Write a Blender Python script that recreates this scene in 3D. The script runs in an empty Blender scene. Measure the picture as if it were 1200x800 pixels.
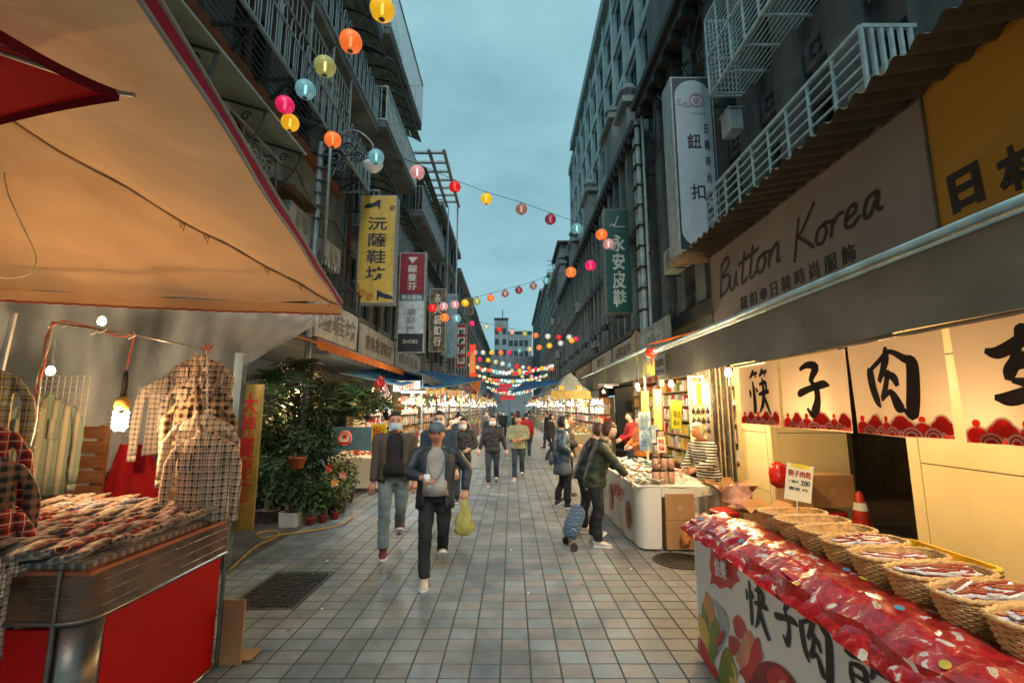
import bpy, bmesh, math, random
from mathutils import Vector, Matrix, noise
random.seed(7)
R = math.radians
sc = bpy.context.scene
COL = sc.collection

# ------------------------------------------------------------------ camera
CAM_H, F_PX = 1.75, 533.3
PITCH = math.atan(79 / F_PX)
cam_data = bpy.data.cameras.new('camera')
cam_data.sensor_width = 36.0
cam_data.lens = 16.0
cam_data.clip_start = 0.05
cam_data.clip_end = 3000
cam = bpy.data.objects.new('camera', cam_data)
COL.objects.link(cam)
cam.location = (0, 0, CAM_H)
cam.rotation_euler = (R(90) + PITCH, 0, 0)
sc.camera = cam

# ------------------------------------------------------------------ sky, sun, exposure
SUN_EL, SUN_ROT = R(48), R(174)
world = bpy.data.worlds.new('World')
sc.world = world
world.use_nodes = True
wn, wl = world.node_tree.nodes, world.node_tree.links
wn.clear()
w_out = wn.new('ShaderNodeOutputWorld')
w_bg = wn.new('ShaderNodeBackground')
w_sky = wn.new('ShaderNodeTexSky')
w_sky.sky_type = 'NISHITA'
w_sky.sun_disc = False
w_sky.sun_elevation = SUN_EL
w_sky.sun_rotation = SUN_ROT
w_tc = wn.new('ShaderNodeTexCoord')
w_map = wn.new('ShaderNodeMapping')
w_map.inputs['Scale'].default_value = (1, 1, 2.2)
w_noise = wn.new('ShaderNodeTexNoise')
w_noise.inputs['Scale'].default_value = 2.8
w_noise.inputs['Detail'].default_value = 7
w_noise.inputs['Roughness'].default_value = 0.55
w_ramp = wn.new('ShaderNodeValToRGB')          # layers of evening cloud
w_ramp.color_ramp.elements[0].position = 0.30
w_ramp.color_ramp.elements[0].color = (2.5, 4.95, 5.7, 1)
w_ramp.color_ramp.elements[1].position = 0.72
w_ramp.color_ramp.elements[1].color = (4.1, 7.2, 7.9, 1)
w_mix = wn.new('ShaderNodeMixRGB')
w_mix.inputs[0].default_value = 0.93
wl.new(w_tc.outputs['Generated'], w_map.inputs['Vector'])
wl.new(w_map.outputs[0], w_noise.inputs['Vector'])
wl.new(w_noise.outputs[0], w_ramp.inputs[0])
wl.new(w_sky.outputs[0], w_mix.inputs[1])
wl.new(w_ramp.outputs[0], w_mix.inputs[2])
wl.new(w_mix.outputs[0], w_bg.inputs[0])
w_bg.inputs['Strength'].default_value = 0.098
wl.new(w_bg.outputs[0], w_out.inputs[0])

sun_d = bpy.data.lights.new('sun', 'SUN')
sun_d.energy = 2.1
sun_d.angle = R(30)
sun_d.color = (1.0, 0.98, 0.95)
sun = bpy.data.objects.new('sun', sun_d)
COL.objects.link(sun)
sun.rotation_euler = (R(90) - SUN_EL, 0, R(180) - SUN_ROT)
sc.view_settings.view_transform = 'Standard'
sc.view_settings.look = 'None'
sc.view_settings.exposure = 0.0
sc.view_settings.gamma = 1.0

# ------------------------------------------------------------------ pixel -> world
_cp, _sp = math.cos(PITCH), math.sin(PITCH)
def _ray(x, y):
    u = (x - 600) / F_PX; v = (400 - y) / F_PX
    return Vector((u, _cp - v * _sp, _sp + v * _cp))
def atY(x, y, Y):
    r = _ray(x, y); return Vector((0, 0, CAM_H)) + r * (Y / r.y)
def atX(x, y, X):
    r = _ray(x, y); return Vector((0, 0, CAM_H)) + r * (X / r.x)
def atZ(x, y, Z):
    r = _ray(x, y); return Vector((0, 0, CAM_H)) + r * ((Z - CAM_H) / r.z)

# ------------------------------------------------------------------ materials
MATS = {}
def _nt(name):
    m = bpy.data.materials.new(name); m.use_nodes = True
    nt = m.node_tree
    b = nt.nodes.get('Principled BSDF')
    return m, nt, b
def col4(c): return (c[0], c[1], c[2], 1)
def mat(name, base, rough=0.7, metal=0.0, var=0.18, scale=6.0, bump=0.15, bscale=None, base2=None,
        dirt=0.0, spec=0.5, coat=0.0, emit=None, estr=0.0, alpha=1.0, sheen=0.0, stretch=None):
    if name in MATS: return MATS[name]
    m, nt, b = _nt(name)
    N, L = nt.nodes, nt.links
    tc = N.new('ShaderNodeTexCoord')
    src = tc.outputs['Object']
    if stretch:
        mp = N.new('ShaderNodeMapping'); mp.inputs['Scale'].default_value = stretch
        L.new(src, mp.inputs['Vector']); src = mp.outputs[0]
    n1 = N.new('ShaderNodeTexNoise'); n1.inputs['Scale'].default_value = scale; n1.inputs['Detail'].default_value = 5
    L.new(src, n1.inputs['Vector'])
    rp = N.new('ShaderNodeValToRGB')
    b2 = base2 if base2 else tuple(c * (1 - var * 1.6) for c in base)
    b1 = base if base2 else tuple(min(1, c * (1 + var * 0.7)) for c in base)
    rp.color_ramp.elements[0].position = 0.33; rp.color_ramp.elements[1].position = 0.68
    rp.color_ramp.elements[0].color = col4(b2); rp.color_ramp.elements[1].color = col4(b1)
    L.new(n1.outputs[0], rp.inputs[0])
    out = rp.outputs[0]
    if dirt > 0:
        n3 = N.new('ShaderNodeTexNoise'); n3.inputs['Scale'].default_value = scale * 0.23; n3.inputs['Detail'].default_value = 8
        mp2 = N.new('ShaderNodeMapping'); mp2.inputs['Scale'].default_value = (2.5, 2.5, .5)
        L.new(tc.outputs['Object'], mp2.inputs['Vector']); L.new(mp2.outputs[0], n3.inputs['Vector'])
        r3 = N.new('ShaderNodeMapRange'); r3.inputs[1].default_value = 0.45; r3.inputs[2].default_value = 0.7
        r3.inputs[3].default_value = 0; r3.inputs[4].default_value = dirt
        L.new(n3.outputs[0], r3.inputs[0])
        mx = N.new('ShaderNodeMixRGB'); mx.inputs[2].default_value = (.03, .032, .028, 1)
        L.new(r3.outputs[0], mx.inputs[0]); L.new(out, mx.inputs[1]); out = mx.outputs[0]
    L.new(out, b.inputs['Base Color'])
    b.inputs['Metallic'].default_value = metal
    rr = N.new('ShaderNodeMapRange'); rr.inputs[3].default_value = max(.03, rough - .1); rr.inputs[4].default_value = min(1, rough + .1)
    L.new(n1.outputs[0], rr.inputs[0]); L.new(rr.outputs[0], b.inputs['Roughness'])
    b.inputs['Specular IOR Level'].default_value = spec
    b.inputs['Coat Weight'].default_value = coat
    b.inputs['Sheen Weight'].default_value = sheen
    if bump > 0:
        n2 = N.new('ShaderNodeTexNoise'); n2.inputs['Scale'].default_value = bscale or scale * 6; n2.inputs['Detail'].default_value = 4
        L.new(src, n2.inputs['Vector'])
        bp = N.new('ShaderNodeBump'); bp.inputs['Strength'].default_value = bump; bp.inputs['Distance'].default_value = .02
        L.new(n2.outputs[0], bp.inputs['Height']); L.new(bp.outputs[0], b.inputs['Normal'])
    if emit:
        b.inputs['Emission Color'].default_value = col4(emit); b.inputs['Emission Strength'].default_value = estr
    if alpha < 1: b.inputs['Alpha'].default_value = alpha
    MATS[name] = m
    return m
def emis(name, c, s, sample=False):
    if name in MATS: return MATS[name]
    m, nt, b = _nt(name)
    b.inputs['Base Color'].default_value = col4(tuple(x * .6 for x in c))
    b.inputs['Emission Color'].default_value = col4(c); b.inputs['Emission Strength'].default_value = s
    if not sample: m.cycles.emission_sampling = 'NONE'
    MATS[name] = m
    return m
def cloth(name, base, transl=0.35, var=.12, scale=3.0, bump=.3, bscale=7, rough=.85, tint=None, print2=None, pscale=6, pthr=.55):
    """thin woven cloth: part of the light that falls on it comes through"""
    if name in MATS: return MATS[name]
    m, nt, b = _nt(name)
    N, L = nt.nodes, nt.links
    tc = N.new('ShaderNodeTexCoord')
    n1 = N.new('ShaderNodeTexNoise'); n1.inputs['Scale'].default_value = scale; n1.inputs['Detail'].default_value = 6
    L.new(tc.outputs['Object'], n1.inputs['Vector'])
    rp = N.new('ShaderNodeValToRGB')
    rp.color_ramp.elements[0].position = .3; rp.color_ramp.elements[1].position = .7
    rp.color_ramp.elements[0].color = col4(tuple(c * (1 - var) for c in base)); rp.color_ramp.elements[1].color = col4(base)
    L.new(n1.outputs[0], rp.inputs[0]); out = rp.outputs[0]
    if print2:
        n4 = N.new('ShaderNodeTexNoise'); n4.inputs['Scale'].default_value = pscale; n4.inputs['Detail'].default_value = 3
        L.new(tc.outputs['Object'], n4.inputs['Vector'])
        r4 = N.new('ShaderNodeMapRange'); r4.inputs[1].default_value = pthr; r4.inputs[2].default_value = pthr + .03
        L.new(n4.outputs[0], r4.inputs[0])
        mx = N.new('ShaderNodeMixRGB'); mx.inputs[2].default_value = col4(print2)
        L.new(r4.outputs[0], mx.inputs[0]); L.new(out, mx.inputs[1]); out = mx.outputs[0]
    L.new(out, b.inputs['Base Color']); b.inputs['Roughness'].default_value = rough
    b.inputs['Specular IOR Level'].default_value = .25
    n2 = N.new('ShaderNodeTexNoise'); n2.inputs['Scale'].default_value = bscale; n2.inputs['Detail'].default_value = 5
    n2.inputs['Distortion'].default_value = .6
    L.new(tc.outputs['Object'], n2.inputs['Vector'])
    bp = N.new('ShaderNodeBump'); bp.inputs['Strength'].default_value = bump; bp.inputs['Distance'].default_value = .03
    L.new(n2.outputs[0], bp.inputs['Height']); L.new(bp.outputs[0], b.inputs['Normal'])
    tr = N.new('ShaderNodeBsdfTranslucent'); L.new(out, tr.inputs[0])
    mix = N.new('ShaderNodeMixShader'); mix.inputs[0].default_value = transl
    L.new(b.outputs[0], mix.inputs[1]); L.new(tr.outputs[0], mix.inputs[2])
    L.new(mix.outputs[0], nt.nodes['Material Output'].inputs[0])
    MATS[name] = m
    return m
def plaid(name, c0, c1, c2, sx=9.0, plane='XZ', w=.38, fine=3.0, rough=.9):
    """woven checks: two sets of crossing stripes in object space"""
    if name in MATS: return MATS[name]
    m, nt, b = _nt(name)
    N, L = nt.nodes, nt.links
    tc = N.new('ShaderNodeTexCoord'); sp = N.new('ShaderNodeSeparateXYZ'); L.new(tc.outputs['Object'], sp.inputs[0])
    def mth(op, a, bb):
        n = N.new('ShaderNodeMath'); n.operation = op
        for i, v in enumerate((a, bb)):
            if isinstance(v, (int, float)): n.inputs[i].default_value = v
            elif v is not None: L.new(v, n.inputs[i])
        return n.outputs[0]
    def stripes(ax, s, wd): return mth('LESS_THAN', mth('FRACT', mth('MULTIPLY', ax, s), None), wd)
    A, B = sp.outputs[plane[0]], sp.outputs[plane[1]]
    s = mth('MULTIPLY', mth('ADD', stripes(A, sx, w), stripes(B, sx, w)), .5)
    f = mth('MAXIMUM', stripes(mth('ADD', A, .013), sx, .07), stripes(mth('ADD', B, .013), sx, .07))
    mx = N.new('ShaderNodeMixRGB'); mx.inputs[1].default_value = col4(c0); mx.inputs[2].default_value = col4(c1); L.new(s, mx.inputs[0])
    m2 = N.new('ShaderNodeMixRGB'); m2.inputs[2].default_value = col4(c2); L.new(f, m2.inputs[0]); L.new(mx.outputs[0], m2.inputs[1])
    L.new(m2.outputs[0], b.inputs['Base Color']); b.inputs['Roughness'].default_value = rough
    b.inputs['Specular IOR Level'].default_value = .2; b.inputs['Sheen Weight'].default_value = .2
    n2 = N.new('ShaderNodeTexNoise'); n2.inputs['Scale'].default_value = 18
    L.new(tc.outputs['Object'], n2.inputs['Vector'])
    bp = N.new('ShaderNodeBump'); bp.inputs['Strength'].default_value = .5; bp.inputs['Distance'].default_value = .02
    L.new(n2.outputs[0], bp.inputs['Height']); L.new(bp.outputs[0], b.inputs['Normal'])
    MATS[name] = m
    return m
def film(name, tint=(.85, .9, .9), trans=.5, streak=.5, rough=.12):
    """thin clear plastic film with milky creases"""
    if name in MATS: return MATS[name]
    m, nt, b = _nt(name)
    N, L = nt.nodes, nt.links
    tc = N.new('ShaderNodeTexCoord')
    mp = N.new('ShaderNodeMapping'); mp.inputs['Scale'].default_value = (2.2, 2.2, .6); mp.inputs['Rotation'].default_value = (.2, .5, 0)
    n1 = N.new('ShaderNodeTexNoise'); n1.inputs['Scale'].default_value = 1.6; n1.inputs['Detail'].default_value = 1.5; n1.inputs['Distortion'].default_value = .1
    L.new(tc.outputs['Object'], mp.inputs[0]); L.new(mp.outputs[0], n1.inputs['Vector'])
    b.inputs['Base Color'].default_value = col4(tint); b.inputs['Roughness'].default_value = rough
    bp = N.new('ShaderNodeBump'); bp.inputs['Strength'].default_value = .5; bp.inputs['Distance'].default_value = .08
    L.new(n1.outputs[0], bp.inputs['Height']); L.new(bp.outputs[0], b.inputs['Normal'])
    trn = N.new('ShaderNodeBsdfTransparent'); trl = N.new('ShaderNodeBsdfTranslucent'); trl.inputs[0].default_value = col4(tint)
    m0 = N.new('ShaderNodeMixShader'); m0.inputs[0].default_value = .55
    L.new(b.outputs[0], m0.inputs[1]); L.new(trl.outputs[0], m0.inputs[2])
    mr = N.new('ShaderNodeMapRange'); mr.inputs[1].default_value = .35; mr.inputs[2].default_value = .75
    mr.inputs[3].default_value = max(.05, 1 - trans - streak * .5); mr.inputs[4].default_value = min(1, 1 - trans + streak * .5)
    L.new(n1.outputs[0], mr.inputs[0])
    mix = N.new('ShaderNodeMixShader'); L.new(mr.outputs[0], mix.inputs[0])
    L.new(trn.outputs[0], mix.inputs[1]); L.new(m0.outputs[0], mix.inputs[2])
    L.new(mix.outputs[0], nt.nodes['Material Output'].inputs[0])
    MATS[name] = m
    return m

# ------------------------------------------------------------------ mesh builder
class MB:
    def __init__(s): s.v = []; s.f = []; s.m = []; s.mi = 0
    def add(s, vs, fs):
        o = len(s.v); s.v += [tuple(v) for v in vs]
        for f in fs: s.f.append(tuple(i + o for i in f)); s.m.append(s.mi)
        return s
    def box(s, x0, x1, y0, y1, z0, z1, M=None):
        vs = [Vector((x, y, z)) for z in (z0, z1) for x, y in ((x0, y0), (x1, y0), (x1, y1), (x0, y1))]
        if M: vs = [M @ v for v in vs]
        return s.add(vs, [(3, 2, 1, 0), (4, 5, 6, 7), (0, 1, 5, 4), (1, 2, 6, 5), (2, 3, 7, 6), (3, 0, 4, 7)])
    def cbox(s, c, d, M=None, bev=0):
        if bev:
            x, y, z = (k / 2 for k in d); b = bev; vs = []
            for zz, ins in ((-z, b), (-z + b, 0), (z - b, 0), (z, b)):
                for (sx, sy) in ((-1, -1), (1, -1), (1, 1), (-1, 1)):
                    e = [(sx * (x - ins), sy * (y - b - ins * .0)), (sx * (x - b), sy * (y - ins))]
                    if ins: e = [(sx * (x - b), sy * (y - b))] * 2
                    if sx * sy < 0: e = e[::-1]
                    vs += [Vector((p[0], p[1], zz)) for p in e]
            fs = []
            for k in range(3):
                for i in range(8): j = (i + 1) % 8; fs.append((k * 8 + i, k * 8 + j, k * 8 + 8 + j, k * 8 + 8 + i))
            fs += [tuple(range(7, -1, -1)), tuple(range(24, 32))]
            T = Matrix.Translation(c) @ (M or Matrix.Identity(4))
            return s.add([T @ v for v in vs], fs)
        T = Matrix.Translation(c) @ (M or Matrix.Identity(4))
        return s.box(-d[0] / 2, d[0] / 2, -d[1] / 2, d[1] / 2, -d[2] / 2, d[2] / 2, T)
    def tube(s, pts, r, n=6, cap=True, closed=False):
        pts = [Vector(p) for p in pts]; k = len(pts); base = len(s.v)
        rs = r if isinstance(r, (list, tuple)) else [r] * k
        up = Vector((0, 0, 1)); prev = None
        for i, p in enumerate(pts):
            if closed: t = pts[(i + 1) % k] - pts[i - 1]
            else: t = pts[min(i + 1, k - 1)] - pts[max(i - 1, 0)]
            if t.length < 1e-9: t = Vector((0, 0, 1))
            t.normalize()
            if prev is None:
                a = t.cross(up)
                if a.length < .1: a = t.cross(Vector((1, 0, 0)))
            else: a = prev - t * prev.dot(t)
            if a.length < 1e-6: a = t.cross(Vector((.3, 1, .2)))
            a.normalize(); prev = a; b = t.cross(a)
            for j in range(n):
                q = 2 * math.pi * j / n
                s.v.append(tuple(p + (a * math.cos(q) + b * math.sin(q)) * rs[i]))
        m = k if closed else k - 1
        for i in range(m):
            i2 = (i + 1) % k
            for j in range(n):
                j2 = (j + 1) % n
                s.f.append((base + i * n + j, base + i * n + j2, base + i2 * n + j2, base + i2 * n + j)); s.m.append(s.mi)
        if cap and not closed:
            s.f.append(tuple(base + j for j in range(n - 1, -1, -1))); s.m.append(s.mi)
            s.f.append(tuple(base + (k - 1) * n + j for j in range(n))); s.m.append(s.mi)
        return s
    def bar(s, a, b, w, d=None):
        a, b = Vector(a), Vector(b); t = (b - a); L = t.length; t.normalize()
        up = Vector((0, 0, 1)) if abs(t.z) < .9 else Vector((0, 1, 0))
        x = t.cross(up).normalized(); y = x.cross(t)
        M = Matrix((x, y, t)).transposed().to_4x4(); M.translation = (a + b) / 2
        d = d or w
        return s.box(-w / 2, w / 2, -d / 2, d / 2, -L / 2, L / 2, M)
    def loft(s, rings, cap=True):
        """rings: list of lists of points, same length, closed"""
        n = len(rings[0]); base = len(s.v)
        for r in rings: s.v += [tuple(p) for p in r]
        for i in range(len(rings) - 1):
            for j in range(n):
                j2 = (j + 1) % n
                s.f.append((base + i * n + j, base + i * n + j2, base + (i + 1) * n + j2, base + (i + 1) * n + j)); s.m.append(s.mi)
        if cap:
            s.f.append(tuple(base + j for j in range(n - 1, -1, -1))); s.m.append(s.mi)
            s.f.append(tuple(base + (len(rings) - 1) * n + j for j in range(n))); s.m.append(s.mi)
        return s
    def grid(s, fn, nu, nv):
        base = len(s.v)
        for i in range(nu + 1):
            for j in range(nv + 1): s.v.append(tuple(fn(i / nu, j / nv)))
        for i in range(nu):
            for j in range(nv):
                a = base + i * (nv + 1) + j
                s.f.append((a, a + nv + 1, a + nv + 2, a + 1)); s.m.append(s.mi)
        return s
    def ball(s, c, r, nu=12, nv=8, fn=None):
        c = Vector(c); r = r if isinstance(r, (list, tuple)) else (r, r, r)
        rings = []
        for i in range(1, nv):
            th = math.pi * i / nv
            ring = []
            for j in range(nu):
                ph = 2 * math.pi * j / nu
                d = Vector((math.sin(th) * math.cos(ph), math.sin(th) * math.sin(ph), -math.cos(th)))
                k = fn(d) if fn else 1
                ring.append(c + Vector((d.x * r[0], d.y * r[1], d.z * r[2])) * k)
            rings.append(ring)
        b = len(s.v); s.loft(rings, cap=False)
        kb = fn(Vector((0, 0, -1))) if fn else 1; kt = fn(Vector((0, 0, 1))) if fn else 1
        s.v.append(tuple(c - Vector((0, 0, r[2] * kb)))); s.v.append(tuple(c + Vector((0, 0, r[2] * kt))))
        e = len(s.v)
        for j in range(nu):
            j2 = (j + 1) % nu
            s.f.append((e - 2, b + j2, b + j)); s.m.append(s.mi)
            s.f.append((e - 1, b + (nv - 2) * nu + j, b + (nv - 2) * nu + j2)); s.m.append(s.mi)
        return s
    def lathe(s, prof, c=(0, 0, 0), n=16, cap=True):
        c = Vector(c)
        return s.loft([[c + Vector((r * math.cos(2 * math.pi * j / n), r * math.sin(2 * math.pi * j / n), z)) for j in range(n)] for r, z in prof], cap)
    def poly(s, pts, thick, nrm):
        nrm = Vector(nrm); n = len(pts); a = [Vector(p) for p in pts]; b = [p + nrm * thick for p in a]
        return s.add(a + b, [tuple(range(n - 1, -1, -1)), tuple(range(n, 2 * n))] + [(i, (i + 1) % n, n + (i + 1) % n, n + i) for i in range(n)])

def wloc(o):
    p = Vector(o.location)
    while o.parent: o = o.parent; p += o.location
    return p
def mesh_of(name, mb, mats, off=(0, 0, 0), smooth=False):
    me = bpy.data.meshes.new(name)
    ox, oy, oz = off
    me.from_pydata([(x - ox, y - oy, z - oz) for x, y, z in mb.v], [], mb.f)
    if not isinstance(mats, (list, tuple)): mats = [mats]
    for m in mats: me.materials.append(m)
    if len(mats) > 1: me.polygons.foreach_set('material_index', mb.m)
    if smooth: me.polygons.foreach_set('use_smooth', [True] * len(me.polygons))
    me.update()
    return me
def obj(name, mb, mats, parent=None, smooth=False, label=None, kind=None, origin=None):
    off = wloc(parent) if parent else Vector(origin or (0, 0, 0))
    me = mesh_of(name, mb, mats, off, smooth)
    return link(name, me, parent, label, kind, None if parent else off)
def link(name, me, parent=None, label=None, kind=None, loc=None):
    o = bpy.data.objects.new(name, me); COL.objects.link(o)
    if parent: o.parent = parent
    if loc is not None: o.location = loc
    if label: o['label'] = label
    if kind: o['kind'] = kind
    return o
def thing(name, label, cat, loc=(0, 0, 0), group=None):
    o = bpy.data.objects.new(name, None); COL.objects.link(o)
    o.empty_display_size = .1; o.location = loc; o['label'] = label; o['category'] = cat
    if group: o['group'] = group
    return o
def tag(o, label, cat, group=None):
    o['label'] = label; o['category'] = cat
    if group: o['group'] = group
    return o
def copy_tree(o, loc=None, rotz=None, label=None, parent=None):
    c = o.copy(); COL.objects.link(c)
    if parent: c.parent = parent
    if loc is not None: c.location = loc
    if rotz is not None: c.rotation_euler = (0, 0, rotz)
    if label: c['label'] = label
    for ch in list(o.children): copy_tree(ch, parent=c)
    return c
def remesh(name, mb, voxel, mats, off, smooth=3):
    me0 = mesh_of('tmp', mb, mats if not isinstance(mats, list) else mats[0], off)
    o = bpy.data.objects.new('tmp', me0); COL.objects.link(o)
    md = o.modifiers.new('r', 'REMESH'); md.mode = 'VOXEL'; md.voxel_size = voxel
    if smooth:
        ms = o.modifiers.new('s', 'SMOOTH'); ms.factor = .5; ms.iterations = smooth
    dg = bpy.context.evaluated_depsgraph_get(); dg.update()
    me = bpy.data.meshes.new_from_object(o.evaluated_get(dg))
    bpy.data.objects.remove(o); bpy.data.meshes.remove(me0)
    me.name = name
    me.polygons.foreach_set('use_smooth', [True] * len(me.polygons))
    return me
def ruffle(me, amp, f=9.0):
    # soft creases pressed into a cloth mesh
    for v in me.vertices:
        c = v.co; q = Vector((c.x * f, c.y * f, c.z * f * 1.6)); v.co = c + v.normal * (amp * (noise.noise(q) + .5 * abs(noise.noise(q * 1.9))))
    me.update(); return me
def crom(pts, k=5):
    """smooth curve through the points (any dimension)"""
    P = [Vector(p) for p in pts]; out = []
    if len(P) < 3: return P
    P = [P[0] * 2 - P[1]] + P + [P[-1] * 2 - P[-2]]
    for i in range(1, len(P) - 2):
        a, b, c, d = P[i - 1:i + 3]
        for q in range(k):
            t = q / k
            out.append(.5 * ((2 * b) + (c - a) * t + (2 * a - 5 * b + 4 * c - d) * t * t + (3 * b - a - 3 * c + d) * t ** 3))
    out.append(P[-2]); return out

# ------------------------------------------------------------------ lettering
def frame(center, right, up):
    r = Vector(right).normalized(); u = Vector(up).normalized(); n = r.cross(u)
    M = Matrix((r, u, n)).transposed().to_4x4(); M.translation = center
    return M
def letters(txt, center, right, up, w, h, m, parent, bold=0.0, depth=.002, shear=0.0, line=1.0, spacing=1.0, keep=False, name='lettering', out=.004):
    cu = bpy.data.curves.new('txt', 'FONT')
    cu.body = txt; cu.align_x = 'CENTER'; cu.align_y = 'CENTER'; cu.size = 1; cu.resolution_u = 3
    cu.offset = bold; cu.extrude = 0.004; cu.shear = shear; cu.space_line = line; cu.space_character = spacing
    o = bpy.data.objects.new('txt', cu); COL.objects.link(o)
    dg = bpy.context.evaluated_depsgraph_get(); dg.update()
    me = bpy.data.meshes.new_from_object(o.evaluated_get(dg))
    bpy.data.objects.remove(o); bpy.data.curves.remove(cu)
    if not len(me.vertices): return None
    xs = [v.co.x for v in me.vertices]; ys = [v.co.y for v in me.vertices]
    x0, x1, y0, y1 = min(xs), max(xs), min(ys), max(ys)
    sx, sy = w / max(1e-6, x1 - x0), h / max(1e-6, y1 - y0)
    if keep: sx = sy = min(sx, sy)
    M = frame(Vector(center), right, up)
    off = wloc(parent) if parent else Vector()
    for v in me.vertices:
        q = M @ Vector(((v.co.x - (x0 + x1) / 2) * sx, (v.co.y - (y0 + y1) / 2) * sy, out + depth * (v.co.z / .004)))
        v.co = q - off
    me.materials.clear(); me.materials.append(m)
    return link(name, me, parent)
def strokes(glyph, center, right, up, w, h, m, parent, name='lettering', out=.004, width=1.0, curve=None, mb=None, zstep=.0004):
    """brush strokes: each is a list of (x, y, width) in a unit box"""
    M = frame(Vector(center), right, up); own = mb is None
    if own: mb = MB()
    for si, st in enumerate(glyph):
        pts = crom([(p[0], p[1], p[2] if len(p) > 2 else .05) for p in st], 4)
        L, Rr = [], []
        for i, p in enumerate(pts):
            a = pts[max(0, i - 1)]; b = pts[min(len(pts) - 1, i + 1)]
            t = Vector(((b.x - a.x) * w, (b.y - a.y) * h)); t = t.normalized() if t.length > 0 else Vector((1, 0))
            n = Vector((-t.y, t.x)); ww = max(.002, p.z * width) * (w + h) / 4
            c = Vector(((p.x - .5) * w, (p.y - .5) * h))
            for lst, sg in ((L, 1), (Rr, -1)):
                q = c + n * ww * sg
                v = Vector((q.x, q.y, out + si * zstep))
                if curve: v.z += curve(q.x)
                lst.append(M @ v)
        k = len(pts); mb.add(L + Rr, [(i, k + i, k + i + 1, i + 1) for i in range(k - 1)])
    if own: return obj(name, mb, m, parent)
G_ZI = [[(.22,.86,.06),(.45,.93,.10),(.66,.88,.13),(.56,.72,.10),(.50,.62,.07)],
        [(.50,.64,.05),(.62,.50,.09),(.63,.30,.10),(.56,.10,.13),(.50,.0,.08),(.38,.14,.04)],
        [(.10,.40,.05),(.20,.42,.12),(.50,.50,.10),(.80,.56,.12),(.98,.53,.03)]]
G_ROU = [[(.06,.72,.10),(.05,.60,.13),(.08,.40,.13),(.16,.22,.12),(.24,.12,.03)],
         [(.08,.70,.06),(.30,.80,.07),(.55,.92,.06),(.80,.80,.09),(.92,.72,.14),(.90,.40,.15),(.86,.12,.14),(.84,.0,.09),(.70,.12,.03)],
         [(.48,1.0,.05),(.46,.82,.12),(.38,.66,.10),(.26,.50,.07),(.34,.60,.05),(.58,.56,.10),(.66,.42,.05)],
         [(.50,.66,.06),(.42,.42,.09),(.30,.24,.06),(.52,.34,.08),(.66,.12,.12),(.72,.06,.03)]]
G_KUAI = [[(.30,1.0,.07),(.22,.90,.08),(.10,.82,.04)], [(.22,.90,.05),(.46,.93,.07)], [(.36,.9,.04),(.38,.82,.05)],
          [(.72,1.0,.07),(.62,.90,.08),(.54,.84,.04)], [(.64,.90,.05),(.94,.94,.08)], [(.78,.92,.04),(.80,.82,.05)],
          [(.24,.74,.05),(.27,.45,.09),(.26,.12,.10),(.22,.02,.04)], [(.06,.56,.05),(.10,.46,.08),(.08,.38,.03)], [(.34,.60,.03),(.42,.50,.07)],
          [(.50,.66,.05),(.72,.70,.08),(.82,.66,.09),(.80,.48,.07)], [(.44,.44,.05),(.66,.48,.09),(.98,.50,.07)],
          [(.66,.80,.05),(.66,.50,.09),(.58,.24,.09),(.42,.04,.03)], [(.66,.42,.05),(.78,.20,.10),(.96,.02,.08)]]
G_GAN = [[(.34,1.0,.05),(.36,.90,.10),(.34,.78,.07)], [(.02,.80,.05),(.18,.79,.08),(.42,.85,.09),(.58,.82,.05)],
         [(.14,.68,.05),(.14,.52,.08),(.17,.42,.05)], [(.14,.68,.04),(.40,.71,.08),(.48,.66,.09),(.46,.46,.07)],
         [(.17,.56,.04),(.44,.58,.06)], [(.18,.43,.04),(.46,.46,.06)], [(.02,.27,.05),(.20,.29,.08),(.56,.34,.06)],
         [(.30,.42,.05),(.32,.22,.10),(.31,.02,.09)],
         [(.74,.98,.05),(.70,.82,.09),(.60,.66,.04)], [(.68,.80,.05),(.86,.82,.08),(.98,.80,.04)],
         [(.64,.56,.04),(.84,.60,.08),(.76,.40,.08),(.64,.16,.08),(.74,.06,.09),(.94,.08,.09),(.98,.22,.04)]]
G_ZHUO = [[(.52,1.0,.04),(.50,.94,.13),(.46,.80,.10)], [(-.02,.76,.05),(.14,.72,.12),(.42,.80,.13),(.66,.88,.15),(.92,.80,.10),(1.05,.76,.04)],
          [(.44,.82,.08),(.36,.62,.12),(.26,.50,.14),(.22,.40,.08)], [(.34,.60,.06),(.62,.68,.10),(.78,.60,.16),(.80,.44,.12),(.76,.36,.08)],
          [(.28,.52,.05),(.54,.56,.07),(.76,.50,.08)], [(.26,.40,.05),(.54,.36,.10),(.80,.40,.08)],
          [(.0,.22,.05),(.20,.20,.14),(.60,.28,.13),(.90,.36,.14),(1.1,.34,.05)], [(.56,.34,.08),(.44,.16,.10),(.62,.20,.14),(.66,.02,.16),(.62,-.04,.05)]]
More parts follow.
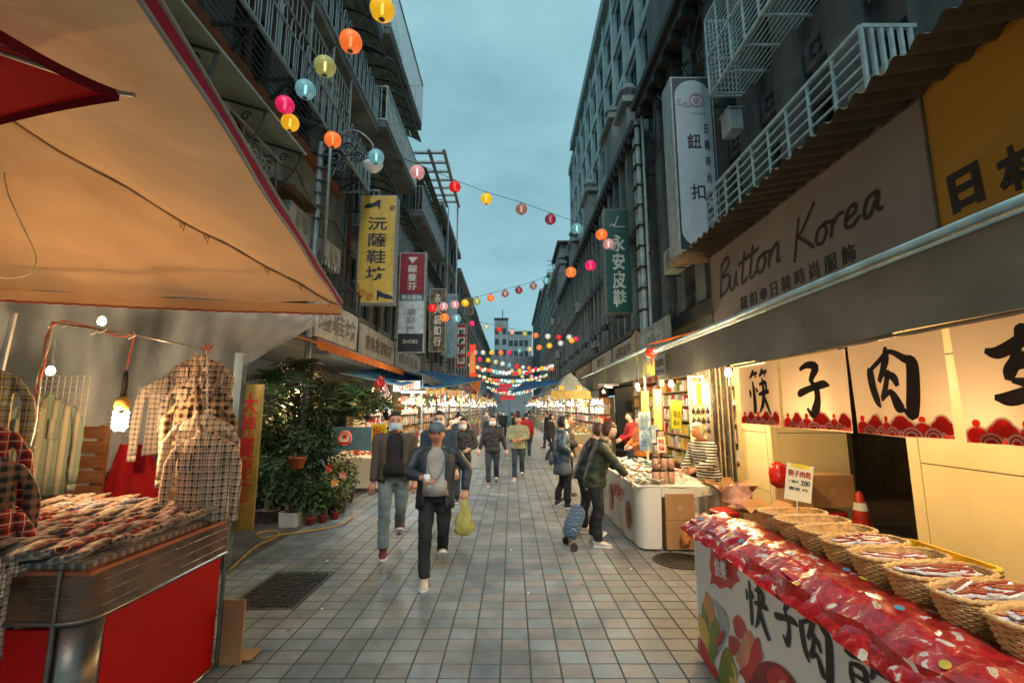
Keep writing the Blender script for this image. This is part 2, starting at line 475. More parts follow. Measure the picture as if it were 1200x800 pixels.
def script_word(word):
    L = {'B': [[(.1,1),(.05,0)], [(.0,.9),(.4,1.05),(.5,.8),(.12,.55),(.55,.5),(.5,.12),(.0,-.02)]],
         'u': [[(.0,.45),(.02,.1),(.2,.0),(.36,.45)], [(.36,.45),(.36,.1),(.5,.05)]],
         't': [[(.22,.85),(.12,.1),(.25,.0),(.4,.1)], [(-.08,.58),(.5,.66)]],
         'o': [[(.3,.42),(.08,.36),(.03,.1),(.25,.0),(.4,.22),(.3,.44),(.55,.38)]],
         'n': [[(.05,.44),(.0,.0)], [(.02,.2),(.25,.46),(.36,.4),(.36,.05),(.5,.02)]],
         'K': [[(.12,1.0),(.0,-.1)], [(.75,1.12),(.35,.66),(.1,.5)], [(.12,.5),(.45,.28),(.8,.0)]],
         'r': [[(.05,.42),(.02,.0)], [(.02,.2),(.2,.42),(.42,.42)]],
         'e': [[(.05,.2),(.34,.28),(.28,.45),(.08,.36),(.04,.08),(.25,.0),(.48,.14)]],
         'a': [[(.4,.42),(.12,.38),(.04,.1),(.2,.0),(.42,.4)], [(.42,.4),(.4,.08),(.56,.02)]]}
    out = []; x = 0; adv = {'B': .62, 'K': .85, 't': .42, 'r': .46, ' ': .45}
    for c in word:
        if c != ' ':
            for st in L[c]: out.append([(x + p[0] + p[1] * .22, p[1]) for p in st])
        x += adv.get(c, .55)
    tot = x + .1
    return [[(p[0] / tot, p[1], .022) for p in st] for st in out], tot
# ================================================================== STRUCTURE
TW, TD, PH = .205, .173, -.078
def paving_material():
    m, nt, b = _nt('paving'); N, L = nt.nodes, nt.links
    g = N.new('ShaderNodeNewGeometry'); sp = N.new('ShaderNodeSeparateXYZ'); L.new(g.outputs['Position'], sp.inputs[0])
    def mth(op, a, bb=None, c=None):
        n = N.new('ShaderNodeMath'); n.operation = op
        for i, v in enumerate((a, bb, c)):
            if v is None: continue
            if isinstance(v, (int, float)): n.inputs[i].default_value = v
            else: L.new(v, n.inputs[i])
        return n.outputs[0]
    u = mth('DIVIDE', mth('SUBTRACT', sp.outputs[0], PH), TW); v = mth('DIVIDE', sp.outputs[1], TD)
    i, j = mth('FLOOR', u), mth('FLOOR', v)
    cb = N.new('ShaderNodeCombineXYZ'); L.new(i, cb.inputs[0]); L.new(j, cb.inputs[1])
    wn_ = N.new('ShaderNodeTexWhiteNoise'); wn_.noise_dimensions = '3D'; L.new(cb.outputs[0], wn_.inputs[0])
    rp = N.new('ShaderNodeValToRGB'); rp.color_ramp.interpolation = 'CONSTANT'
    E_ = rp.color_ramp.elements
    cols = [(.185, .225, .238), (.22, .262, .272), (.235, .258, .242), (.20, .225, .218), (.245, .285, .295)]
    E_[0].position = 0; E_[0].color = col4(cols[0]); E_[1].position = .2; E_[1].color = col4(cols[1])
    for k in (2, 3, 4): e = E_.new(.2 * k); e.color = col4(cols[k])
    L.new(wn_.outputs[0], rp.inputs[0])
    par = mth('PINGPONG', mth('ADD', i, j), 1)
    nz = N.new('ShaderNodeTexNoise'); nz.inputs['Scale'].default_value = .55; L.new(g.outputs['Position'], nz.inputs['Vector'])
    xm = N.new('ShaderNodeMapRange'); xm.inputs[1].default_value = -1.2; xm.inputs[2].default_value = .5; xm.inputs[3].default_value = .12; xm.inputs[4].default_value = .62
    L.new(sp.outputs[0], xm.inputs[0])
    pk = mth('MULTIPLY', mth('MULTIPLY', par, xm.outputs[0]), mth('ADD', mth('MULTIPLY', nz.outputs[0], 1.2), .2))
    mx = N.new('ShaderNodeMixRGB'); mx.inputs[2].default_value = (.30, .235, .22, 1); L.new(pk, mx.inputs[0]); L.new(rp.outputs[0], mx.inputs[1])
    # right-hand strip: warm stall light put into a browner tile colour
    bm_ = N.new('ShaderNodeMapRange'); bm_.inputs[1].default_value = 1.13; bm_.inputs[2].default_value = 1.15; bm_.inputs[4].default_value = .55
    L.new(sp.outputs[0], bm_.inputs[0])
    m5 = N.new('ShaderNodeMixRGB'); m5.inputs[2].default_value = (.21, .175, .145, 1); L.new(bm_.outputs[0], m5.inputs[0]); L.new(mx.outputs[0], m5.inputs[1])
    n2 = N.new('ShaderNodeTexNoise'); n2.inputs['Scale'].default_value = 1.6; n2.inputs['Detail'].default_value = 9; n2.inputs['Roughness'].default_value = .7
    L.new(g.outputs['Position'], n2.inputs['Vector'])
    st = N.new('ShaderNodeMapRange'); st.inputs[1].default_value = .38; st.inputs[2].default_value = .66; st.inputs[3].default_value = .55; st.inputs[4].default_value = 1.12
    L.new(n2.outputs[0], st.inputs[0])
    n4 = N.new('ShaderNodeTexNoise'); n4.inputs['Scale'].default_value = 60; n4.inputs['Detail'].default_value = 3; L.new(g.outputs['Position'], n4.inputs['Vector'])
    gr = mth('ADD', mth('MULTIPLY', n4.outputs[0], .34), .83)
    vo = N.new('ShaderNodeTexVoronoi'); vo.inputs['Scale'].default_value = 1.9; L.new(g.outputs['Position'], vo.inputs['Vector'])
    gum = N.new('ShaderNodeMapRange'); gum.inputs[1].default_value = .035; gum.inputs[2].default_value = .055; gum.inputs[3].default_value = .45; gum.inputs[4].default_value = 1; L.new(vo.outputs['Distance'], gum.inputs[0])
    gr = mth('MULTIPLY', gr, gum.outputs[0])
    hs = N.new('ShaderNodeMixRGB'); hs.blend_type = 'MULTIPLY'; hs.inputs[0].default_value = 1
    L.new(m5.outputs[0], hs.inputs[1]); L.new(mth('MULTIPLY', st.outputs[0], gr), hs.inputs[2])
    # joints, where the tiles are no longer single stones
    fu, fv = mth('FRACT', u), mth('FRACT', v)
    jm = mth('MAXIMUM', mth('LESS_THAN', mth('MINIMUM', fu, mth('SUBTRACT', 1, fu)), .03), mth('LESS_THAN', mth('MINIMUM', fv, mth('SUBTRACT', 1, fv)), .03))
    fin = N.new('ShaderNodeMixRGB'); fin.inputs[2].default_value = (.045, .046, .044, 1); L.new(jm, fin.inputs[0]); L.new(hs.outputs[0], fin.inputs[1])
    L.new(fin.outputs[0], b.inputs['Base Color'])
    rr = N.new('ShaderNodeMapRange'); rr.inputs[1].default_value = .3; rr.inputs[2].default_value = .7; rr.inputs[3].default_value = .46; rr.inputs[4].default_value = .82
    L.new(n2.outputs[0], rr.inputs[0]); L.new(rr.outputs[0], b.inputs['Roughness'])
    bp = N.new('ShaderNodeBump'); bp.inputs['Strength'].default_value = .25; bp.inputs['Distance'].default_value = .004
    L.new(n4.outputs[0], bp.inputs['Height']); L.new(bp.outputs[0], b.inputs['Normal'])
    return m
M_PAVE = paving_material()
M_JOINT = mat('joint_sand', (.10, .10, .092), .9, bump=.3, bscale=80)
ground = obj('ground', MB().box(-60, 60, -30, 400, -.4, -.03), mat('ground_concrete', (.09, .09, .085), .85), kind='structure')
pave = obj('paving', MB().box(-4.4, 4.0, -3, 14, -.03, -.007), M_JOINT, kind='structure')
far_pave = obj('far_paving', MB().box(-4.4, 4.0, 14, 130, -.03, 0), M_PAVE, kind='structure')

PATCH = (-2.55, -1.95, 4.36, 5.25)
tiles = []
for i in range(-22, 20):
    for j in range(-16, 81):
        x0, y0 = PH + i * TW, j * TD
        if x0 < -4.38 or x0 + TW > 3.98 or y0 + TD > 14: continue
        cx, cy = x0 + TW / 2, y0 + TD / 2
        if PATCH[0] - .02 < cx < PATCH[1] + .02 and PATCH[2] - .02 < cy < PATCH[3] + .02: continue
        zc = cy * _cp - CAM_H * _sp
        vis = zc > .3 and (CAM_H * _cp + cy * _sp) / zc * F_PX < 395 and abs(cx) / zc * F_PX < 590 and -1.95 < cx < 1.3
        tiles.append((0 if vis else 1, cy, x0, y0))
tiles.sort()
def tile_mb(mb, x0, y0, w=TW, d=TD, dz=0):
    g = .0038; b = .0035
    a = [(x0 + g, y0 + g), (x0 + w - g, y0 + g), (x0 + w - g, y0 + d - g), (x0 + g, y0 + d - g)]
    t = [(x0 + g + b, y0 + g + b), (x0 + w - g - b, y0 + g + b), (x0 + w - g - b, y0 + d - g - b), (x0 + g + b, y0 + d - g - b)]
    tz = [dz + random.uniform(-.0012, .0012) for _ in range(4)]
    mb.add([(x, y, -.006) for x, y in a] + [(x, y, dz - .004) for x, y in a] + [(x, y, z) for (x, y), z in zip(t, tz)],
           [(0, 1, 5, 4), (1, 2, 6, 5), (2, 3, 7, 6), (3, 0, 4, 7), (4, 5, 9, 8), (5, 6, 10, 9), (6, 7, 11, 10), (7, 4, 8, 11), (8, 9, 10, 11)])
tm = []
for k in range(6):
    mb = MB(); tile_mb(mb, 0, 0); tm.append(mesh_of('paving_tile', mb, M_PAVE))
for k, (_, _, x0, y0) in enumerate(tiles[:300]):
    link('paving_tile', tm[k % 6], pave, loc=(x0, y0, 0))
mb = MB()
for (_, _, x0, y0) in tiles[300:]: tile_mb(mb, x0, y0, dz=random.uniform(-.001, .001))
obj('paving_tiles', mb, M_PAVE, pave, kind='stuff')

# dark granite patch, manhole, gutter line at the stalls
mb = MB()
for a in range(15):
    for c in range(22):
        x = PATCH[0] + .02 + (a + .5) * .0373; y = PATCH[2] + .02 + (c + .5) * .0386
        mb.cbox((x + random.uniform(-.004, .004), y + random.uniform(-.004, .004), -.004 + random.uniform(-.004, .004)), (.031, .032, .012), Matrix.Rotation(random.uniform(-.4, .4), 4, 'Z'))
pt = thing('utility_cover', 'dark rectangular pebble-filled cover plate let into the pale paving', 'utility cover', ((PATCH[0] + PATCH[1]) / 2, 4.8, 0))
obj('pebble_infill', mb, mat('dark_pebbles', (.035, .038, .036), .5, var=.5, scale=40), pt, kind='stuff')
mb = MB()
x0, x1, y0, y1 = PATCH
for a in ((x0 - .02, x1 + .02, y0 - .03, y0), (x0 - .02, x1 + .02, y1, y1 + .03), (x0 - .02, x0, y0, y1), (x1, x1 + .02, y0, y1)): mb.box(*a, -.006, .003)
obj('rim', mb, mat('grey_steel_rim', (.11, .115, .11), .5, .3), pt)
mh = thing('manhole_cover', 'round dark cast iron manhole cover beside the white-clothed table', 'manhole cover', (1.95, 5.62, 0))
mb = MB().lathe([(.0, .001), (.30, .001), (.30, .008), (.27, .008), (.27, .005), (0, .005)], (1.95, 5.62, 0), 28)
obj('iron_lid', mb, mat('cast_iron', (.045, .04, .035), .45, .6, bump=.3, bscale=60), mh)
mb = MB()
for k in range(-4, 5):
    h = math.sqrt(.24 ** 2 - (k * .055) ** 2); mb.box(1.95 + k * .055 - .008, 1.95 + k * .055 + .008, 5.62 - h, 5.62 + h, .006, .011)
obj('grip_rib', mb, MATS['cast_iron'], mh)
g2 = obj('side_pavement', MB().box(-4.4, -3.12, -1, 14, .001, .012), mat('worn_concrete', (.12, .115, .105), .7, dirt=.6, scale=3, bump=.4), kind='structure')

# ------------------------------------------------------------------ facades
D_GLASS = mat('dark_glass', (.012, .02, .024), .12, var=.3, bump=0, spec=.8)
T_GLASS = mat('sky_glass', (.10, .17, .19), .08, var=.25, bump=0, spec=1.0)
FRAME_D = mat('dark_frame', (.03, .037, .04), .5, .4)
FRAME_L = mat('pale_frame', (.28, .33, .34), .5, .3)
BACK = mat('interior_dark', (.012, .014, .015), .9)
STONE_D = mat('dark_stone', (.115, .135, .138), .8, dirt=.55, scale=4, bump=.3)
CONC = mat('old_concrete', (.15, .178, .175), .85, dirt=.7, scale=3, bump=.3)
CONC2 = mat('sage_concrete', (.24, .29, .285), .8, dirt=.6, scale=2, bump=.3)
TEAL_W = mat('pale_teal_wall', (.36, .46, .47), .7, dirt=.35, scale=2, bump=.15)
GREY_W = mat('grey_wall', (.20, .24, .245), .8, dirt=.5, scale=2, bump=.2)
FAR_W = mat('far_wall', (.22, .29, .30), .8, dirt=.3, scale=1)
BROWN_W = mat('brown_wall', (.10, .085, .07), .8, dirt=.6, scale=3)
WM = {}
def window_meshes(w, h, glass, fr, mull=1, trans=0):
    k = (round(w, 3), round(h, 3), glass.name, fr.name, mull, trans)
    if k in WM: return WM[k]
    t = .05; f = MB(); a, b = w / 2, h / 2
    f.box(-.05, .05, -a, -a + t, -b, b).box(-.05, .05, a - t, a, -b, b).box(-.05, .05, -a + t, a - t, b - t, b).box(-.05, .05, -a + t, a - t, -b, -b + t)
    for i in range(mull):
        y = -a + w * (i + 1) / (mull + 1); f.box(-.04, .04, y - .02, y + .02, -b + t, b - t)
    for i in range(trans):
        z = -b + h * (i + 1) / (trans + 1); f.box(-.035, .035, -a + t, a - t, z - .018, z + .018)
    p = MB().box(-.008, .008, -a + t, a - t, -b + t, b - t)
    WM[k] = (mesh_of('window', f, fr), mesh_of('pane', p, glass)); return WM[k]
def facade(root, side, X, y0, y1, z0, z1, cols, rows, wallm, thick=.3, glass=None, fr=None, mull=1, trans=0, backdepth=7, name='wall', rnd=0.0):
    """a wall with real openings; every opening holds a window with its pane"""
    glass = glass or D_GLASS; fr = fr or FRAME_D
    xo, xi = X, X + side * thick
    xa, xb = min(xo, xi), max(xo, xi)
    mb = MB(); zz = z0
    for (a, b) in rows:
        if a > zz: mb.box(xa, xb, y0, y1, zz, a)
        yy = y0
        for (c, d) in cols:
            if c > yy: mb.box(xa, xb, yy, c, a, b)
            yy = d
        if yy < y1: mb.box(xa, xb, yy, y1, a, b)
        zz = b
    if zz < z1: mb.box(xa, xb, y0, y1, zz, z1)
    obj(name, mb, wallm, root)
    xc, xd = X + side * (thick + .02), X + side * backdepth
    obj('building_core', MB().box(min(xc, xd), max(xc, xd), y0 + .02, y1 - .02, z0, z1 - .02), BACK if thick > 0 else wallm, root)
    ox, oy, oz = wloc(root)
    for (a, b) in rows:
        for (c, d) in cols:
            wmesh, pmesh = window_meshes(d - c, b - a, glass, fr, mull, trans)
            w = link('window', wmesh, root, loc=(X + side * thick * .55 - ox, (c + d) / 2 - oy, (a + b) / 2 - oz))
            link('pane', pmesh, w)
def rng(a, b, n, frac):
    st = (b - a) / n; return [(a + st * i + st * (1 - frac) / 2, a + st * (i + 1) - st * (1 - frac) / 2) for i in range(n)]
def bldg(name, label, side, X, y0, y1): return thing(name, label, 'building', (X + side * 3, (y0 + y1) / 2, 0))
def railing(mb, a, b, h, n, r=.012, top=.022, style='bars'):
    """upright bars between two floor points"""
    a, b = Vector(a), Vector(b); up = Vector((0, 0, h))
    mb.bar(a + up, b + up, top * 2); mb.bar(a, b, top * 2)
    for i in range(n + 1):
        p = a.lerp(b, i / n)
        if style == 'bars': mb.bar(p, p + up, r * 2)
    if style == 'horiz':
        k = 6
        for i in range(1, k): mb.bar(a + up * (i / k), b + up * (i / k), r * 2)
        for i in range(n + 1): p = a.lerp(b, i / n); mb.bar(p, p + up, r * 2.6)
RAIL_W = mat('pale_painted_steel', (.50, .66, .68), .45, .2, bump=0)
RAIL_D = mat('dark_painted_steel', (.055, .07, .075), .5, .4, bump=0)
RAIL_M = mat('grey_painted_steel', (.26, .34, .36), .5, .3, bump=0)
RUST = mat('rusty_steel', (.16, .07, .035), .8, .2, bump=.2)

# ---- R1: dark stone building, right, nearest
r1 = bldg('stone_building', 'dark stone building above the right stalls with pilasters and square ornaments', 1, 4.0, -2, 12)
c1 = [(-1.9 + 1.06 * i + .52, -1.9 + 1.06 * (i + 1)) for i in range(13) if -1.9 + 1.06 * (i + 1) < 11.9]
facade(r1, 1, 4.0, -2, 12, 3.2, 13.5, c1, [(4.3, 5.7), (7.0, 8.6), (9.5, 10.0)], STONE_D, .34, trans=1)
for (c, d) in c1: obj('pilaster', MB().box(3.82, 3.998, c - .50, c - .03, 3.9, 10.25), STONE_D, r1)
om = MB()
om.box(-.045, .045, -.21, .21, .12, .21).box(-.045, .045, -.21, .21, -.21, -.12).box(-.045, .045, -.21, -.12, -.12, .12).box(-.045, .045, .12, .21, -.12, .12)
om.box(-.03, -.0, -.06, .06, -.06, .06, Matrix.Rotation(R(45), 4, 'X'))
ome = mesh_of('square_ornament', om, mat('stone_ornament', (.11, .125, .125), .8, dirt=.4))
for (c, d) in c1[4:11]:
    for z in (6.35, 9.05): link('square_ornament', ome, r1, loc=(3.95 - 7.0, (c + d) / 2 - 5, z))
mb = MB().box(3.45, 4.0, -2, 12.1, 10.28, 10.5).box(3.55, 4.0, -2, 12.05, 10.02, 10.26).box(3.70, 4.0, -2, 12.02, 3.55, 3.8)
for k in range(22): mb.box(3.5, 3.98, -1.6 + k * .62, -1.45 + k * .62, 9.8, 10.0)
obj('cornice', mb, mat('black_stone', (.02, .024, .024), .8, dirt=.4), r1)
mb = MB()
for k in range(26):
    y = random.uniform(7.5, 11.8); z = random.uniform(8.4, 10.0)
    mb.tube(crom([(3.95, y, z + .3), (3.7, y + random.uniform(-.3, .3), z), (3.75, y + random.uniform(-.5, .5), z - .5), (3.92, y + random.uniform(-.8, .8), z - random.uniform(.2, .9))], 3), .018, 4)
obj('cable_tangle', mb, mat('black_cable', (.015, .017, .018), .6), r1, kind='stuff')
# ground floor arcade: cream pillars
CREAM = mat('cream_panel', (.74, .58, .30), .45, var=.06, scale=2, bump=.05)
GROOVE = mat('groove_dark', (.05, .035, .02), .8)
def panel_pillar(x0, x1, y0, y1, z1, root, seams):
    obj('pillar_core', MB().box(x0 + .02, x1 - .02, y0 + .02, y1 - .02, 0, z1), GROOVE, root)
    zs = [0] + seams + [z1]
    for a, b in zip(zs, zs[1:]):
        obj('panel', MB().box(x0, x0 + .019, y0 + .13, y1 - .13, a + .005, b - .005), CREAM, root)
        obj('panel', MB().box(x0 + .1, x1 - .1, y0, y0 + .019, a + .005, b - .005), CREAM, root)
    mb = MB()
    for y in (y0, y1 - .12): mb.box(x0, x0 + .019, y, y + .12 - .005, 0, z1)
    mb.box(x0 + .021, x0 + .095, y0, y0 + .018, 0, z1)
    obj('corner_strip', mb, CREAM, root)
pl1 = thing('clad_pillar', 'wide cream panelled pillar behind the nearest meat baskets', 'pillar', (4.0, 3.6, 0))
panel_pillar(3.6, 4.6, 2.2, 4.25, 3.2, pl1, [.45, 1.28, 2.2])
pl2 = thing('clad_pillar', 'cream panelled pillar behind the red traffic cone and cartons', 'pillar', (4.0, 7, 0))
panel_pillar(3.6, 4.75, 6.45, 7.4, 3.2, pl2, [.6, 1.42, 2.3])
pl3 = thing('clad_pillar', 'cream panelled pillar at the very right edge of the photo', 'pillar', (4.0, 1.0, 0))
panel_pillar(3.6, 4.6, -.6, 2.0, 3.2, pl3, [.45, 1.28, 2.2])
# arcade floor, shutters
obj('arcade_floor', MB().box(3.95, 7.6, -2, 7.2, -.02, .012), mat('dark_tile_floor', (.055, .05, .045), .4, dirt=.3), kind='structure')
mb = MB()
for k in range(9): mb.box(4.75, 7.55, 7.2 + k * .22, 7.2 + k * .22 + .205, 0, .16)
obj('raised_step', mb, mat('brown_boards', (.16, .10, .06), .6, dirt=.3), kind='structure')
sh = thing('roller_shutter', 'dark closed roller shutter deep in the arcade behind the curtain', 'shutter', (7.55, 6.5, 0))
mb = MB()
for k in range(34):
    z = .17 + k * .085
    mb.loft([[(7.5 + .03 * math.cos(q), y, z + .04 + .04 * math.sin(q)) for q in (-1.5, -.7, .1, .9, 1.5, 3.1)] for y in (3.0, 8.4)])
obj('shutter_slats', mb, mat('dark_shutter', (.05, .05, .048), .4, .5), sh)
mb = MB()
for y in (3.0, 5.6, 8.3): mb.box(7.4, 7.5, y, y + .14, 0, 3.1)
obj('guide_rail', mb, FRAME_D, sh)
obj('back_wall', MB().box(7.62, 7.8, -2, 34, 0, 3.2), mat('shop_back_wall', (.32, .25, .15), .8, dirt=.3), kind='structure')
obj('arcade_ceiling', MB().box(4.0, 7.8, -2, 24, 3.0, 3.18), mat('shop_ceiling', (.4, .36, .28), .8), kind='structure')
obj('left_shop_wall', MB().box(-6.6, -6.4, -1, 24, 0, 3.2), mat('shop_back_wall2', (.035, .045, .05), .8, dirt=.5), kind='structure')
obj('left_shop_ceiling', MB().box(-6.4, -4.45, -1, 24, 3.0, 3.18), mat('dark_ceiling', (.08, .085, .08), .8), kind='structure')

# ---- pipes at the end of R1 and behind the big white sign
pp = thing('drain_pipes', 'pale drainpipes running down the dark wall left of the tall white sign', 'drainpipe', (3.6, 12.2, 0))
mb = MB()
for (x, y, r, z0, z1) in ((3.62, 12.15, .07, 2.9, 10.0), (3.60, 12.4, .05, 2.9, 9.6), (3.7, 11.9, .04, 3.2, 10.0)): mb.tube([(x, y, z0), (x, y, z1)], r, 8)
obj('pipe', mb, mat('pale_pipe', (.5, .62, .63), .5, dirt=.3), pp)
for k in range(12): obj('pipe_bracket', MB().box(3.5, 3.72, 12.05, 12.5, 3.2 + k * .6, 3.24 + k * .6), FRAME_D, pp)
pp = thing('drain_pipes', 'ribbed pale drainpipes just right of the tall white sign, under the steel cage', 'drainpipe', (3.7, 8.3, 0))
mb = MB()
for (y, r) in ((8.25, .05), (8.05, .04), (7.9, .045)): mb.tube([(3.75, y, 4.4), (3.75, y, 8.0)], r, 8)
obj('pipe', mb, MATS['pale_pipe'], pp)
jb = thing('junction_box', 'small pale metal box on the wall right of the tall white sign', 'junction box', tuple(atX(860, 150, 3.5)))
p = atX(858, 146, 3.5)
obj('box_body', MB().cbox(p, (.22, .30, .36), bev=.02), mat('pale_box', (.40, .47, .47), .5, dirt=.3), jb)
obj('lid', MB().box(p.x - .13, p.x + .13, p.y - .17, p.y + .17, p.z + .185, p.z + .2), MATS['pale_box'], jb)
for nm, py, lb in (('sign_bracket_box', 232, 'upper pale box behind the green shoe sign'), ('sign_bracket_box', 336, 'lower pale box behind the green shoe sign')):
    q = atY(755, py + 42, 13.6)
    q = atY(754, py + 40, 13.6) if False else atY(752, {232: 277, 336: 336}[py], 13.6)
    t = thing(nm, lb, 'junction box', tuple(q)); obj('box_body', MB().cbox(q, (.38, .3, .42), bev=.02), MATS['pale_box'], t)
    obj('mounting_arm', MB().box(q.x + .191, 3.9, q.y - .03, q.y + .03, q.z - .04, q.z + .04), RAIL_D, t)

# ---- right balcony railing (horizontal bars) and cage
bal = thing('balcony_railing', 'pale steel balcony railing of thin horizontal bars above the corrugated eave', 'railing', (3.6, 5.4, 4.7))
mb = MB()
railing(mb, (3.3, 3.83, 4.55), (3.3, 7.4, 4.55), .78, 9, .010, .02, 'horiz')
obj('front_rail', mb, RAIL_W, bal)
mb = MB(); railing(mb, (3.3, 3.83, 4.55), (3.95, 3.83, 4.55), .78, 7, .016, .02)
obj('end_rail', mb, RAIL_W, bal)
obj('balcony_floor', MB().box(3.28, 4.0, 3.8, 7.42, 4.38, 4.52), STONE_D, bal)
cabp = thing('wall_cabinet', 'pale meter cabinet behind the near end of the balcony railing', 'cabinet', (3.85, 4.3, 4.6))
obj('cabinet_body', MB().box(3.65, 3.99, 3.95, 4.5, 4.53, 5.1), mat('cabinet_paint', (.40, .40, .36), .6, dirt=.3), cabp)
obj('cabinet_slot', MB().box(3.64, 3.648, 4.05, 4.2, 4.85, 4.92).box(3.64, 3.648, 4.25, 4.4, 4.85, 4.92), BACK, cabp)
cg = thing('window_cage', 'pale steel window cage jutting from the dark stone wall high on the right', 'window cage', (3.6, 6, 7))
mb = MB(); X0 = 3.3
for z in (6.9, 7.6, 8.3): mb.bar((X0, 4.6, z), (X0, 6.9, z), .035); mb.bar((X0, 6.9, z), (3.95, 6.9, z), .035)
for k in range(7): y = 4.6 + (6.9 - 4.6) * k / 6; mb.bar((X0, y, 6.9), (X0, y, 8.3), .03)
obj('cage_frame', mb, RAIL_W, cg)
mb = MB()
for k in range(16): z = 6.95 + k * .085; mb.bar((X0 + .004, 4.62, z), (X0 + .004, 6.88, z), .013)
for k in range(9): x = X0 + .06 + k * .066; mb.bar((x, 4.62, 6.9), (x, 6.88, 6.9), .015); mb.bar((x, 6.9, 6.92), (x, 6.9, 8.28), .015)
for k in range(5): y = 4.8 + k * .5; mb.bar((X0, y, 6.88), (3.95, y, 6.88), .03)
obj('cage_bar', mb, RAIL_W, cg)

# ---- R2: colonnaded old building
r2 = bldg('colonnade_building', 'long old shophouse row with tall narrow pilasters and dark windows, right of the sky', 1, 3.8, 12.5, 34)
c2 = rng(12.6, 34, 24, .6)
facade(r2, 1, 3.9, 12.5, 34, 3.2, 10.0, c2, [(4.1, 6.5), (7.2, 9.6)], CONC, .3, mull=1, trans=2)
for (c, d) in c2: obj('pilaster', MB().box(3.62, 3.898, c - .26, c - .07, 4.0, 9.8).box(3.76, 3.898, c - .05, c + .04, 4.3, 9.6), CONC2, r2)
mb = MB().box(3.45, 3.9, 12.45, 34.1, 9.85, 10.02).box(3.55, 3.9, 12.5, 34, 10.03, 10.3).box(3.6, 3.9, 12.5, 34, 6.75, 6.95).box(3.35, 3.9, 12.5, 34, 3.75, 3.95)
obj('cornice', mb, mat('dark_cornice', (.05, .058, .06), .8, dirt=.4), r2)
mb = MB()
for k in range(46): mb.box(3.48, 3.88, 12.6 + k * .47, 12.72 + k * .47, 9.62, 9.84)
obj('dentil', mb, MATS['dark_cornice'], r2, kind='stuff')
for (y, zt, w) in ((13.4, 11.6, .5), (15.6, 12.4, .75), (20.7, 12.2, .8), (26.5, 12.0, .8), (33.2, 12.8, .9)):
    mb = MB(); mb.box(3.55, 3.95, y - w, y + w, 10.3, zt - .5).box(3.4, 4.0, y - w - .15, y + w + .15, zt - .49, zt - .3).box(3.5, 3.95, y - w * .6, y + w * .6, zt - .29, zt - .05)
    mb.lathe([(.0, 0), (.26, .02), (.18, .12), (.3, .3), (.22, .5), (.05, .62), (0, .63)], (3.75, y, zt - .05), 10)
    obj('parapet_block', mb, CONC2, r2)
mb = MB()
for k, y in enumerate((14.0, 16.3, 18.6, 21.0, 23.5, 26.0, 29, 32)):
    mb = MB(); mb.tube([(3.85, y, 4.9), (3.4, y, 4.75)], .03, 5); mb.lathe([(.03, .1), (.12, .0), (.17, -.13), (.15, -.14), (.0, -.05)], (3.38, y, 4.72), 8)
    obj('spot_lamp', mb, RAIL_D, r2)
mb = MB()
for k in range(7):
    y = 17.3 + k * 2.1; obj('red_shutter', MB().box(3.86, 3.93, y, y + .34, 4.3 + (k % 3) * .6, 5.9 + (k % 2) * .5), mat('faded_red_panel', (.20, .045, .03), .7), r2)  # red reflections in the windows, built as dull red panels

# ---- R3: tall office block behind
r3 = bldg('office_block', 'tall pale teal office block with paired windows rising behind the old row', 1, 4.4, 10.5, 32)
c3 = rng(10.6, 32, 12, .68)
facade(r3, 1, 4.45, 10.5, 32, 9.9, 20.5, c3, [(10.6, 12.0), (12.9, 14.3), (15.1, 16.5), (17.3, 18.7)], TEAL_W, .25, mull=2, glass=T_GLASS, fr=FRAME_D)
mb = MB().box(4.15, 4.45, 10.4, 30.2, 20.0, 20.6).box(4.25, 4.45, 30.2, 32.1, 19.1, 19.6)
for k in range(5): mb.box(4.36, 4.448, 10.5, 32, 12.25 + 2.2 * k, 12.37 + 2.2 * k)
obj('roof_cornice', mb, mat('teal_cornice', (.20, .27, .28), .7, dirt=.4), r3)
mb = MB()
for i in range(13): y = 10.6 + (32 - 10.6) / 12 * i; obj('pier', MB().box(4.33, 4.449, y - .11, y + .11, 10.2, 20), TEAL_W, r3)

# ---- far buildings, right
def simple_bldg(name, label, side, X, y0, y1, z1, wm, nf, nc, frac=.6, parapet=True, glass=None):
    r = bldg(name, label, side, X, y0, y1)
    fh = (z1 - 3.6) / nf
    rows = [(3.6 + fh * i + fh * .28, 3.6 + fh * i + fh * .80) for i in range(nf)]
    facade(r, side, X, y0, y1, 3.2, z1, rng(y0, y1, nc, frac), rows, wm, .22, mull=1, glass=glass)
    mb = MB(); xx = sorted((X - side * .3, X))
    mb.box(xx[0], xx[1], y0, y1, z1 - .35, z1)
    for i in range(nf): mb.box(X - side * .12 if side > 0 else X, X if side > 0 else X - side * .12, y0, y1, 3.6 + fh * i, 3.6 + fh * i + .16)
    obj('floor_band', mb, GREY_W, r)
    xs = sorted((X, X + side * 3.3))
    obj('ground_floor', MB().box(xs[0] + (2.6 if side > 0 else 0), xs[1] - (0 if side > 0 else 2.6), y0 + .01, y1 - .01, 0, 3.19), mat('lit_shop_wall', (.30, .24, .17), .8, dirt=.3), r)
    return r
simple_bldg('grey_building', 'grey building beyond the old row, fifth storey against the sky', 1, 3.9, 34.2, 46, 13.6, GREY_W, 4, 6)
simple_bldg('pale_building', 'pale concrete building far down the right side', 1, 4.0, 46.2, 64, 16, FAR_W, 5, 7)
simple_bldg('dark_building', 'farthest dark narrow building on the right side', 1, 4.3, 64.2, 92, 19, CONC, 6, 8)
rt = thing('roof_shed', 'ragged roof shed and aerial on the grey building at the right', 'roof shed', (4.6, 38, 13.6))
obj('shed_wall', MB().box(4.0, 6, 36, 41, 13.6, 15.2), GREY_W, rt)
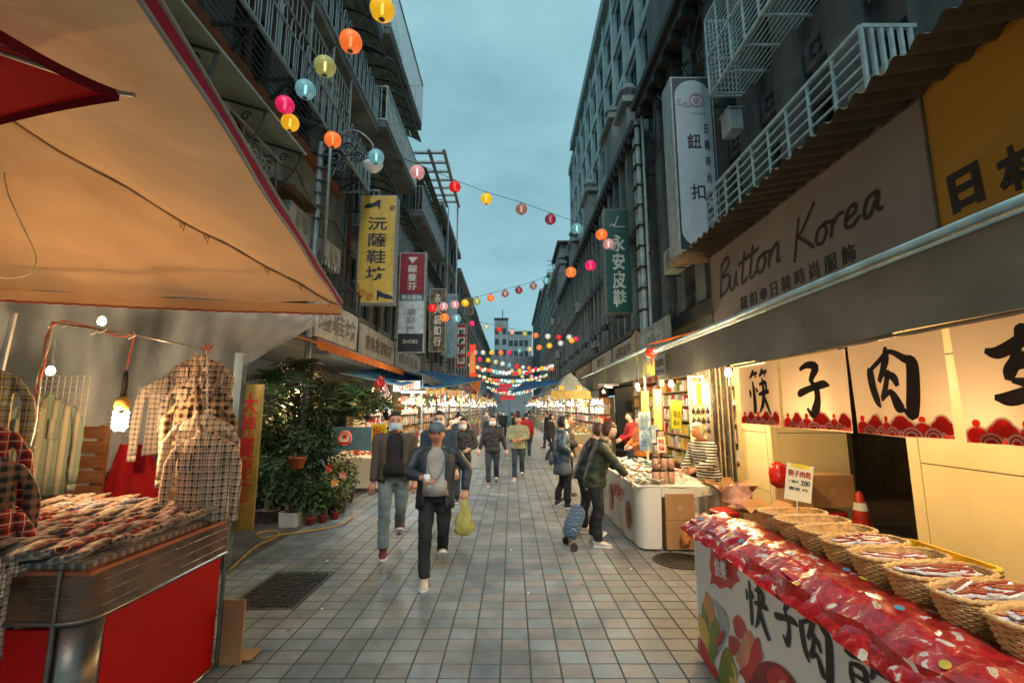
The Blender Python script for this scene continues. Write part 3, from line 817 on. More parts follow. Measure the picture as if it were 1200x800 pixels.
obj('shed_roof', MB().box(3.7, 6.2, 35.7, 41.3, 15.21, 15.4), FRAME_D, rt)
mb = MB().bar((4.2, 45, 13.6), (4.2, 45, 17), .08)
for z in (15.8, 16.3, 16.8): mb.bar((3.6, 45, z), (4.8, 45, z), .05)
obj('aerial', mb, FRAME_D, rt)
# ---- end of the street
e1 = bldg('end_building', 'pale office building closing the end of the street', 1, -6, 110, 118)
mb = MB().box(-1.2, 5.2, 118, 124, 0, 21.3).box(-4.6, -1.0, 117, 123, 0, 24.8).box(-9, -4.6, 119, 125, 0, 16)
obj('wall', mb, FAR_W, e1)
ox, oy, oz = wloc(e1)
wme, pme = window_meshes(1.0, 1.5, D_GLASS, FRAME_D, 1, 0)
for zz in (18.8, 16.0, 13.2):
    for x in [-.3 + 1.35 * i for i in range(4)]:
        w = link('window', wme, e1, loc=(x - ox, 117.95 - oy, zz - oz)); w.rotation_euler = (0, 0, R(90)); link('pane', pme, w)
    for x in (-3.9, -2.0):
        w = link('window', wme, e1, loc=(x - ox, 116.95 - oy, zz + 3 - oz)); w.rotation_euler = (0, 0, R(90)); link('pane', pme, w)
obj('roof_band', MB().box(-1.3, 5.3, 117.8, 118.0, 21.3, 21.9).box(-4.7, -.9, 116.8, 117, 24.8, 25.3), FRAME_D, e1)
mb = MB().box(-2.6, -2.4, 119, 119.2, 25, 28)
obj('mast', mb, FRAME_D, e1)
e2 = thing('overpass', 'dark grey footbridge slab crossing the far end of the street', 'overpass', (0, 92, 0))
obj('deck', MB().box(-8, 9, 92, 97, 8.2, 12.4), GREY_W, e2)
obj('pier', MB().box(-6.5, -5, 93, 96, 0, 8.19).box(6, 7.4, 93, 96, 0, 8.19), GREY_W, e2)

# ================================================================== LEFT SIDE BUILDINGS
l1 = bldg('balcony_building', 'dark apartment building on the left with caged iron balconies', -1, -4.4, -1, 11.4)
facade(l1, -1, -4.4, -1, 11.4, 3.2, 17.8, rng(-.8, 11.2, 7, .62), [(4.2, 5.7), (7.3, 8.7), (10.0, 11.5), (12.7, 14.1), (15.2, 16.6)], CONC, .3, trans=1)
def xbox(mb, xa, xb, *r): return mb.box(min(xa, xb), max(xa, xb), *r)
mb = MB(); xbox(mb, -4.39, -3.95, -1, 7.4, 3.55, 3.8)
obj('floor_slab', mb, CONC2, l1)
# ledge 1: pale sloping sheet with scroll brackets and a caged window
b1 = thing('sheet_awning', 'long pale green sheet awning on scrolled iron brackets above the left stalls', 'awning', (-3.9, 5, 6))
obj('awning_sheet', MB().add([(-4.38, 1.2, 6.25), (-3.45, 1.2, 5.95), (-3.45, 7.1, 5.95), (-4.38, 7.1, 6.25), (-4.38, 1.2, 6.29), (-3.45, 1.2, 5.99), (-3.45, 7.1, 5.99), (-4.38, 7.1, 6.29)],
    [(3, 2, 1, 0), (4, 5, 6, 7), (0, 1, 5, 4), (1, 2, 6, 5), (2, 3, 7, 6), (3, 0, 4, 7)]), mat('pale_green_sheet', (.30, .40, .36), .5, dirt=.5, scale=2), b1)
for k in range(6):
    mb = MB(); y = 1.6 + k * 1.08
    pts = [(-4.35 + .85 * math.sin(t * 1.57), y, 5.2 + .75 * (1 - math.cos(t * 1.57))) for t in [q / 8 for q in range(9)]]
    mb.tube(pts, .02, 5); mb.bar((-4.36, y, 6.2), (-3.47, y, 5.92), .03)
    for (cx, cz, r0) in ((-4.05, 5.75, .17), (-4.22, 5.45, .10), (-3.78, 5.86, .08)):
        mb.tube([(cx + r0 * (1 - a / 22) * math.cos(a * .5), y, cz + r0 * (1 - a / 22) * math.sin(a * .5)) for a in range(18)], .013, 4)
    obj('scroll_bracket', mb, RAIL_D, b1)
w1 = thing('iron_window_cage', 'scrolled wrought iron window cage under the pale green sheet awning', 'window cage', (-4, 5, 4.6))
mb = MB()
for (ya, yb) in ((1.4, 3.3), (3.6, 5.2), (5.4, 6.9)):
    for z in (4.35, 5.05, 5.7): mb.bar((-3.75, ya, z), (-3.75, yb, z), .03)
    mb.bar((-4.38, ya, 4.35), (-3.75, ya, 4.35), .03); mb.bar((-4.38, yb, 4.35), (-3.75, yb, 4.35), .03)
    n = int((yb - ya) / .11)
    for i in range(n + 1): y = ya + (yb - ya) * i / n; mb.bar((-3.75, y, 4.35), (-3.75, y, 5.05 if i % 4 else 5.7), .015)
    for i in range(int((yb - ya) / .42)):
        cy = ya + .25 + i * .42
        for sg in (1, -1):
            mb.tube([(-3.75, cy + sg * (.09 + .1 * (1 - a / 20) * math.cos(a * .55)), 5.37 + .15 * (1 - a / 20) * math.sin(a * .55)) for a in range(17)], .012, 4)
obj('iron_scroll', mb, RAIL_M, w1)
# ledge 2: open grille balcony with hoop topped railing
def hoop_rail(mb, x, ya, yb, z, h, step=.14, r=.010):
    n = int((yb - ya) / step); mb.bar((x, ya, z), (x, yb, z), .05); mb.bar((x, ya, z + h * .72), (x, yb, z + h * .72), .03)
    for i in range(n):
        y = ya + (yb - ya) * i / n; q = (yb - ya) / n
        if i % 2 == 0:
            mb.tube([(x, y, z)] + [(x, y + q * .5 - q * .5 * math.cos(a * .785), z + h * .86 + q * 1.1 * math.sin(a * .785)) for a in range(5)] + [(x, y + q, z)], r, 4, cap=False)
        else: mb.bar((x, y + q / 2, z), (x, y + q / 2, z + h * .7), r * 1.8)
def balcony(label, x, xw, ya, yb, z, h, hoop=True, roof=None, slab=False, beam=RAIL_D, mrail=RAIL_M):
    t = thing('balcony', label, 'balcony', (xw, (ya + yb) / 2, z))
    mb = MB()
    if hoop: hoop_rail(mb, x, ya, yb, z, h)
    else: railing(mb, (x, ya, z), (x, yb, z), h, int((yb - ya) / .13), .009, .02)
    for y in (ya, yb): railing(mb, (x, y, z), (xw, y, z), h, 6, .010, .02)
    obj('railing', mb, mrail, t)
    mb = MB()
    if slab: xbox(mb, xw, x, ya, yb, z - .22, z - .03)
    else:
        k = int(abs(x - xw) / .085)
        for i in range(k): xx = x + (xw - x) * (i + .5) / k; mb.bar((xx, ya, z), (xx, yb, z), .016)
        for i in range(int((yb - ya) / 1.1) + 1): y = min(yb, ya + i * 1.1); mb.bar((x, y, z - .03), (xw, y, z - .03), .05); mb.bar((x, y, z - .03), (xw, min(yb, y + .6), z - .03), .035)
    obj('balcony_floor', mb, CONC if slab else beam, t)
    if not slab:
        mb = MB(); xbox(mb, xw, xw + .16 * (1 if x > xw else -1), ya, yb, z - .18, z + .02); obj('support_beam', mb, RUST, t)
    if roof:
        zr = z + roof; s = 1 if x > xw else -1; mb = MB(); n = int((yb - ya) / .55)
        for i in range(n):
            y0_, y1_ = ya + (yb - ya) * i / n + .02, ya + (yb - ya) * (i + 1) / n - .02
            for (a, b, za, zb) in ((xw, x - s * .25, zr + .30, zr + .16), (x - s * .23, x + s * .12, zr + .15, zr - .05)):
                mb.add([(a, y0_, za), (b, y0_, zb), (b, y1_, zb), (a, y1_, za)], [(0, 1, 2, 3)])
        obj('glass_roof', mb, mat('greenish_panes', (.22, .33, .30), .3, var=.3, dirt=.3), t)
        mb = MB()
        for i in range(n + 1): y = ya + (yb - ya) * i / n; mb.bar((xw, y, zr + .28), (x - s * .24, y, zr + .14), .03); mb.bar((x - s * .24, y, zr + .14), (x + s * .12, y, zr - .07), .03)
        mb.bar((x + s * .12, ya, zr - .07), (x + s * .12, yb, zr - .07), .035)
        obj('roof_frame', mb, RAIL_D, t)
    return t
balcony('see-through iron balcony with hoop-topped railing and a rusty beam, lowest at the left', -3.6, -4.4, 2.4, 10.8, 7.15, .95)
balcony('second balcony up on the left building with a solid floor and glass roof', -3.6, -4.4, 3.0, 11.2, 9.3, 1.0, slab=True, roof=2.1)
balcony('third caged balcony up on the left building', -3.6, -4.4, 4.0, 11.3, 12.1, 1.1, slab=True, roof=2.2, hoop=False)
mb = MB()
for k in range(6): mb.bar((-3.62, 9.3 - 1.0 * k, 7.2), (-3.62, 9.3 - 1.0 * k, 9.2), .035)
for z in (8.2, 8.7): mb.bar((-3.62, 3, z), (-3.62, 9.3, z), .025)
for k in range(44): mb.bar((-3.62, 3 + .145 * k, 8.2), (-3.62, 3 + .145 * k, 8.7), .012)
cgl = thing('lattice_screen', 'dark lattice screen standing between the two lowest left balconies', 'screen', (-3.62, 6, 7.2)); obj('lattice', mb, RAIL_M, cgl)
l2 = bldg('grey_shophouse', 'second left building with glazed balconies behind the yellow shoe sign', -1, -4.4, 11.6, 16.4)
facade(l2, -1, -4.4, 11.5, 16.4, 3.2, 15.6, rng(11.6, 16.3, 4, .7), [(4.4, 6.0), (7.2, 8.9), (10.2, 11.8), (13, 14.6)], CONC2, .3, glass=T_GLASS, trans=1)
balcony('corner balcony with pale railing right of the street lamp', -3.5, -4.4, 11.6, 15.6, 9.7, 1.0, slab=True, roof=1.9, hoop=False, mrail=RAIL_W)
balcony('lower green-roofed balcony behind the yellow sign', -3.6, -4.4, 11.6, 16.0, 6.6, 1.0, slab=True, roof=1.7)
balcony('topmost caged balcony against the sky at the left', -3.5, -4.4, 11.6, 16.2, 12.6, 1.7, slab=True, hoop=False, mrail=RAIL_M)
l3 = bldg('green_shophouse', 'third left building with a white pergola on its roof edge', -1, -4.4, 16.5, 24)
facade(l3, -1, -4.3, 16.5, 24, 3.2, 12.6, rng(16.6, 23.9, 5, .7), [(4.3, 5.9), (7.0, 8.6), (9.8, 11.4)], GREY_W, .3, glass=T_GLASS, trans=1)
balcony('balcony on the third left building under the roof pergola', -3.5, -4.3, 16.8, 22.5, 9.4, 1.0, slab=True, roof=1.8, hoop=False)
balcony('low balcony on the third left building', -3.6, -4.3, 16.8, 23.5, 6.3, 1.0, slab=True, roof=1.7, hoop=False)
pg = thing('roof_pergola', 'white slatted pergola frame jutting over the street at the left roof edge', 'pergola', (-3.8, 21, 12))
mb = MB()
for k in range(7): mb.bar((-4.4, 18.6 + .8 * k, 12.9), (-2.95, 18.6 + .8 * k, 12.9), .16, .08)
for x in (-2.95, -3.6): mb.bar((x, 18.2, 12.82), (x, 23.9, 12.82), .14, .08)
obj('pergola_slat', mb, RAIL_M, pg)
obj('pergola_post', MB().bar((-3.0, 23.8, 3.2), (-3.0, 23.8, 12.8), .08).bar((-3.5, 23.8, 3.2), (-3.5, 23.8, 12.8), .05), RAIL_M, pg)
simple_bldg('tall_shophouse', 'fourth left building with dark storey bands', -1, -4.2, 24.1, 33.5, 13.4, CONC, 4, 5, .65)
simple_bldg('low_shophouse', 'fifth left building, lower, with rooftop tanks', -1, -4.2, 33.6, 53, 12.4, GREY_W, 3, 9)
simple_bldg('distant_shophouse', 'distant dark building far down the left side', -1, -4.2, 53.2, 78, 12.2, CONC2, 3, 9)
simple_bldg('farthest_shophouse', 'farthest left building next to the end building', -1, -4.6, 78.2, 112, 13.5, FAR_W, 4, 9)
# air conditioners and clutter on both facades
def ac_unit(x, y, z, side, label, s=1.0):
    t = thing('air_conditioner', label, 'air conditioner', (x, y, z), 'air conditioners on the shophouse walls')
    obj('casing', MB().cbox((x, y, z), (.3 * s, .8 * s, .55 * s), bev=.02), mat('ac_casing', (.36, .40, .38), .6, dirt=.5), t)
    xo = x - side * .152 * s
    mb = MB()
    for k in range(4): r = .05 + .05 * k; mb.tube([(xo, y + r * s * math.cos(a * .45), z + r * s * math.sin(a * .45)) for a in range(14)], .006, 4, closed=True)
    obj('fan_grille', mb, RAIL_D, t)
    mb = MB()
    for yy in (-.3, .3): mb.bar((x + side * .2, y + yy * s, z - .3 * s), (x - side * .15, y + yy * s, z - .3 * s), .03)
    obj('wall_bracket', mb, RAIL_D, t)
acs = [(-3.9, 7.7, 5.0, -1, 'pale air conditioner under a small lean-to roof left of the yellow sign'), (-3.9, 9.2, 4.9, -1, 'air conditioner just left of the foot of the yellow sign'),
       (-3.9, 17.2, 5.3, -1, 'air conditioner above the red and white sign'), (-3.9, 19.6, 8.4, -1, 'air conditioner on the third left building upper floor'),
       (-3.9, 26, 5.0, -1, 'air conditioner on the fourth left building, lower'), (-3.9, 29, 8.6, -1, 'air conditioner on the fourth left building, higher'),
       (3.6, 36, 6.0, 1, 'air conditioner low on the grey building at the right'), (3.6, 40, 9.4, 1, 'air conditioner high on the grey building at the right')]
acs += [(-3.9, 5.4, 8.3, -1, 'air conditioner behind the hoop-topped railing, nearer'), (-3.9, 8.6, 8.4, -1, 'air conditioner behind the hoop-topped railing, farther'), (-3.9, 12.6, 5.2, -1, 'air conditioner low behind the yellow sign'), (-3.9, 22.3, 5.0, -1, 'air conditioner by the pergola post'),
        (3.55, 14.9, 6.9, 1, 'air conditioner under the cornice right of the green sign'), (3.6, 9.6, 5.0, 1, 'air conditioner low behind the rounded white sign'), (3.6, 19.2, 4.6, 1, 'air conditioner over the brown fascia board'), (3.6, 24.5, 7.2, 1, 'air conditioner midway along the old row')]
for a in acs: ac_unit(*a)
t = thing('drain_pipes', 'brown and grey drainpipes down the left wall beside the street lamp', 'drainpipe', (-4.3, 9, 3))
for (y, r, m_) in ((6.6, .05, RUST), (9.9, .045, CONC2), (11.45, .06, RUST), (16.45, .06, CONC2), (14.2, .04, RUST)): obj('pipe', MB().tube([(-4.28, y, 3.3), (-4.28, y, 14)], r, 7), m_, t)
ln = thing('lean_to_roof', 'small tin lean-to roof over the air conditioner left of the yellow sign', 'lean-to', (-4, 7.7, 5.4))
obj('tin_sheet', MB().add([(-4.38, 7.1, 5.65), (-3.6, 7.1, 5.4), (-3.6, 8.4, 5.4), (-4.38, 8.4, 5.65), (-4.38, 7.1, 5.68), (-3.6, 7.1, 5.43), (-3.6, 8.4, 5.43), (-4.38, 8.4, 5.68)],
    [(3, 2, 1, 0), (4, 5, 6, 7), (0, 1, 5, 4), (1, 2, 6, 5), (2, 3, 7, 6), (3, 0, 4, 7)]), mat('brown_tin', (.16, .12, .07), .6, dirt=.4), ln)
# spiky hoop railing low at left above the orange awning
sr = thing('spiked_railing', 'low dark railing with curled spikes between the lamp post and the yellow sign', 'railing', (-3.8, 9, 4.1))
mb = MB(); hoop_rail(mb, -3.75, 6.8, 11.0, 4.0, .7, .16, .012); obj('railing', mb, RAIL_D, sr)
# ================================================================== RIGHT: NEAR STALL
INK = mat('black_ink', (.018, .016, .015), .6, var=.1, bump=0)
RED_P = mat('red_print', (.50, .02, .012), .7, var=.15, bump=0)
CREAM_P = mat('cream_print', (.72, .58, .44), .8, var=.05, bump=0)
WHITE_P = mat('white_print', (.75, .75, .72), .6, var=.05, bump=0)
def lamp(name, loc, power, color, rad=.05, label=None, kind='bulb', blen=.11, group=None, visible=3.0, rot=0):
    """a lamp: socket, glowing glass and the light it gives"""
    t = thing(name, label, 'lamp', tuple(loc), group)
    mb = MB()
    if kind == 'bulb': mb.lathe([(.0, -.09), (.03, -.08), (.042, -.05), (.035, -.015), (.018, .01), (0, .011)], loc, 10)
    else:
        c, s = math.cos(rot), math.sin(rot); L = blen
        mb.tube([(loc[0] - s * L, loc[1] - c * L, loc[2]), (loc[0] + s * L, loc[1] + c * L, loc[2])], .018, 8)
    obj('lamp_glass', mb, emis('glow_%s_%d' % (name, int(visible * 10)), color, visible * 3), t, smooth=True)
    hb = MB()
    if kind == 'bulb': hb.lathe([(.02, .012), (.024, .02), (.024, .07), (.01, .08), (.004, .3), (0, .3)], loc, 8)
    else: hb.box(loc[0] - .03, loc[0] + .03, loc[1] - blen * abs(math.cos(rot)) - .02, loc[1] + blen * abs(math.cos(rot)) + .02, loc[2] + .02, loc[2] + .06) if rot == 0 else hb.box(loc[0] - blen, loc[0] + blen, loc[1] - .03, loc[1] + .03, loc[2] + .02, loc[2] + .06)
    obj('socket', hb, mat('lamp_socket', (.08, .07, .06), .5, bump=0), t)
    ld = bpy.data.lights.new(name, 'POINT'); ld.energy = power; ld.color = color; ld.shadow_soft_size = rad
    lo = bpy.data.objects.new('lamp_light', ld); COL.objects.link(lo); lo.parent = t; lo.location = (0, 0, -.13 if kind == 'bulb' else -.06)
    return t
WARM = (1.0, .68, .30); WARM2 = (1.0, .78, .48); COOL = (.88, .96, 1.0)

# awning with hanging valance
VAL = cloth('tarp_grey', (.19, .19, .155), .06, var=.35, scale=2.2, bump=.5, bscale=3.5, rough=.5)
VAL2 = cloth('tarp_printed', (.16, .18, .16), .18, var=.3, scale=2.2, bump=.4, bscale=5, rough=.5, print2=(.28, .30, .08), pscale=1.9, pthr=.60)
BARW = mat('awning_bar', (.40, .58, .60), .4, .2, bump=0)
aw = thing('awning', 'near grey tarpaulin awning whose long valance hangs above the printed curtain', 'awning', (3, 3.8, 2.6))
def val_fn(u, v, X=2.15, ya=.6, yb=6.72, zt=2.58, zb=2.17):
    y = ya + (yb - ya) * u
    sag = .012 * math.sin(y * 7) * v + .02 * math.sin(y * 2.3 + 1) * v
    return (X + sag, y, zt + (zb - zt) * v + .006 * math.sin(y * 3))
obj('valance', MB().grid(lambda u, v: val_fn(u, v), 60, 6), VAL, aw, smooth=True)
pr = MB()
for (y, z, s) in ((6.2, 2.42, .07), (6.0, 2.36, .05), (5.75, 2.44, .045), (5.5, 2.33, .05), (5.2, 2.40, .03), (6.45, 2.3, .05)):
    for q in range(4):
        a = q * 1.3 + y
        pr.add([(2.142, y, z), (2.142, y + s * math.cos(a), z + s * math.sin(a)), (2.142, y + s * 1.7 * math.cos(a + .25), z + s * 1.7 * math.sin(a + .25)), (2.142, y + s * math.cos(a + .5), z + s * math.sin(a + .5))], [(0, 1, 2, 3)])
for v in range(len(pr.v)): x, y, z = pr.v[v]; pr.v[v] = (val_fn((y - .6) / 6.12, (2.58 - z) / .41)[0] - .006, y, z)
obj('leaf_print', pr, mat('yellow_green_print', (.30, .32, .07), .6), aw, kind='stuff')  # yellow reflections on the valance, painted as leaf-shaped marks
obj('awning_roof', MB().grid(lambda u, v: (2.15 + 1.75 * v, .6 + 6.12 * u, 2.60 + .42 * v - .04 * math.sin(v * 3.14) + .01 * math.sin(u * 40)), 40, 6), VAL, aw, smooth=True)
obj('front_bar', MB().tube([(2.135, .6, 2.615), (2.135, 6.75, 2.615)], .026, 8).tube([(2.12, .6, 2.565), (2.12, 6.75, 2.565)], .009, 6), BARW, aw, smooth=True)
obj('awning_arm', MB().tube([(2.2, 6.7, 2.6), (3.9, 6.7, 2.75)], .02, 6), RAIL_D, aw)
nt_ = thing('hanging_notice', 'small pale printed notice pinned to the far end of the near valance', 'notice', (2.1, 6.4, 2.36))
obj('card', MB().box(2.095, 2.10, 6.22, 6.66, 2.22, 2.5), mat('notice_card', (.42, .44, .44), .6, bump=0), nt_)
letters('老店特價', (2.094, 6.44, 2.40), (0, -1, 0), (0, 0, 1), .36, .10, mat('brown_print', (.22, .1, .06), .6, bump=0), nt_, .01)
letters('永樂市場', (2.094, 6.44, 2.28), (0, -1, 0), (0, 0, 1), .34, .05, MATS['brown_print'], nt_)

# printed curtain of separate panels on a rod
NOREN = cloth('curtain_cotton', (.80, .60, .44), .42, var=.05, bump=.35, bscale=4)
REDC = cloth('curtain_red_dye', (.88, .045, .025), .62, var=.05, bump=0)
INKC = cloth('curtain_ink', (.035, .025, .02), .3, var=.05, bump=0)
rod = thing('curtain_rod', 'thin rod under the near valance that carries the printed curtain', 'rod', (2.2, 2.6, 2.17))
obj('rod', MB().tube([(2.2, .7, 2.165), (2.2, 4.5, 2.165)], .012, 8), mat('rod_steel', (.3, .25, .2), .4, .5), rod)
def wave(y, ph): return .022 * math.sin(y * 8 + ph) + .010 * math.sin(y * 19 + ph * 2)
def disc(mb, cx, cz, r, X, out, fx, a0=0.0, a1=2 * math.pi, n=14, zmin=None):
    pts = [(cx, cz)] + [(cx + r * math.cos(a0 + (a1 - a0) * k / n), cz + r * math.sin(a0 + (a1 - a0) * k / n)) for k in range(n + 1)]
    if zmin is not None: pts = [(a, max(b, zmin)) for a, b in pts]
    b = [(X + fx(a) - out, a, c) for a, c in pts]
    mb.add(b, [(0, k + 1, k + 2) for k in range(n)])
def curtain(ya, yb, glyph, label, ph, zt=2.155, zb=1.60, zb2=None):
    """ya far edge, yb near edge"""
    t = thing('shop_curtain', label, 'curtain', (2.2, (ya + yb) / 2, 2.1), 'printed curtain panels over the meat stall')
    zb2 = zb if zb2 is None else zb2
    fx = lambda y: wave(y, ph)
    def fn(u, v):
        y = ya + (yb - ya) * u; pinch = 1 - .03 * v
        y = (ya + yb) / 2 + (y - (ya + yb) / 2) * pinch
        z = zt + ((zb + (zb2 - zb) * u) - zt) * v
        return (2.2 + fx(y) * (.3 + .7 * v), y, z)
    def wob(y, z): return 2.2 + fx(y) * (.3 + .7 * (zt - z) / (zt - zb))
    obj('cotton_panel', MB().grid(fn, 20, 8), NOREN, t, smooth=True)
    w = ya - yb; cy = (ya + yb) / 2
    if glyph:
        mb = MB(); gw, gh = (min(w, .7) * .52, .40)
        strokes(glyph, (0, cy, zt - .245), (0, -1, 0), (0, 0, 1), gw, gh, INK, None, mb=mb, out=.0, width=1.3)
        mb.v = [(wob(y, z) - .006 + x * .5, y, z) for x, y, z in mb.v]
        obj('lettering', mb, INKC, t)
    # red cloud border
    mr, mc = MB(), MB(); z0 = zb + (zb2 - zb) * .5 + .006
    n = max(3, round(w / .115)); st = (w * .965) / n; y0 = cy - w * .965 / 2
    def D(mb, c, z, r, o, zm=z0, a0=0.0, a1=6.2832): disc(mb, c, z, r, 0, -.0, lambda q: 0, a0, a1, 16, zm); k = 18; mb.v[-k:] = [(wob(a, b) - .004 - o * .0012, min(max(a, y0 - .002), y0 + w * .965 + .002), b) for _, a, b in mb.v[-k:]]
    mr.add([(wob(y0 + w * .965 * i / 12, z0) - .0035, y0 + w * .965 * i / 12, z) for i in range(13) for z in (z0, z0 + .055)], [(2 * i, 2 * i + 2, 2 * i + 3, 2 * i + 1) for i in range(12)])
    for i in range(n):
        c = y0 + st * (i + .5); hi = i % 2 == 0
        zc = z0 + (.050 if hi else .030)
        if hi:
            for (dy, dz, r) in ((-.032, .0, .034), (.032, .0, .034), (0, .022, .040)):
                D(mc, c + dy, zc + dz, r + .011, 1); D(mr, c + dy, zc + dz, r, 2)
        else: D(mc, c, zc, .054, 1); D(mr, c, zc, .044, 2)
        D(mc, c + st / 2 - (st if i == n - 1 else 0), z0, .050, 3); D(mr, c + st / 2 - (st if i == n - 1 else 0), z0, .040, 4)
        D(mc, c + st / 2 - (st if i == n - 1 else 0), z0, .030, 5); D(mr, c + st / 2 - (st if i == n - 1 else 0), z0, .021, 6)
        if not hi: D(mr, c, zc + .062, .018, 1)
    obj('cloud_print', mr, REDC, t); obj('cloud_outline', mc, NOREN, t)
    return t
curtain(4.40, 3.75, G_KUAI, 'farthest cream curtain panel, narrow and yellow-lit, with brushed 筷', .5, 2.145, 1.62, 1.60)
curtain(3.72, 2.985, G_ZI, 'second curtain panel from the far end, with brushed 子', 1.4, 2.145, 1.61, 1.595)
curtain(2.965, 2.30, G_ROU, 'third curtain panel, left of the wide gap, with brushed 肉', 2.6, 2.155, 1.60, 1.59)
curtain(2.26, 1.60, G_ZHUO, 'wide curtain panel with a half seen thick brushed character at the photo edge', 3.3, 2.16, 1.59, 1.58)
curtain(1.57, .75, None, 'nearest cream curtain panel, just outside the right photo edge', 4.1, 2.16, 1.58)
for k, (y, x, z, pw) in enumerate(((5.15, 2.45, 2.2, 105), (3.4, 2.6, 1.78, 29), (2.2, 2.6, 1.76, 21), (1.1, 2.6, 1.76, 18))):
    lamp('stall_bulb', (x, y, z), pw, WARM, .05, ['bare warm bulb past the far end of the printed curtain', 'bare warm bulb hidden behind the curtain panels 筷 and 子', 'bare warm bulb hidden behind the curtain panel 肉', 'bare warm bulb behind the nearest curtain panels'][k])
mb = MB()
for y in (5.15, 3.4, 2.2, 1.1): mb.tube([(2.45 if y > 5 else 2.8, y, 2.0), (2.45, y, 2.62)], .004, 4)
mb.tube([(2.45, .8, 2.63), (2.45, 5.3, 2.63)], .005, 4)
tag(obj('lamp_wire', mb, RAIL_D, origin=(2.45, 3, 2.6)), 'thin black wire under the near awning that feeds the hidden bulbs', 'wire')

# sign boards of the clothes shop
bd = thing('shop_signboard', 'long grey-brown signboard with handwritten Button Korea above the near awning', 'sign', (3.0, 4.85, 3.4))
M_BD = mat('signboard_taupe', (.26, .215, .19), .5, var=.06, scale=1.2, bump=.05, dirt=.15)
obj('board', MB().box(3.0, 3.08, 3.05, 6.66, 2.62, 4.0), M_BD, bd)
obj('edge_trim', MB().box(2.985, 3.09, 3.04, 6.68, 4.001, 4.03).box(2.99, 3.085, 6.662, 6.68, 2.62, 4.0), mat('trim_brown', (.14, .11, .08), .5), bd)
g, tot = script_word('Button'); p1, p2 = atX(842, 330, 3.0), atX(918, 285, 3.0)
strokes(g, (3.0, (p1.y + p2.y) / 2, (p1.z + p2.z) / 2 + .03), (0, -1, 0.03), (0, .03, 1), abs(p1.y - p2.y), .46, INK, bd, width=1.9)
g, tot = script_word('Korea'); p1, p2 = atX(928, 270, 3.0), atX(1037, 225, 3.0)
strokes(g, (3.0, (p1.y + p2.y) / 2, (p1.z + p2.z) / 2 - .02), (0, -1, 0.02), (0, .02, 1), abs(p1.y - p2.y), .40, INK, bd, width=2.1)
p1, p2 = atX(868, 358, 3.0), atX(1003, 297, 3.0)
letters('鈕 扣 ● 日 韓 時 尚 服 飾', (3.0, (p1.y + p2.y) / 2, (p1.z + p2.z) / 2 + .02), (0, -1, 0), (0, 0, 1), abs(p1.y - p2.y), .175, INK, bd, .006)
bd2 = thing('shop_signboard', 'amber yellow signboard with the black characters 日本 at the top right corner', 'sign', (3.0, 1.8, 3.4))
obj('board', MB().box(2.99, 3.08, .2, 3.02, 2.62, 4.06), mat('signboard_amber', (.42, .20, .022), .45, var=.08, scale=1.5, bump=.05), bd2)
obj('edge_trim', MB().box(2.975, 3.09, 3.022, 3.037, 2.62, 4.06), MATS['trim_brown'], bd2)
for ch, (xa, ya_, xb, yb_) in (('日', (1112, 245, 1152, 195)), ('本', (1168, 225, 1212, 168))):
    a, b = atX(xa, (ya_ + yb_) / 2, 2.99), atX(xb, (ya_ + yb_) / 2, 2.99)
    zt, zb = atX((xa + xb) / 2, yb_, 2.99).z, atX((xa + xb) / 2, ya_, 2.99).z
    letters(ch, (2.99, (a.y + b.y) / 2, (zt + zb) / 2), (0, -1, .04), (0, .04, 1), abs(a.y - b.y), zt - zb, INK, bd2, .05)
a = atX(1150, 262, 2.99)
letters('服飾', (2.99, 1.2, 3.25), (0, -1, 0), (0, 0, 1), .6, .28, INK, bd2, .04)
# corrugated eave above the boards
ev = thing('corrugated_eave', 'brown corrugated eave sheet over the Button Korea signboard', 'eave', (2.7, 3.8, 4.0))
def corr(u, v):
    y = .3 + 6.6 * u; return (2.42 + .7 * v, y, 3.93 + .12 * v + .028 * math.sin(y * 2 * math.pi / .17))
obj('corrugated_sheet', MB().grid(corr, 312, 2), mat('corrugated_brown', (.14, .105, .06), .6, dirt=.4, scale=3), ev, smooth=True)
obj('eave_purlin', MB().tube([(2.6, .3, 3.99), (2.6, 6.9, 3.99)], .018, 6).tube([(2.98, .3, 4.06), (2.98, 6.9, 4.06)], .018, 6), RAIL_D, ev)

# ---- the table with its printed front
TZ = .885
tb = thing('stall_table', 'long stall table with a white printed banner front at the lower right', 'table', (1.8, 2.2, 0))
M_BAN = cloth('vinyl_banner', (.70, .71, .70), .12, var=.05, bump=.12, bscale=3, rough=.4)
obj('tabletop', MB().box(1.36, 2.5, .5, 3.5, TZ - .04, TZ - .004), mat('grey_tabletop', (.45, .44, .42), .5), tb)
mb = MB()
for x in (1.42, 2.42):
    for y in (.6, 3.4):
        obj('leg', MB().tube([(x, y, 0), (x, y, TZ - .05)], .018, 8), RAIL_D, tb)
bx = lambda y: 1.335 + .010 * math.sin(y * 4.3) + .004 * math.sin(y * 11)
obj('banner', MB().grid(lambda u, v: (bx(.5 + 3.02 * u), .5 + 3.02 * u, .02 + (TZ - .02) * v), 40, 4).grid(lambda u, v: (1.335 + 1.1 * u, 3.52, .02 + (TZ - .02) * v), 8, 4), M_BAN, tb, smooth=True)
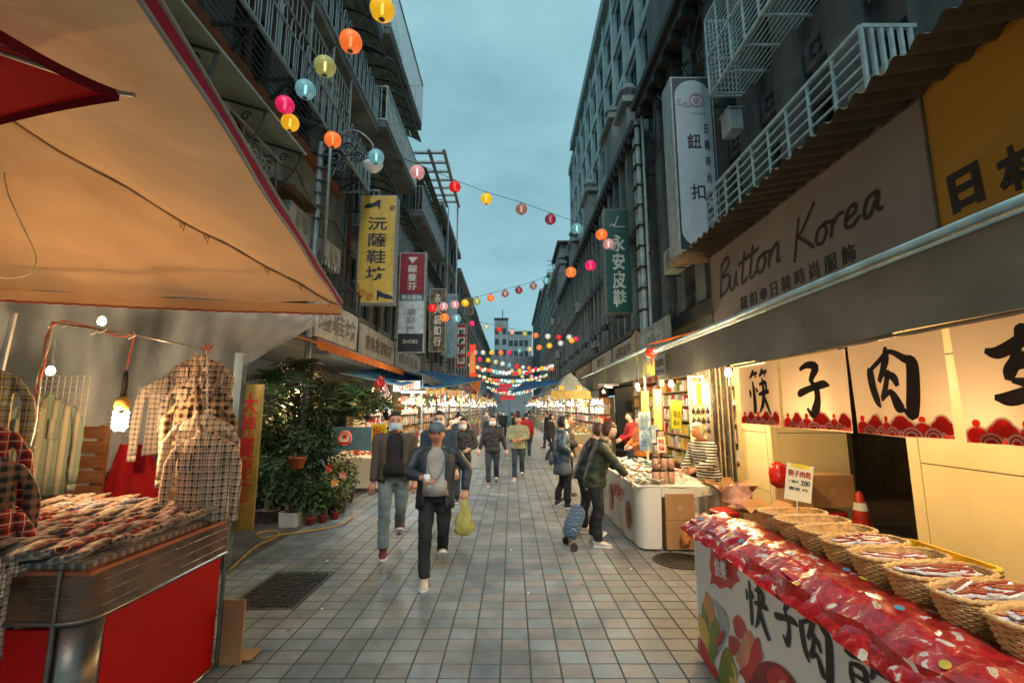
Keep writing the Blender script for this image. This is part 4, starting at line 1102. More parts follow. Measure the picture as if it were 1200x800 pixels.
def on_banner(glyph, quad, m, name='lettering', width=1.0):
    (xl, yl), (xr, yr), hpx = quad
    a, b = atX(xl, yl, 1.335), atX(xr, yr, 1.335); cy = (a.y + b.y) / 2
    zc = (a.z + b.z) / 2; xm, ym = (xl + xr) / 2, (yl + yr) / 2
    h = atX(xm, ym - hpx / 2, 1.335).z - atX(xm, ym + hpx / 2, 1.335).z
    mb = MB(); strokes(glyph, (0, cy, zc), (0, -1, 0), (0, 0, 1), abs(a.y - b.y), h, m, None, mb=mb, out=0, width=width)
    mb.v = [(bx(y) - .004 + x * .6, y, z) for x, y, z in mb.v]
    obj(name, mb, m, tb)
on_banner(G_KUAI, ((876, 694), (903, 712), 70), INK, width=1.25)
on_banner(G_ZI, ((906, 712), (938, 736), 58), INK, width=1.25)
on_banner(G_ROU, ((940, 742), (976, 768), 72), INK, width=1.25)
on_banner(G_GAN, ((990, 788), (1042, 830), 96), INK, width=1.25)
# printed artwork: red splash, chillies, leaves, meat slices
ART = {'r': mat('art_red', (.48, .02, .015), .4, bump=0), 'g': mat('art_green', (.16, .22, .03), .4, bump=0), 'o': mat('art_orange', (.60, .24, .05), .4, bump=0),
       'p': mat('art_pink', (.62, .22, .14), .4, bump=0), 'd': mat('art_maroon', (.22, .01, .01), .4, bump=0), 'y': mat('art_yellow', (.62, .42, .08), .4, bump=0), 'w': WHITE_P, 'k': mat('art_grey', (.32, .34, .34), .4, bump=0)}
def art(key, pts_px, lift):
    P = [atX(x, y, 1.335) for x, y in pts_px]; P = crom(P + [P[0]], 4)[:-1]; cen = sum(P, Vector()) / len(P)
    mb = MB(); b = [(bx(p.y) - .003 - lift * .0006, p.y, p.z) for p in P]
    mb.add([(bx(cen.y) - .003 - lift * .0006, cen.y, cen.z)] + b, [(0, i + 1, (i + 1) % len(b) + 1) for i in range(len(b))])
    obj('banner_print', mb, ART[key], tb)
art('r', [(833, 641), (838, 646), (850, 652), (866, 662), (864, 672), (868, 680), (860, 684), (856, 690), (850, 687), (843, 689), (836, 683), (832, 684), (833, 672), (831, 662)], 0)
q_c = atX(848, 668, 1.335); letters('快樂', (1.318, q_c.y, q_c.z + .01), (0, -1, .15), (0, .15, 1), .17, .11, WHITE_P, tb, .01, shear=.25)
art('k', [(834, 700), (846, 712), (853, 728), (851, 744), (844, 760), (836, 772), (838, 758), (846, 742), (848, 728), (843, 714)], 1)
art('o', [(826, 692), (832, 700), (836, 716), (836, 740), (832, 760), (826, 745), (830, 726), (824, 710)], 2)
art('g', [(822, 704), (826, 712), (829, 726), (832, 740), (828, 738), (822, 722)], 3)
art('y', [(818, 718), (824, 724), (830, 742), (830, 762), (824, 752), (818, 736)], 4)
art('r', [(818, 744), (824, 754), (833, 772), (842, 790), (836, 792), (826, 776), (818, 762)], 5)
art('g', [(833, 730), (838, 722), (842, 742), (838, 768), (834, 780), (831, 762)], 6)
art('r', [(838, 752), (846, 738), (848, 744), (842, 756)], 7)
art('o', [(834, 718), (840, 726), (843, 736), (838, 742), (834, 734)], 4)
art('r', [(858, 726), (864, 720), (872, 726), (877, 738), (872, 748), (862, 744)], 2)
art('r', [(853, 744), (862, 746), (868, 754), (862, 766), (854, 766)], 3)
art('p', [(862, 772), (878, 738), (892, 756), (898, 770), (884, 782), (874, 790)], 4)
art('g', [(846, 762), (852, 758), (860, 778), (862, 800), (846, 812), (842, 786)], 5)
art('y', [(856, 776), (862, 782), (864, 806), (854, 812)], 6)
art('r', [(884, 758), (892, 746), (896, 768), (890, 784), (876, 800), (866, 786), (878, 780)], 5)
art('w', [(862, 806), (868, 790), (876, 800), (882, 826), (866, 830)], 6)
art('d', [(880, 800), (896, 776), (916, 778), (936, 800), (950, 830), (920, 850), (884, 836)], 7)
art('r', [(902, 786), (914, 782), (930, 800), (926, 824), (908, 812)], 8)
art('p', [(914, 800), (922, 796), (936, 822), (930, 838), (918, 826)], 9)

# ---- red snack packs
def red_pack_mat():
    m, nt, b = _nt('red_foil'); N, L = nt.nodes, nt.links
    tc = N.new('ShaderNodeTexCoord'); oi = N.new('ShaderNodeObjectInfo'); va = N.new('ShaderNodeVectorMath'); va.operation = 'ADD'
    cm = N.new('ShaderNodeMath'); cm.operation = 'MULTIPLY'; cm.inputs[1].default_value = 40; L.new(oi.outputs['Random'], cm.inputs[0])
    L.new(tc.outputs['Object'], va.inputs[0]); L.new(cm.outputs[0], va.inputs[1])
    n1 = N.new('ShaderNodeTexNoise'); n1.inputs['Scale'].default_value = 13; n1.inputs['Detail'].default_value = 3; n1.inputs['Distortion'].default_value = .8; L.new(va.outputs[0], n1.inputs['Vector'])
    rp = N.new('ShaderNodeValToRGB'); rp.color_ramp.interpolation = 'CONSTANT'; e = rp.color_ramp.elements
    e[0].position = 0; e[0].color = (.36, .008, .012, 1); e[1].position = .48; e[1].color = (.52, .015, .015, 1)
    for p_, c in ((.60, (.62, .10, .08, 1)), (.63, (.75, .62, .52, 1)), (.69, (.55, .35, .10, 1)), (.74, (.72, .66, .6, 1))): q = e.new(p_); q.color = c
    L.new(n1.outputs[0], rp.inputs[0]); L.new(rp.outputs[0], b.inputs['Base Color'])
    b.inputs['Roughness'].default_value = .28; b.inputs['Coat Weight'].default_value = .6; b.inputs['Coat Roughness'].default_value = .12
    n2 = N.new('ShaderNodeTexNoise'); n2.inputs['Scale'].default_value = 28; n2.inputs['Distortion'].default_value = 1.2; L.new(va.outputs[0], n2.inputs['Vector'])
    bp = N.new('ShaderNodeBump'); bp.inputs['Strength'].default_value = .4; bp.inputs['Distance'].default_value = .012; L.new(n2.outputs[0], bp.inputs['Height']); L.new(bp.outputs[0], b.inputs['Normal'])
    return m
M_RED = red_pack_mat()
def pillow(a, b, h, seed):
    mb = MB(); rnd = random.Random(seed)
    ph = rnd.random() * 6
    def top(s):
        def fn(u, v):
            e = max(0, (1 - (2 * u - 1) ** 4)) * max(0, (1 - (2 * v - 1) ** 4))
            w = .12 * math.sin(u * 13 + ph) * math.sin(v * 9 + ph)
            return ((u - .5) * a, (v - .5) * b + .004 * math.sin(u * 30 + ph), s * h * .5 * e * (1 + w) + .002 * math.sin(v * 40))
        return fn
    mb.grid(top(1), 10, 8); n = len(mb.v); mb.grid(top(-1), 10, 8)
    mb.f[80:] = [tuple(reversed(f)) for f in mb.f[80:]]
    return mb
PK = [mesh_of('snack_pack', pillow(.23, .18, .036, s), M_RED, smooth=True) for s in range(4)]
rnd = random.Random(3)
BADGE_B = mat('blue_sticker', (.10, .35, .48), .3, bump=0); BADGE_Y = mat('yellow_sticker', (.75, .50, .05), .3, bump=0)
bdm = [mesh_of('round_sticker', MB().lathe([(.0, .0), (.017, .0), (.017, .0015), (0, .0015)], (0, 0, 0), 12), m_) for m_ in (BADGE_B, BADGE_Y)]
k = 0
for row, (x, z, tilt) in enumerate(((1.375, .912, .5), (1.50, .935, .08), (1.63, .93, -.06))):
    y = 3.5 - row * .03
    while y > .75:
        o = link('snack_pack', PK[k % 4], loc=(x + rnd.uniform(-.015, .015), y, z + rnd.uniform(-.01, .012)))
        o.rotation_euler = (rnd.uniform(.10, .24), -tilt + rnd.uniform(-.12, .12), rnd.uniform(-.25, .25))
        tag(o, ['glossy red foil snack pack in the drooping front row on the stall table', 'glossy red foil snack pack in the middle row on the stall table', 'glossy red foil snack pack in the rear row beside the baskets'][row], 'snack pack', 'red snack packs on the stall table, row %s' % ('front', 'middle', 'rear')[row])
        if rnd.random() < .35:
            s_ = link('round_sticker', bdm[rnd.randrange(2)], o, loc=(rnd.uniform(-.04, .04), rnd.uniform(-.03, .03), .027))
        y -= .118 + rnd.uniform(-.012, .012); k += 1
obj('pack_base', MB().box(1.375, 1.74, .55, 3.47, TZ - .003, TZ + .03), mat('red_liner', (.30, .012, .012), .5), tb)
obj('red_hem', MB().grid(lambda u, v: (1.322 + .01 * math.sin(u * 60) - .012 * v, .5 + 3.03 * u, TZ + .05 - .075 * v + .008 * math.sin(u * 45)), 80, 3), M_RED, tb, smooth=True)

# ---- baskets
M_WICK = mat('wicker', (.74, .42, .15), .5, var=.2, scale=30, bump=.3, bscale=120)
def sup(t, a, b, n=3.0):
    c, s = math.cos(t), math.sin(t)
    return (a * math.copysign(abs(c) ** (2 / n), c), b * math.copysign(abs(s) ** (2 / n), s))
def basket_parts():
    a0, b0, a1, b1, H = .165, .062, .215, .100, .165
    wall = MB(); rings = []
    for k in range(5):
        t = k / 4; rings.append([(*sup(2 * math.pi * j / 40, a0 + (a1 - a0) * t - .004, b0 + (b1 - b0) * t - .004), .006 + (H - .008) * t) for j in range(40)])
    wall.loft(rings, cap=False); wall.f.append(tuple(range(39, -1, -1))); wall.m.append(0)
    weave = MB()
    for k in range(15):
        t = (k + .5) / 15; A, B = a0 + (a1 - a0) * t, b0 + (b1 - b0) * t
        pts = []
        for j in range(64):
            q = 2 * math.pi * j / 64; w = 1 + .020 * (1 if (j // 2 + k) % 2 else -1)
            x, y = sup(q, A * w, B * w); pts.append((x, y, .006 + (H - .012) * t))
        weave.tube(pts, .0052, 4, closed=True)
    stake = MB()
    for j in range(32):
        q = 2 * math.pi * (j + .5) / 32
        x0, y0 = sup(q, a0, b0); x1, y1 = sup(q, a1, b1); stake.tube([(x0, y0, .004), (x1, y1, H - .004)], .004, 4)
    rim = MB(); 
    for ph in (0, math.pi):
        pts = [(*sup(2 * math.pi * j / 72, a1 + .004 + .005 * math.cos(j * 1.05 + ph), b1 + .004 + .005 * math.cos(j * 1.05 + ph)), H + .004 * math.sin(j * 1.05 + ph)) for j in range(72)]
        rim.tube(pts, .0075, 5, closed=True)
    return wall, weave, stake, rim
bw, bwe, bst, brm = [mesh_of(n, m_, M_WICK, smooth=True) for n, m_ in zip(('basket_wall', 'woven_strand', 'stake', 'braided_rim'), basket_parts())]
M_WRAP = mat('clear_wrapper', (.78, .70, .66), .22, var=.1, scale=30, bump=.4, bscale=90, coat=.5)
M_MEAT = mat('red_meat_stick', (.36, .03, .02), .35, var=.3, scale=20, bump=.1)
def stick_mesh(seed):
    r2 = random.Random(seed); mb = MB(); L = .085
    mb.mi = 0
    mb.loft([[(x, w * math.cos(q) * (1 + .1 * r2.random()), h * math.sin(q)) for q in [2 * math.pi * j / 7 for j in range(7)]] for x, w, h in ((-L, .012, .002), (-L + .012, .015, .008), (-.02, .016, .010), (.03, .016, .010), (L - .012, .015, .008), (L, .012, .002))])
    mb.mi = 1
    for off in (-.005, .0055): mb.box(-L + .02, L - .02, off - .0035, off + .0035, .0065, .0125)
    return mesh_of('meat_stick_packet', mb, [M_WRAP, M_MEAT], smooth=False)
STK = [stick_mesh(s) for s in range(4)]
BZ = [3.28 - .232 * k for k in range(8)]
rims = [(924, 609, 34, 'farthest wicker basket, nearly empty, with the price card in it'), (950, 622, 36, 'second wicker basket from the far end of the table'), (975, 634, 38, 'third wicker basket, half empty, from the far end'),
        (1009, 647, 42, 'fourth wicker basket heaped with meat sticks'), (1040, 662, 46, 'fifth wicker basket, meat sticks mostly on its near side'), (1080, 677, 50, 'sixth wicker basket, just left of the yellow tray corner'),
        (1130, 700, 54, 'seventh wicker basket, very full of wrapped meat sticks'), (1186, 724, 58, 'nearest wicker basket, cut by the right photo edge')]
BASKETS = []
rnd = random.Random(11)
for i, (px, py, wpx, lb) in enumerate(rims):
    c = Vector((1.93 - .012 * i, BZ[i], 0))
    t = thing('wicker_basket', lb, 'basket', (c.x, c.y, TZ), 'wicker baskets of meat sticks')
    t.rotation_euler = (0, 0, R(rnd.uniform(-4, 4) + 2)); BASKETS.append(t)
    for n_, me in (('basket_wall', bw), ('woven_strand', bwe), ('stake', bst), ('braided_rim', brm)): link(n_, me, t)
    fill = [4, 9, 6, 28, 20, 32, 36, 34][i]; zf = [.07, .10, .08, .150, .140, .152, .155, .155][i]
    if True:
        bed = MB().loft([[(*sup(2 * math.pi * j / 24,   .17, .075), zf - .03) for j in range(24)]] * 1 + [[(*sup(2 * math.pi * j / 24, .12, .05), zf - .018) for j in range(24)]], cap=True)
        if fill > 10: obj_ = link('paper_liner', mesh_of('paper_liner', bed, WHITE_P), t)
    for j in range(fill):
        x = rnd.uniform(-.12, .12); y = rnd.uniform(-.05, .05)
        if fill < 10: x = rnd.uniform(-.08, .08); y = rnd.uniform(-.03, .03)
        ca, sa = math.cos(t.rotation_euler.z), math.sin(t.rotation_euler.z)
        o = link('meat_stick_packet', STK[j % 4], loc=(c.x + x * ca - y * sa, c.y + x * sa + y * ca, TZ + zf + rnd.uniform(-.012, .02)))
        o.rotation_euler = (rnd.uniform(-.2, .2), rnd.uniform(-.12, .12), rnd.choice([0, .1, -.15, .25, 3.1]) + rnd.uniform(-.15, .15) + t.rotation_euler.z)
        tag(o, 'slim clear-wrapped red meat stick lying in the %s wicker basket' % ['farthest', 'second farthest', 'third', 'fourth', 'fifth', 'sixth', 'seventh', 'nearest'][i], 'snack', 'meat sticks in basket ' + ['one', 'two', 'three', 'four', 'five', 'six', 'seven', 'eight'][i])
# price card
pc = Vector((1.97, 3.30, 0))
t = thing('price_card', 'cream price card on a stick reading 200 in the farthest basket', 'price card', (pc.x, pc.y, TZ + .1))
Mc = Matrix.Translation((pc.x + .04, pc.y, 1.24)) @ Matrix.Rotation(R(10), 4, 'Y') @ Matrix.Rotation(R(-12), 4, 'Z')
obj('card', MB().box(-.085, .085, -.002, .002, -.125, .125, Mc), mat('card_cream', (.85, .76, .52), .3, var=.04, bump=0), t)
rt_, up_ = Mc.to_3x3() @ Vector((1, 0, 0)), Mc.to_3x3() @ Vector((0, 0, 1))
CC = Vector(Mc.translation)
obj('yellow_strip', MB().box(-.06, .06, -.0032, -.0022, .098, .124, Mc), mat('strip_yellow', (.85, .62, .02), .4, bump=0), t)
letters('筷子肉乾', CC + up_ * .06, rt_, up_, .145, .045, RED_P, t, .015)
letters('一包￥', CC + up_ * .004 - rt_ * .035, rt_, up_, .06, .02, INK, t, .01)
letters('200', CC + up_ * .002 + rt_ * .04, rt_, up_, .055, .036, INK, t, .01)
letters('真空 行', CC - up_ * .045, rt_, up_, .12, .022, INK, t, .005)
obj('stick', MB().tube([Mc @ Vector((0, .004, -.12)), (pc.x - .01, pc.y, TZ + .03)], .004, 6), MATS['card_cream'], t)
# yellow tray behind the baskets
t = thing('yellow_tray', 'yellow plastic tray with black-striped rounded corner behind the baskets', 'tray', (2.37, 2.55, TZ))
mb = MB()
def rr(x0, x1, y0, y1, r, z, n=5):
    out = []
    for cx, cy, a in ((x1 - r, y1 - r, 0), (x0 + r, y1 - r, 90), (x0 + r, y0 + r, 180), (x1 - r, y0 + r, 270)):
        for k in range(n + 1): q = R(a + 90 * k / n); out.append((cx + r * math.cos(q), cy + r * math.sin(q), z))
    return out
tx0, tx1, ty0, ty1 = 2.26, 2.48, 2.42, 2.98
mb.loft([rr(tx0, tx1, ty0, ty1, .06, TZ), rr(tx0 - .01, tx1 + .01, ty0 - .01, ty1 + .01, .07, TZ + .07), rr(tx0 + .01, tx1 - .01, ty0 + .01, ty1 - .01, .05, TZ + .07), rr(tx0 + .015, tx1 - .015, ty0 + .015, ty1 - .015, .05, TZ + .02)])
obj('tray_body', mb, mat('tray_yellow', (.72, .48, .03), .4, bump=0), t)
for k in range(3):
    mb = MB(); z = TZ + .015 + .02 * k; mb.tube(rr(tx0 - .009, tx1 + .009, ty0 - .009, ty1 + .009, .07, z), .004, 4, closed=True); obj('black_stripe', mb, INK, t)

# ---- cartons, stool, bags, cone behind the table
BOXM = mat('cardboard', (.42, .22, .09), .8, var=.12, scale=5, bump=.1)
TAPE = mat('packing_tape', (.45, .30, .14), .3, bump=0)
def carton(x0, x1, y0, y1, z0, z1, label, open_=False, rot=0, group=None):
    t = thing('cardboard_box', label, 'box', ((x0 + x1) / 2, (y0 + y1) / 2, z0), group)
    a, b = (x1 - x0) / 2, (y1 - y0) / 2; cx, cy = (x0 + x1) / 2, (y0 + y1) / 2; w = .006; T = Matrix.Translation((cx, cy, 0)) @ Matrix.Rotation(rot, 4, 'Z')
    mb = MB().box(-a, a, -b, -b + w, z0, z1, T).box(-a, a, b - w, b, z0, z1, T).box(-a, -a + w, -b + w, b - w, z0, z1, T).box(a - w, a, -b + w, b - w, z0, z1, T).box(-a + w, a - w, -b + w, b - w, z0, z0 + w, T)
    obj('carton_wall', mb, BOXM, t)
    if open_:
        for s in (-1, 1):
            F = T @ Matrix.Translation((0, s * b, z1)) @ Matrix.Rotation(s * R(-55), 4, 'X'); obj('flap', MB().box(-a, a, -.003, .003, 0, b * .9, F), BOXM, t)
            F = T @ Matrix.Translation((s * a, 0, z1)) @ Matrix.Rotation(s * R(50), 4, 'Y'); obj('flap', MB().box(-.003, .003, -b, b, 0, a * .8, F), BOXM, t)
    else:
        for s in (-1, 1): obj('flap', MB().box(-a, a, min(s * .002, s * b), max(s * .002, s * b), z1, z1 + .005, T), BOXM, t)
        obj('tape', MB().box(-a - .001, a + .001, -.025, .025, z1 + .006, z1 + .0075, T).box(-.03, .03, -b - .0016, -b - .0004, z0 + (z1 - z0) * .4, z0 + (z1 - z0) * .62, T), TAPE, t)
    return t
def stool(x, y, h, label, m, w=.17, z=0):
    t = thing('plastic_stool', label, 'stool', (x, y, z))
    obj('seat', MB().lathe([(0, z + h - .012), (w * .9, z + h - .012), (w, z + h - .02), (w, z + h - .05), (w * .96, z + h - .05), (w * .9, z + h - .025), (0, z + h - .025)], (x, y, 0), 4 * 5), m, t, smooth=False)
    for q in range(4):
        a = math.pi / 4 + q * math.pi / 2; c, s = math.cos(a), math.sin(a)
        T = Matrix.Translation((x + c * w * .85, y + s * w * .85, z)) @ Matrix.Rotation(a, 4, 'Z')
        obj('leg', MB().add([T @ Vector(v) for v in ((.05, -.05, 0), (.05, .05, 0), (.03, .035, 0), (.03, -.035, 0), (0, -.075, h - .04), (0, .075, h - .04), (-.015, .06, h - .04), (-.015, -.06, h - .04))],
            [(3, 2, 1, 0), (4, 5, 6, 7), (0, 1, 5, 4), (1, 2, 6, 5), (2, 3, 7, 6), (3, 0, 4, 7)]), m, t)
    return t
M_REDP = mat('red_plastic', (.45, .012, .012), .3, var=.05, bump=0, coat=.3)
carton(1.93, 2.31, 5.98, 6.32, .02, .36, 'lower of two brown cartons under the near end of the white-clothed table')
carton(1.935, 2.30, 5.985, 6.30, .37, .68, 'upper of two brown cartons under the near end of the white-clothed table')
a = atY(872, 610, 5.2); b_ = atY(925, 610, 5.2)
carton(a.x, b_.x, 5.2, 5.6, .28, .62, 'closed brown carton stacked left of the farthest basket')
carton(a.x - .02, b_.x, 5.18, 5.62, .0, .27, 'brown carton at the bottom of the stack left of the baskets')
carton(2.62, 3.0, 5.9, 6.3, .42, .72, 'open carton whose flaps stick up behind the red stool', True)
carton(2.6, 3.02, 5.85, 6.3, .0, .41, 'big closed carton under the open one beside the red stool')
carton(2.62, 2.97, 5.2, 5.5, .35, .62, 'brown carton with pink bags poking from its top', True)
carton(2.58, 2.98, 5.18, 5.55, .0, .34, 'dented carton under the one with pink bags')
carton(3.38, 3.62, 5.7, 6.0, .52, .93, 'small upright carton beneath the red bag by the pillar')
carton(3.70, 4.25, 5.85, 6.2, .55, .93, 'carton on the red stool behind the price card')
stool(3.95, 6.0, .5, 'wide red stool under the carton behind the price card', M_REDP, .24)
stool(3.48, 5.83, .5, 'red stool under the small upright carton', M_REDP, .17)
stool(2.45, 5.45, .62, 'tall red plastic stool beside the two-carton table end', M_REDP, .17)
stool(2.62, 4.75, .42, 'low red plastic stool in front of the cartons', M_REDP, .16)
def bag_mesh(c, r, h, seed, m, name='plastic_bag', puff=.25):
    rg = random.Random(seed); ph = [rg.random() * 6 for _ in range(4)]
    def fn(d): return 1 + puff * math.sin(d.x * 5 + ph[0]) * math.sin(d.z * 6 + ph[1]) + .12 * math.sin(d.y * 9 + ph[2]) + (.25 if d.z > .7 else 0)
    return MB().ball(c, (r, r * .8, h), 16, 12, fn)
PINKBAG = film('pink_bag', (.85, .55, .55), .75, .4)
for k, (px, py, Y) in enumerate(((858, 580, 5.3), (870, 577, 5.4), (865, 586, 5.25))):
    c = atY(px, py, Y); o = obj('plastic_bag', bag_mesh(c, .10, .09, k, None), PINKBAG, smooth=True, origin=tuple(c))
    tag(o, ['pink and white striped bag on the left of the carton', 'pink striped bag highest on the carton', 'crumpled pink bag hanging at the carton front'][k], 'bag')
c = atY(914, 558, 5.85); o = obj('red_bag', bag_mesh(c, .13, .13, 9, None, puff=.1), M_REDP, smooth=True, origin=tuple(c)); tag(o, 'bright red plastic bag on the small carton by the cream pillar', 'bag')
c = atY(928, 558, 6.1); o = obj('lime_pouch', bag_mesh(c, .09, .08, 5, None, puff=.15), mat('lime_plastic', (.45, .62, .02), .4), smooth=True, origin=tuple(c)); tag(o, 'lime yellow pouch between the red bag and the price card', 'pouch')
t = thing('traffic_cone', 'orange-red traffic cone with a white band beside the dark shutter', 'traffic cone', (4.22, 5.75, 0))
obj('cone_body', MB().lathe([(.17, .03), (.035, .74), (.02, .76), (0, .76)], (4.22, 5.75, 0), 20), mat('cone_red', (.62, .045, .02), .4, bump=0), t, smooth=True)
obj('white_band', MB().lathe([(.078, .54), (.060, .63), (.058, .63)], (4.22, 5.75, 0), 20, cap=False), WHITE_P, t, smooth=True)
obj('cone_base', MB().box(4.02, 4.42, 5.55, 5.95, 0, .03), MATS['cone_red'], t)

# ================================================================== RIGHT: WHITE CLOTHED SNACK STALL
t2 = thing('snack_table', 'white-clothed table of seafood snacks where the women are choosing', 'table', (2.0, 7, 0))
TC = cloth('white_tablecloth', (.74, .70, .62), .15, var=.06, bump=.3, bscale=4)
T2Z = .77
obj('tabletop', MB().box(1.62, 2.6, 6.12, 9.2, T2Z - .03, T2Z - .002), mat('white_board', (.7, .68, .62), .5), t2)
for x in (1.7, 2.5):
    for y in (6.3, 9.1): obj('leg', MB().tube([(x, y, 0), (x, y, T2Z - .04)], .018, 6), RAIL_M, t2)
def cl(u, v):
    # cloth down the street side, round the near corner and along the near end
    L1, rc, L2 = 3.05, .14, .16
    s = u * (L1 + rc * 1.57 + L2)
    if s < L1: x, y = 1.60, 9.2 - s
    elif s < L1 + rc * 1.57: q = (s - L1) / rc; x, y = 1.60 + rc - rc * math.cos(q), 9.2 - L1 - rc * math.sin(q)
    else: x, y = 1.74 + (s - L1 - rc * 1.57), 9.2 - L1 - rc
    k = (1 - v) * .02 * math.sin(s * 9) - .02 * (1 - v)
    return (x + k, y + (k if s > L1 else 0), .03 + (T2Z - .03) * v)
obj('cloth', MB().grid(cl, 70, 5), TC, t2, smooth=True)
obj('cloth_end', MB().grid(lambda u, v: (1.90 + .74 * u, 6.0 - .01 * math.sin(u * 11), T2Z - .12 + .12 * v - .02 * math.sin(u * 5)), 14, 3).grid(lambda u, v: (1.60 + 1.03 * u, 6.0 + 3.2 * v, T2Z + .001), 4, 6), TC, t2, smooth=True)
def blob_print(cx, cy_, cz, r, keys, seed):
    rg = random.Random(seed)
    for i, kx in enumerate(keys):
        mb = MB(); ph = rg.random() * 6; rr_ = r * (1 - i * .22)
        pts = [(1.59 - .004 * i + -.022 * (1 - cz / T2Z) + .02 * 0, cy_ + rr_ * .9 * math.cos(a * .42) * (1 + .12 * math.sin(a * 1.7 + ph)), cz + rr_ * 1.25 * math.sin(a * .42)) for a in range(15)]
        pts = [(x - .012, y, z) for x, y, z in pts]
        mb.add([(pts[0][0], cy_, cz)] + pts, [(0, k + 1, (k + 1) % 15 + 1) for k in range(15)]); obj('food_print', mb, ART[kx], t2)
blob_print(0, 6.42, .34, .15, 'dor', 1); blob_print(0, 7.5, .38, .16, 'rpo', 2); blob_print(0, 8.4, .36, .14, 'or', 3)
letters('海味', (1.555, 6.95, .55), (0, -1, 0), (0, 0, 1), .5, .2, RED_P, t2, .03)
# plastic sheet hanging at its end
o = obj('clear_plastic_sheet', MB().grid(lambda u, v: (2.33 + .34 * u, 5.985 + .03 * math.sin(u * 14), .06 + .66 * v), 16, 6), film('stall_film', (.8, .76, .66), .45, .5), smooth=True, origin=(2.5, 6, .4))
tag(o, 'crumpled clear plastic sheet hanging at the corner beside the two cartons', 'plastic sheet')
c = atY(803, 632, 5.95); o = obj('orange_wrapper', bag_mesh(c, .06, .08, 3, None), mat('orange_plastic', (.6, .2, .04), .4), smooth=True, origin=tuple(c)); tag(o, 'crumpled orange wrapper on the ground beside the plastic sheet', 'wrapper')
# goods
rnd = random.Random(5)
PKM = [mat('pack_%s' % n, c, .3, var=.3, scale=40, coat=.4) for n, c in (('silver', (.55, .55, .52)), ('brown', (.25, .12, .06)), ('cream', (.72, .62, .42)), ('orange', (.62, .26, .06)), ('red', (.5, .04, .03)), ('green', (.22, .34, .10)), ('blue', (.12, .25, .34)))]
PKS = [mesh_of('snack_packet', pillow(.12, .09, .035, 20 + s), PKM[s], smooth=True) for s in range(7)]
def heap(x0, x1, y0, y1, z, n, kinds, label, group, sc_=1.0, name='snack_packet', cat='packet'):
    for i in range(n):
        o = link(name, PKS[rnd.choice(kinds)], loc=(rnd.uniform(x0, x1), rnd.uniform(y0, y1), z + rnd.uniform(0, .05)))
        o.rotation_euler = (rnd.uniform(-.5, .5), rnd.uniform(-.5, .5), rnd.uniform(0, 6)); o.scale = (sc_,) * 3
        tag(o, label, cat, group)
heap(1.66, 1.98, 6.08, 6.75, T2Z + .02, 34, (0, 1, 0, 2), 'small silver or brown packet heaped at the street corner of the white table', 'silver packets on the white table', .7)
heap(1.68, 2.3, 6.8, 7.6, T2Z + .02, 34, (2, 3, 2, 4), 'cream or orange packet mid-table on white cloth', 'orange packets on the white table', .9)
heap(1.7, 2.45, 7.9, 8.8, T2Z + .03, 30, (0, 6, 5, 0), 'blue-grey packet on the far half of the white table', 'blue-grey packets on the white table', 1.2)
heap(2.2, 2.55, 6.9, 7.3, T2Z + .05, 12, (3, 2), 'orange packet piled before the striped vendor', 'packets before the vendor', 1.0)
def jar(x, y, z, r, h, m, label, group):
    t = thing('snack_jar', label, 'jar', (x, y, z), group)
    obj('jar_body', MB().lathe([(0, z), (r, z), (r, z + h * .86), (r * .8, z + h * .9), (0, z + h * .9)], (x, y, 0), 12), m, t, smooth=True)
    obj('jar_lid', MB().lathe([(0, z + h * .901), (r * 1.02, z + h * .901), (r * 1.02, z + h), (0, z + h)], (x, y, 0), 12), INK, t)
JM = mat('jar_label', (.42, .14, .08), .3, var=.5, scale=30, base2=(.6, .45, .3), coat=.5)
for i, (px, lv) in enumerate([(769, 0), (778, 0), (787, 0), (770, 1), (779, 1), (788, 1), (771, 2), (780, 2), (776, 3)]):
    q = atY(px, 572, 6.25); jar(q.x, 6.25 + (i % 2) * .03, T2Z + .005 + lv * .175, .05, .172, JM,
        ['bottom', 'second', 'third', 'topmost'][lv] + ' tier ' + ('left' if i % 3 == 0 else 'middle' if i % 3 == 1 else 'right') + ' jar in the stack of snack jars', 'stacked snack jars')
c = atY(797, 560, 6.2); o = obj('pink_bag', bag_mesh((c.x, c.y, T2Z + .09), .09, .09, 8, None), PINKBAG, smooth=True, origin=(c.x, c.y, T2Z)); tag(o, 'small pink plastic bag beside the jar stack', 'bag')
# shelves of the shops behind the two awnings
SHELF_M = [mat('shelf_oak', (.30, .18, .09), .6), M_REDP, PKM[2], PKM[3], PKM[5], PKM[0], MATS['art_yellow']]
for k_, (ya_, yb_, x_) in enumerate(((8.3, 11.3, 4.5), (11.35, 14.3, 4.5), (14.35, 17.2, 4.5))):
    t = thing('shop_shelves', ['crowded shop shelves behind the far half of the white table', 'crowded shop shelves under the middle of the second awning', 'crowded shop shelves under the far end of the second awning'][k_], 'shelves', (x_, ya_, 0)); mb = MB(); rs = random.Random(k_)
    for lv in range(7):
        mb.mi = 0; mb.box(x_, x_ + .5, ya_, yb_, .3 + lv * .38, .33 + lv * .38); y = ya_ + .05
        while y < yb_ - .2:
            s_ = rs.uniform(.08, .22); mb.mi = rs.randrange(1, 7); mb.box(x_ + rs.uniform(0, .1), x_ + .4, y, y + s_ * .9, .331 + lv * .38, .331 + lv * .38 + rs.uniform(.12, .32)); y += s_
    mb.mi = 0; mb.box(x_ + .5, x_ + .55, ya_, yb_, 0, 3); obj('shelf_goods', mb, SHELF_M, t, kind='stuff'); k_ or obj('shelf_side', MB().box(x_ - .02, x_ + .5, ya_ - .04, ya_, 0, 2.95), SHELF_M[0], t)
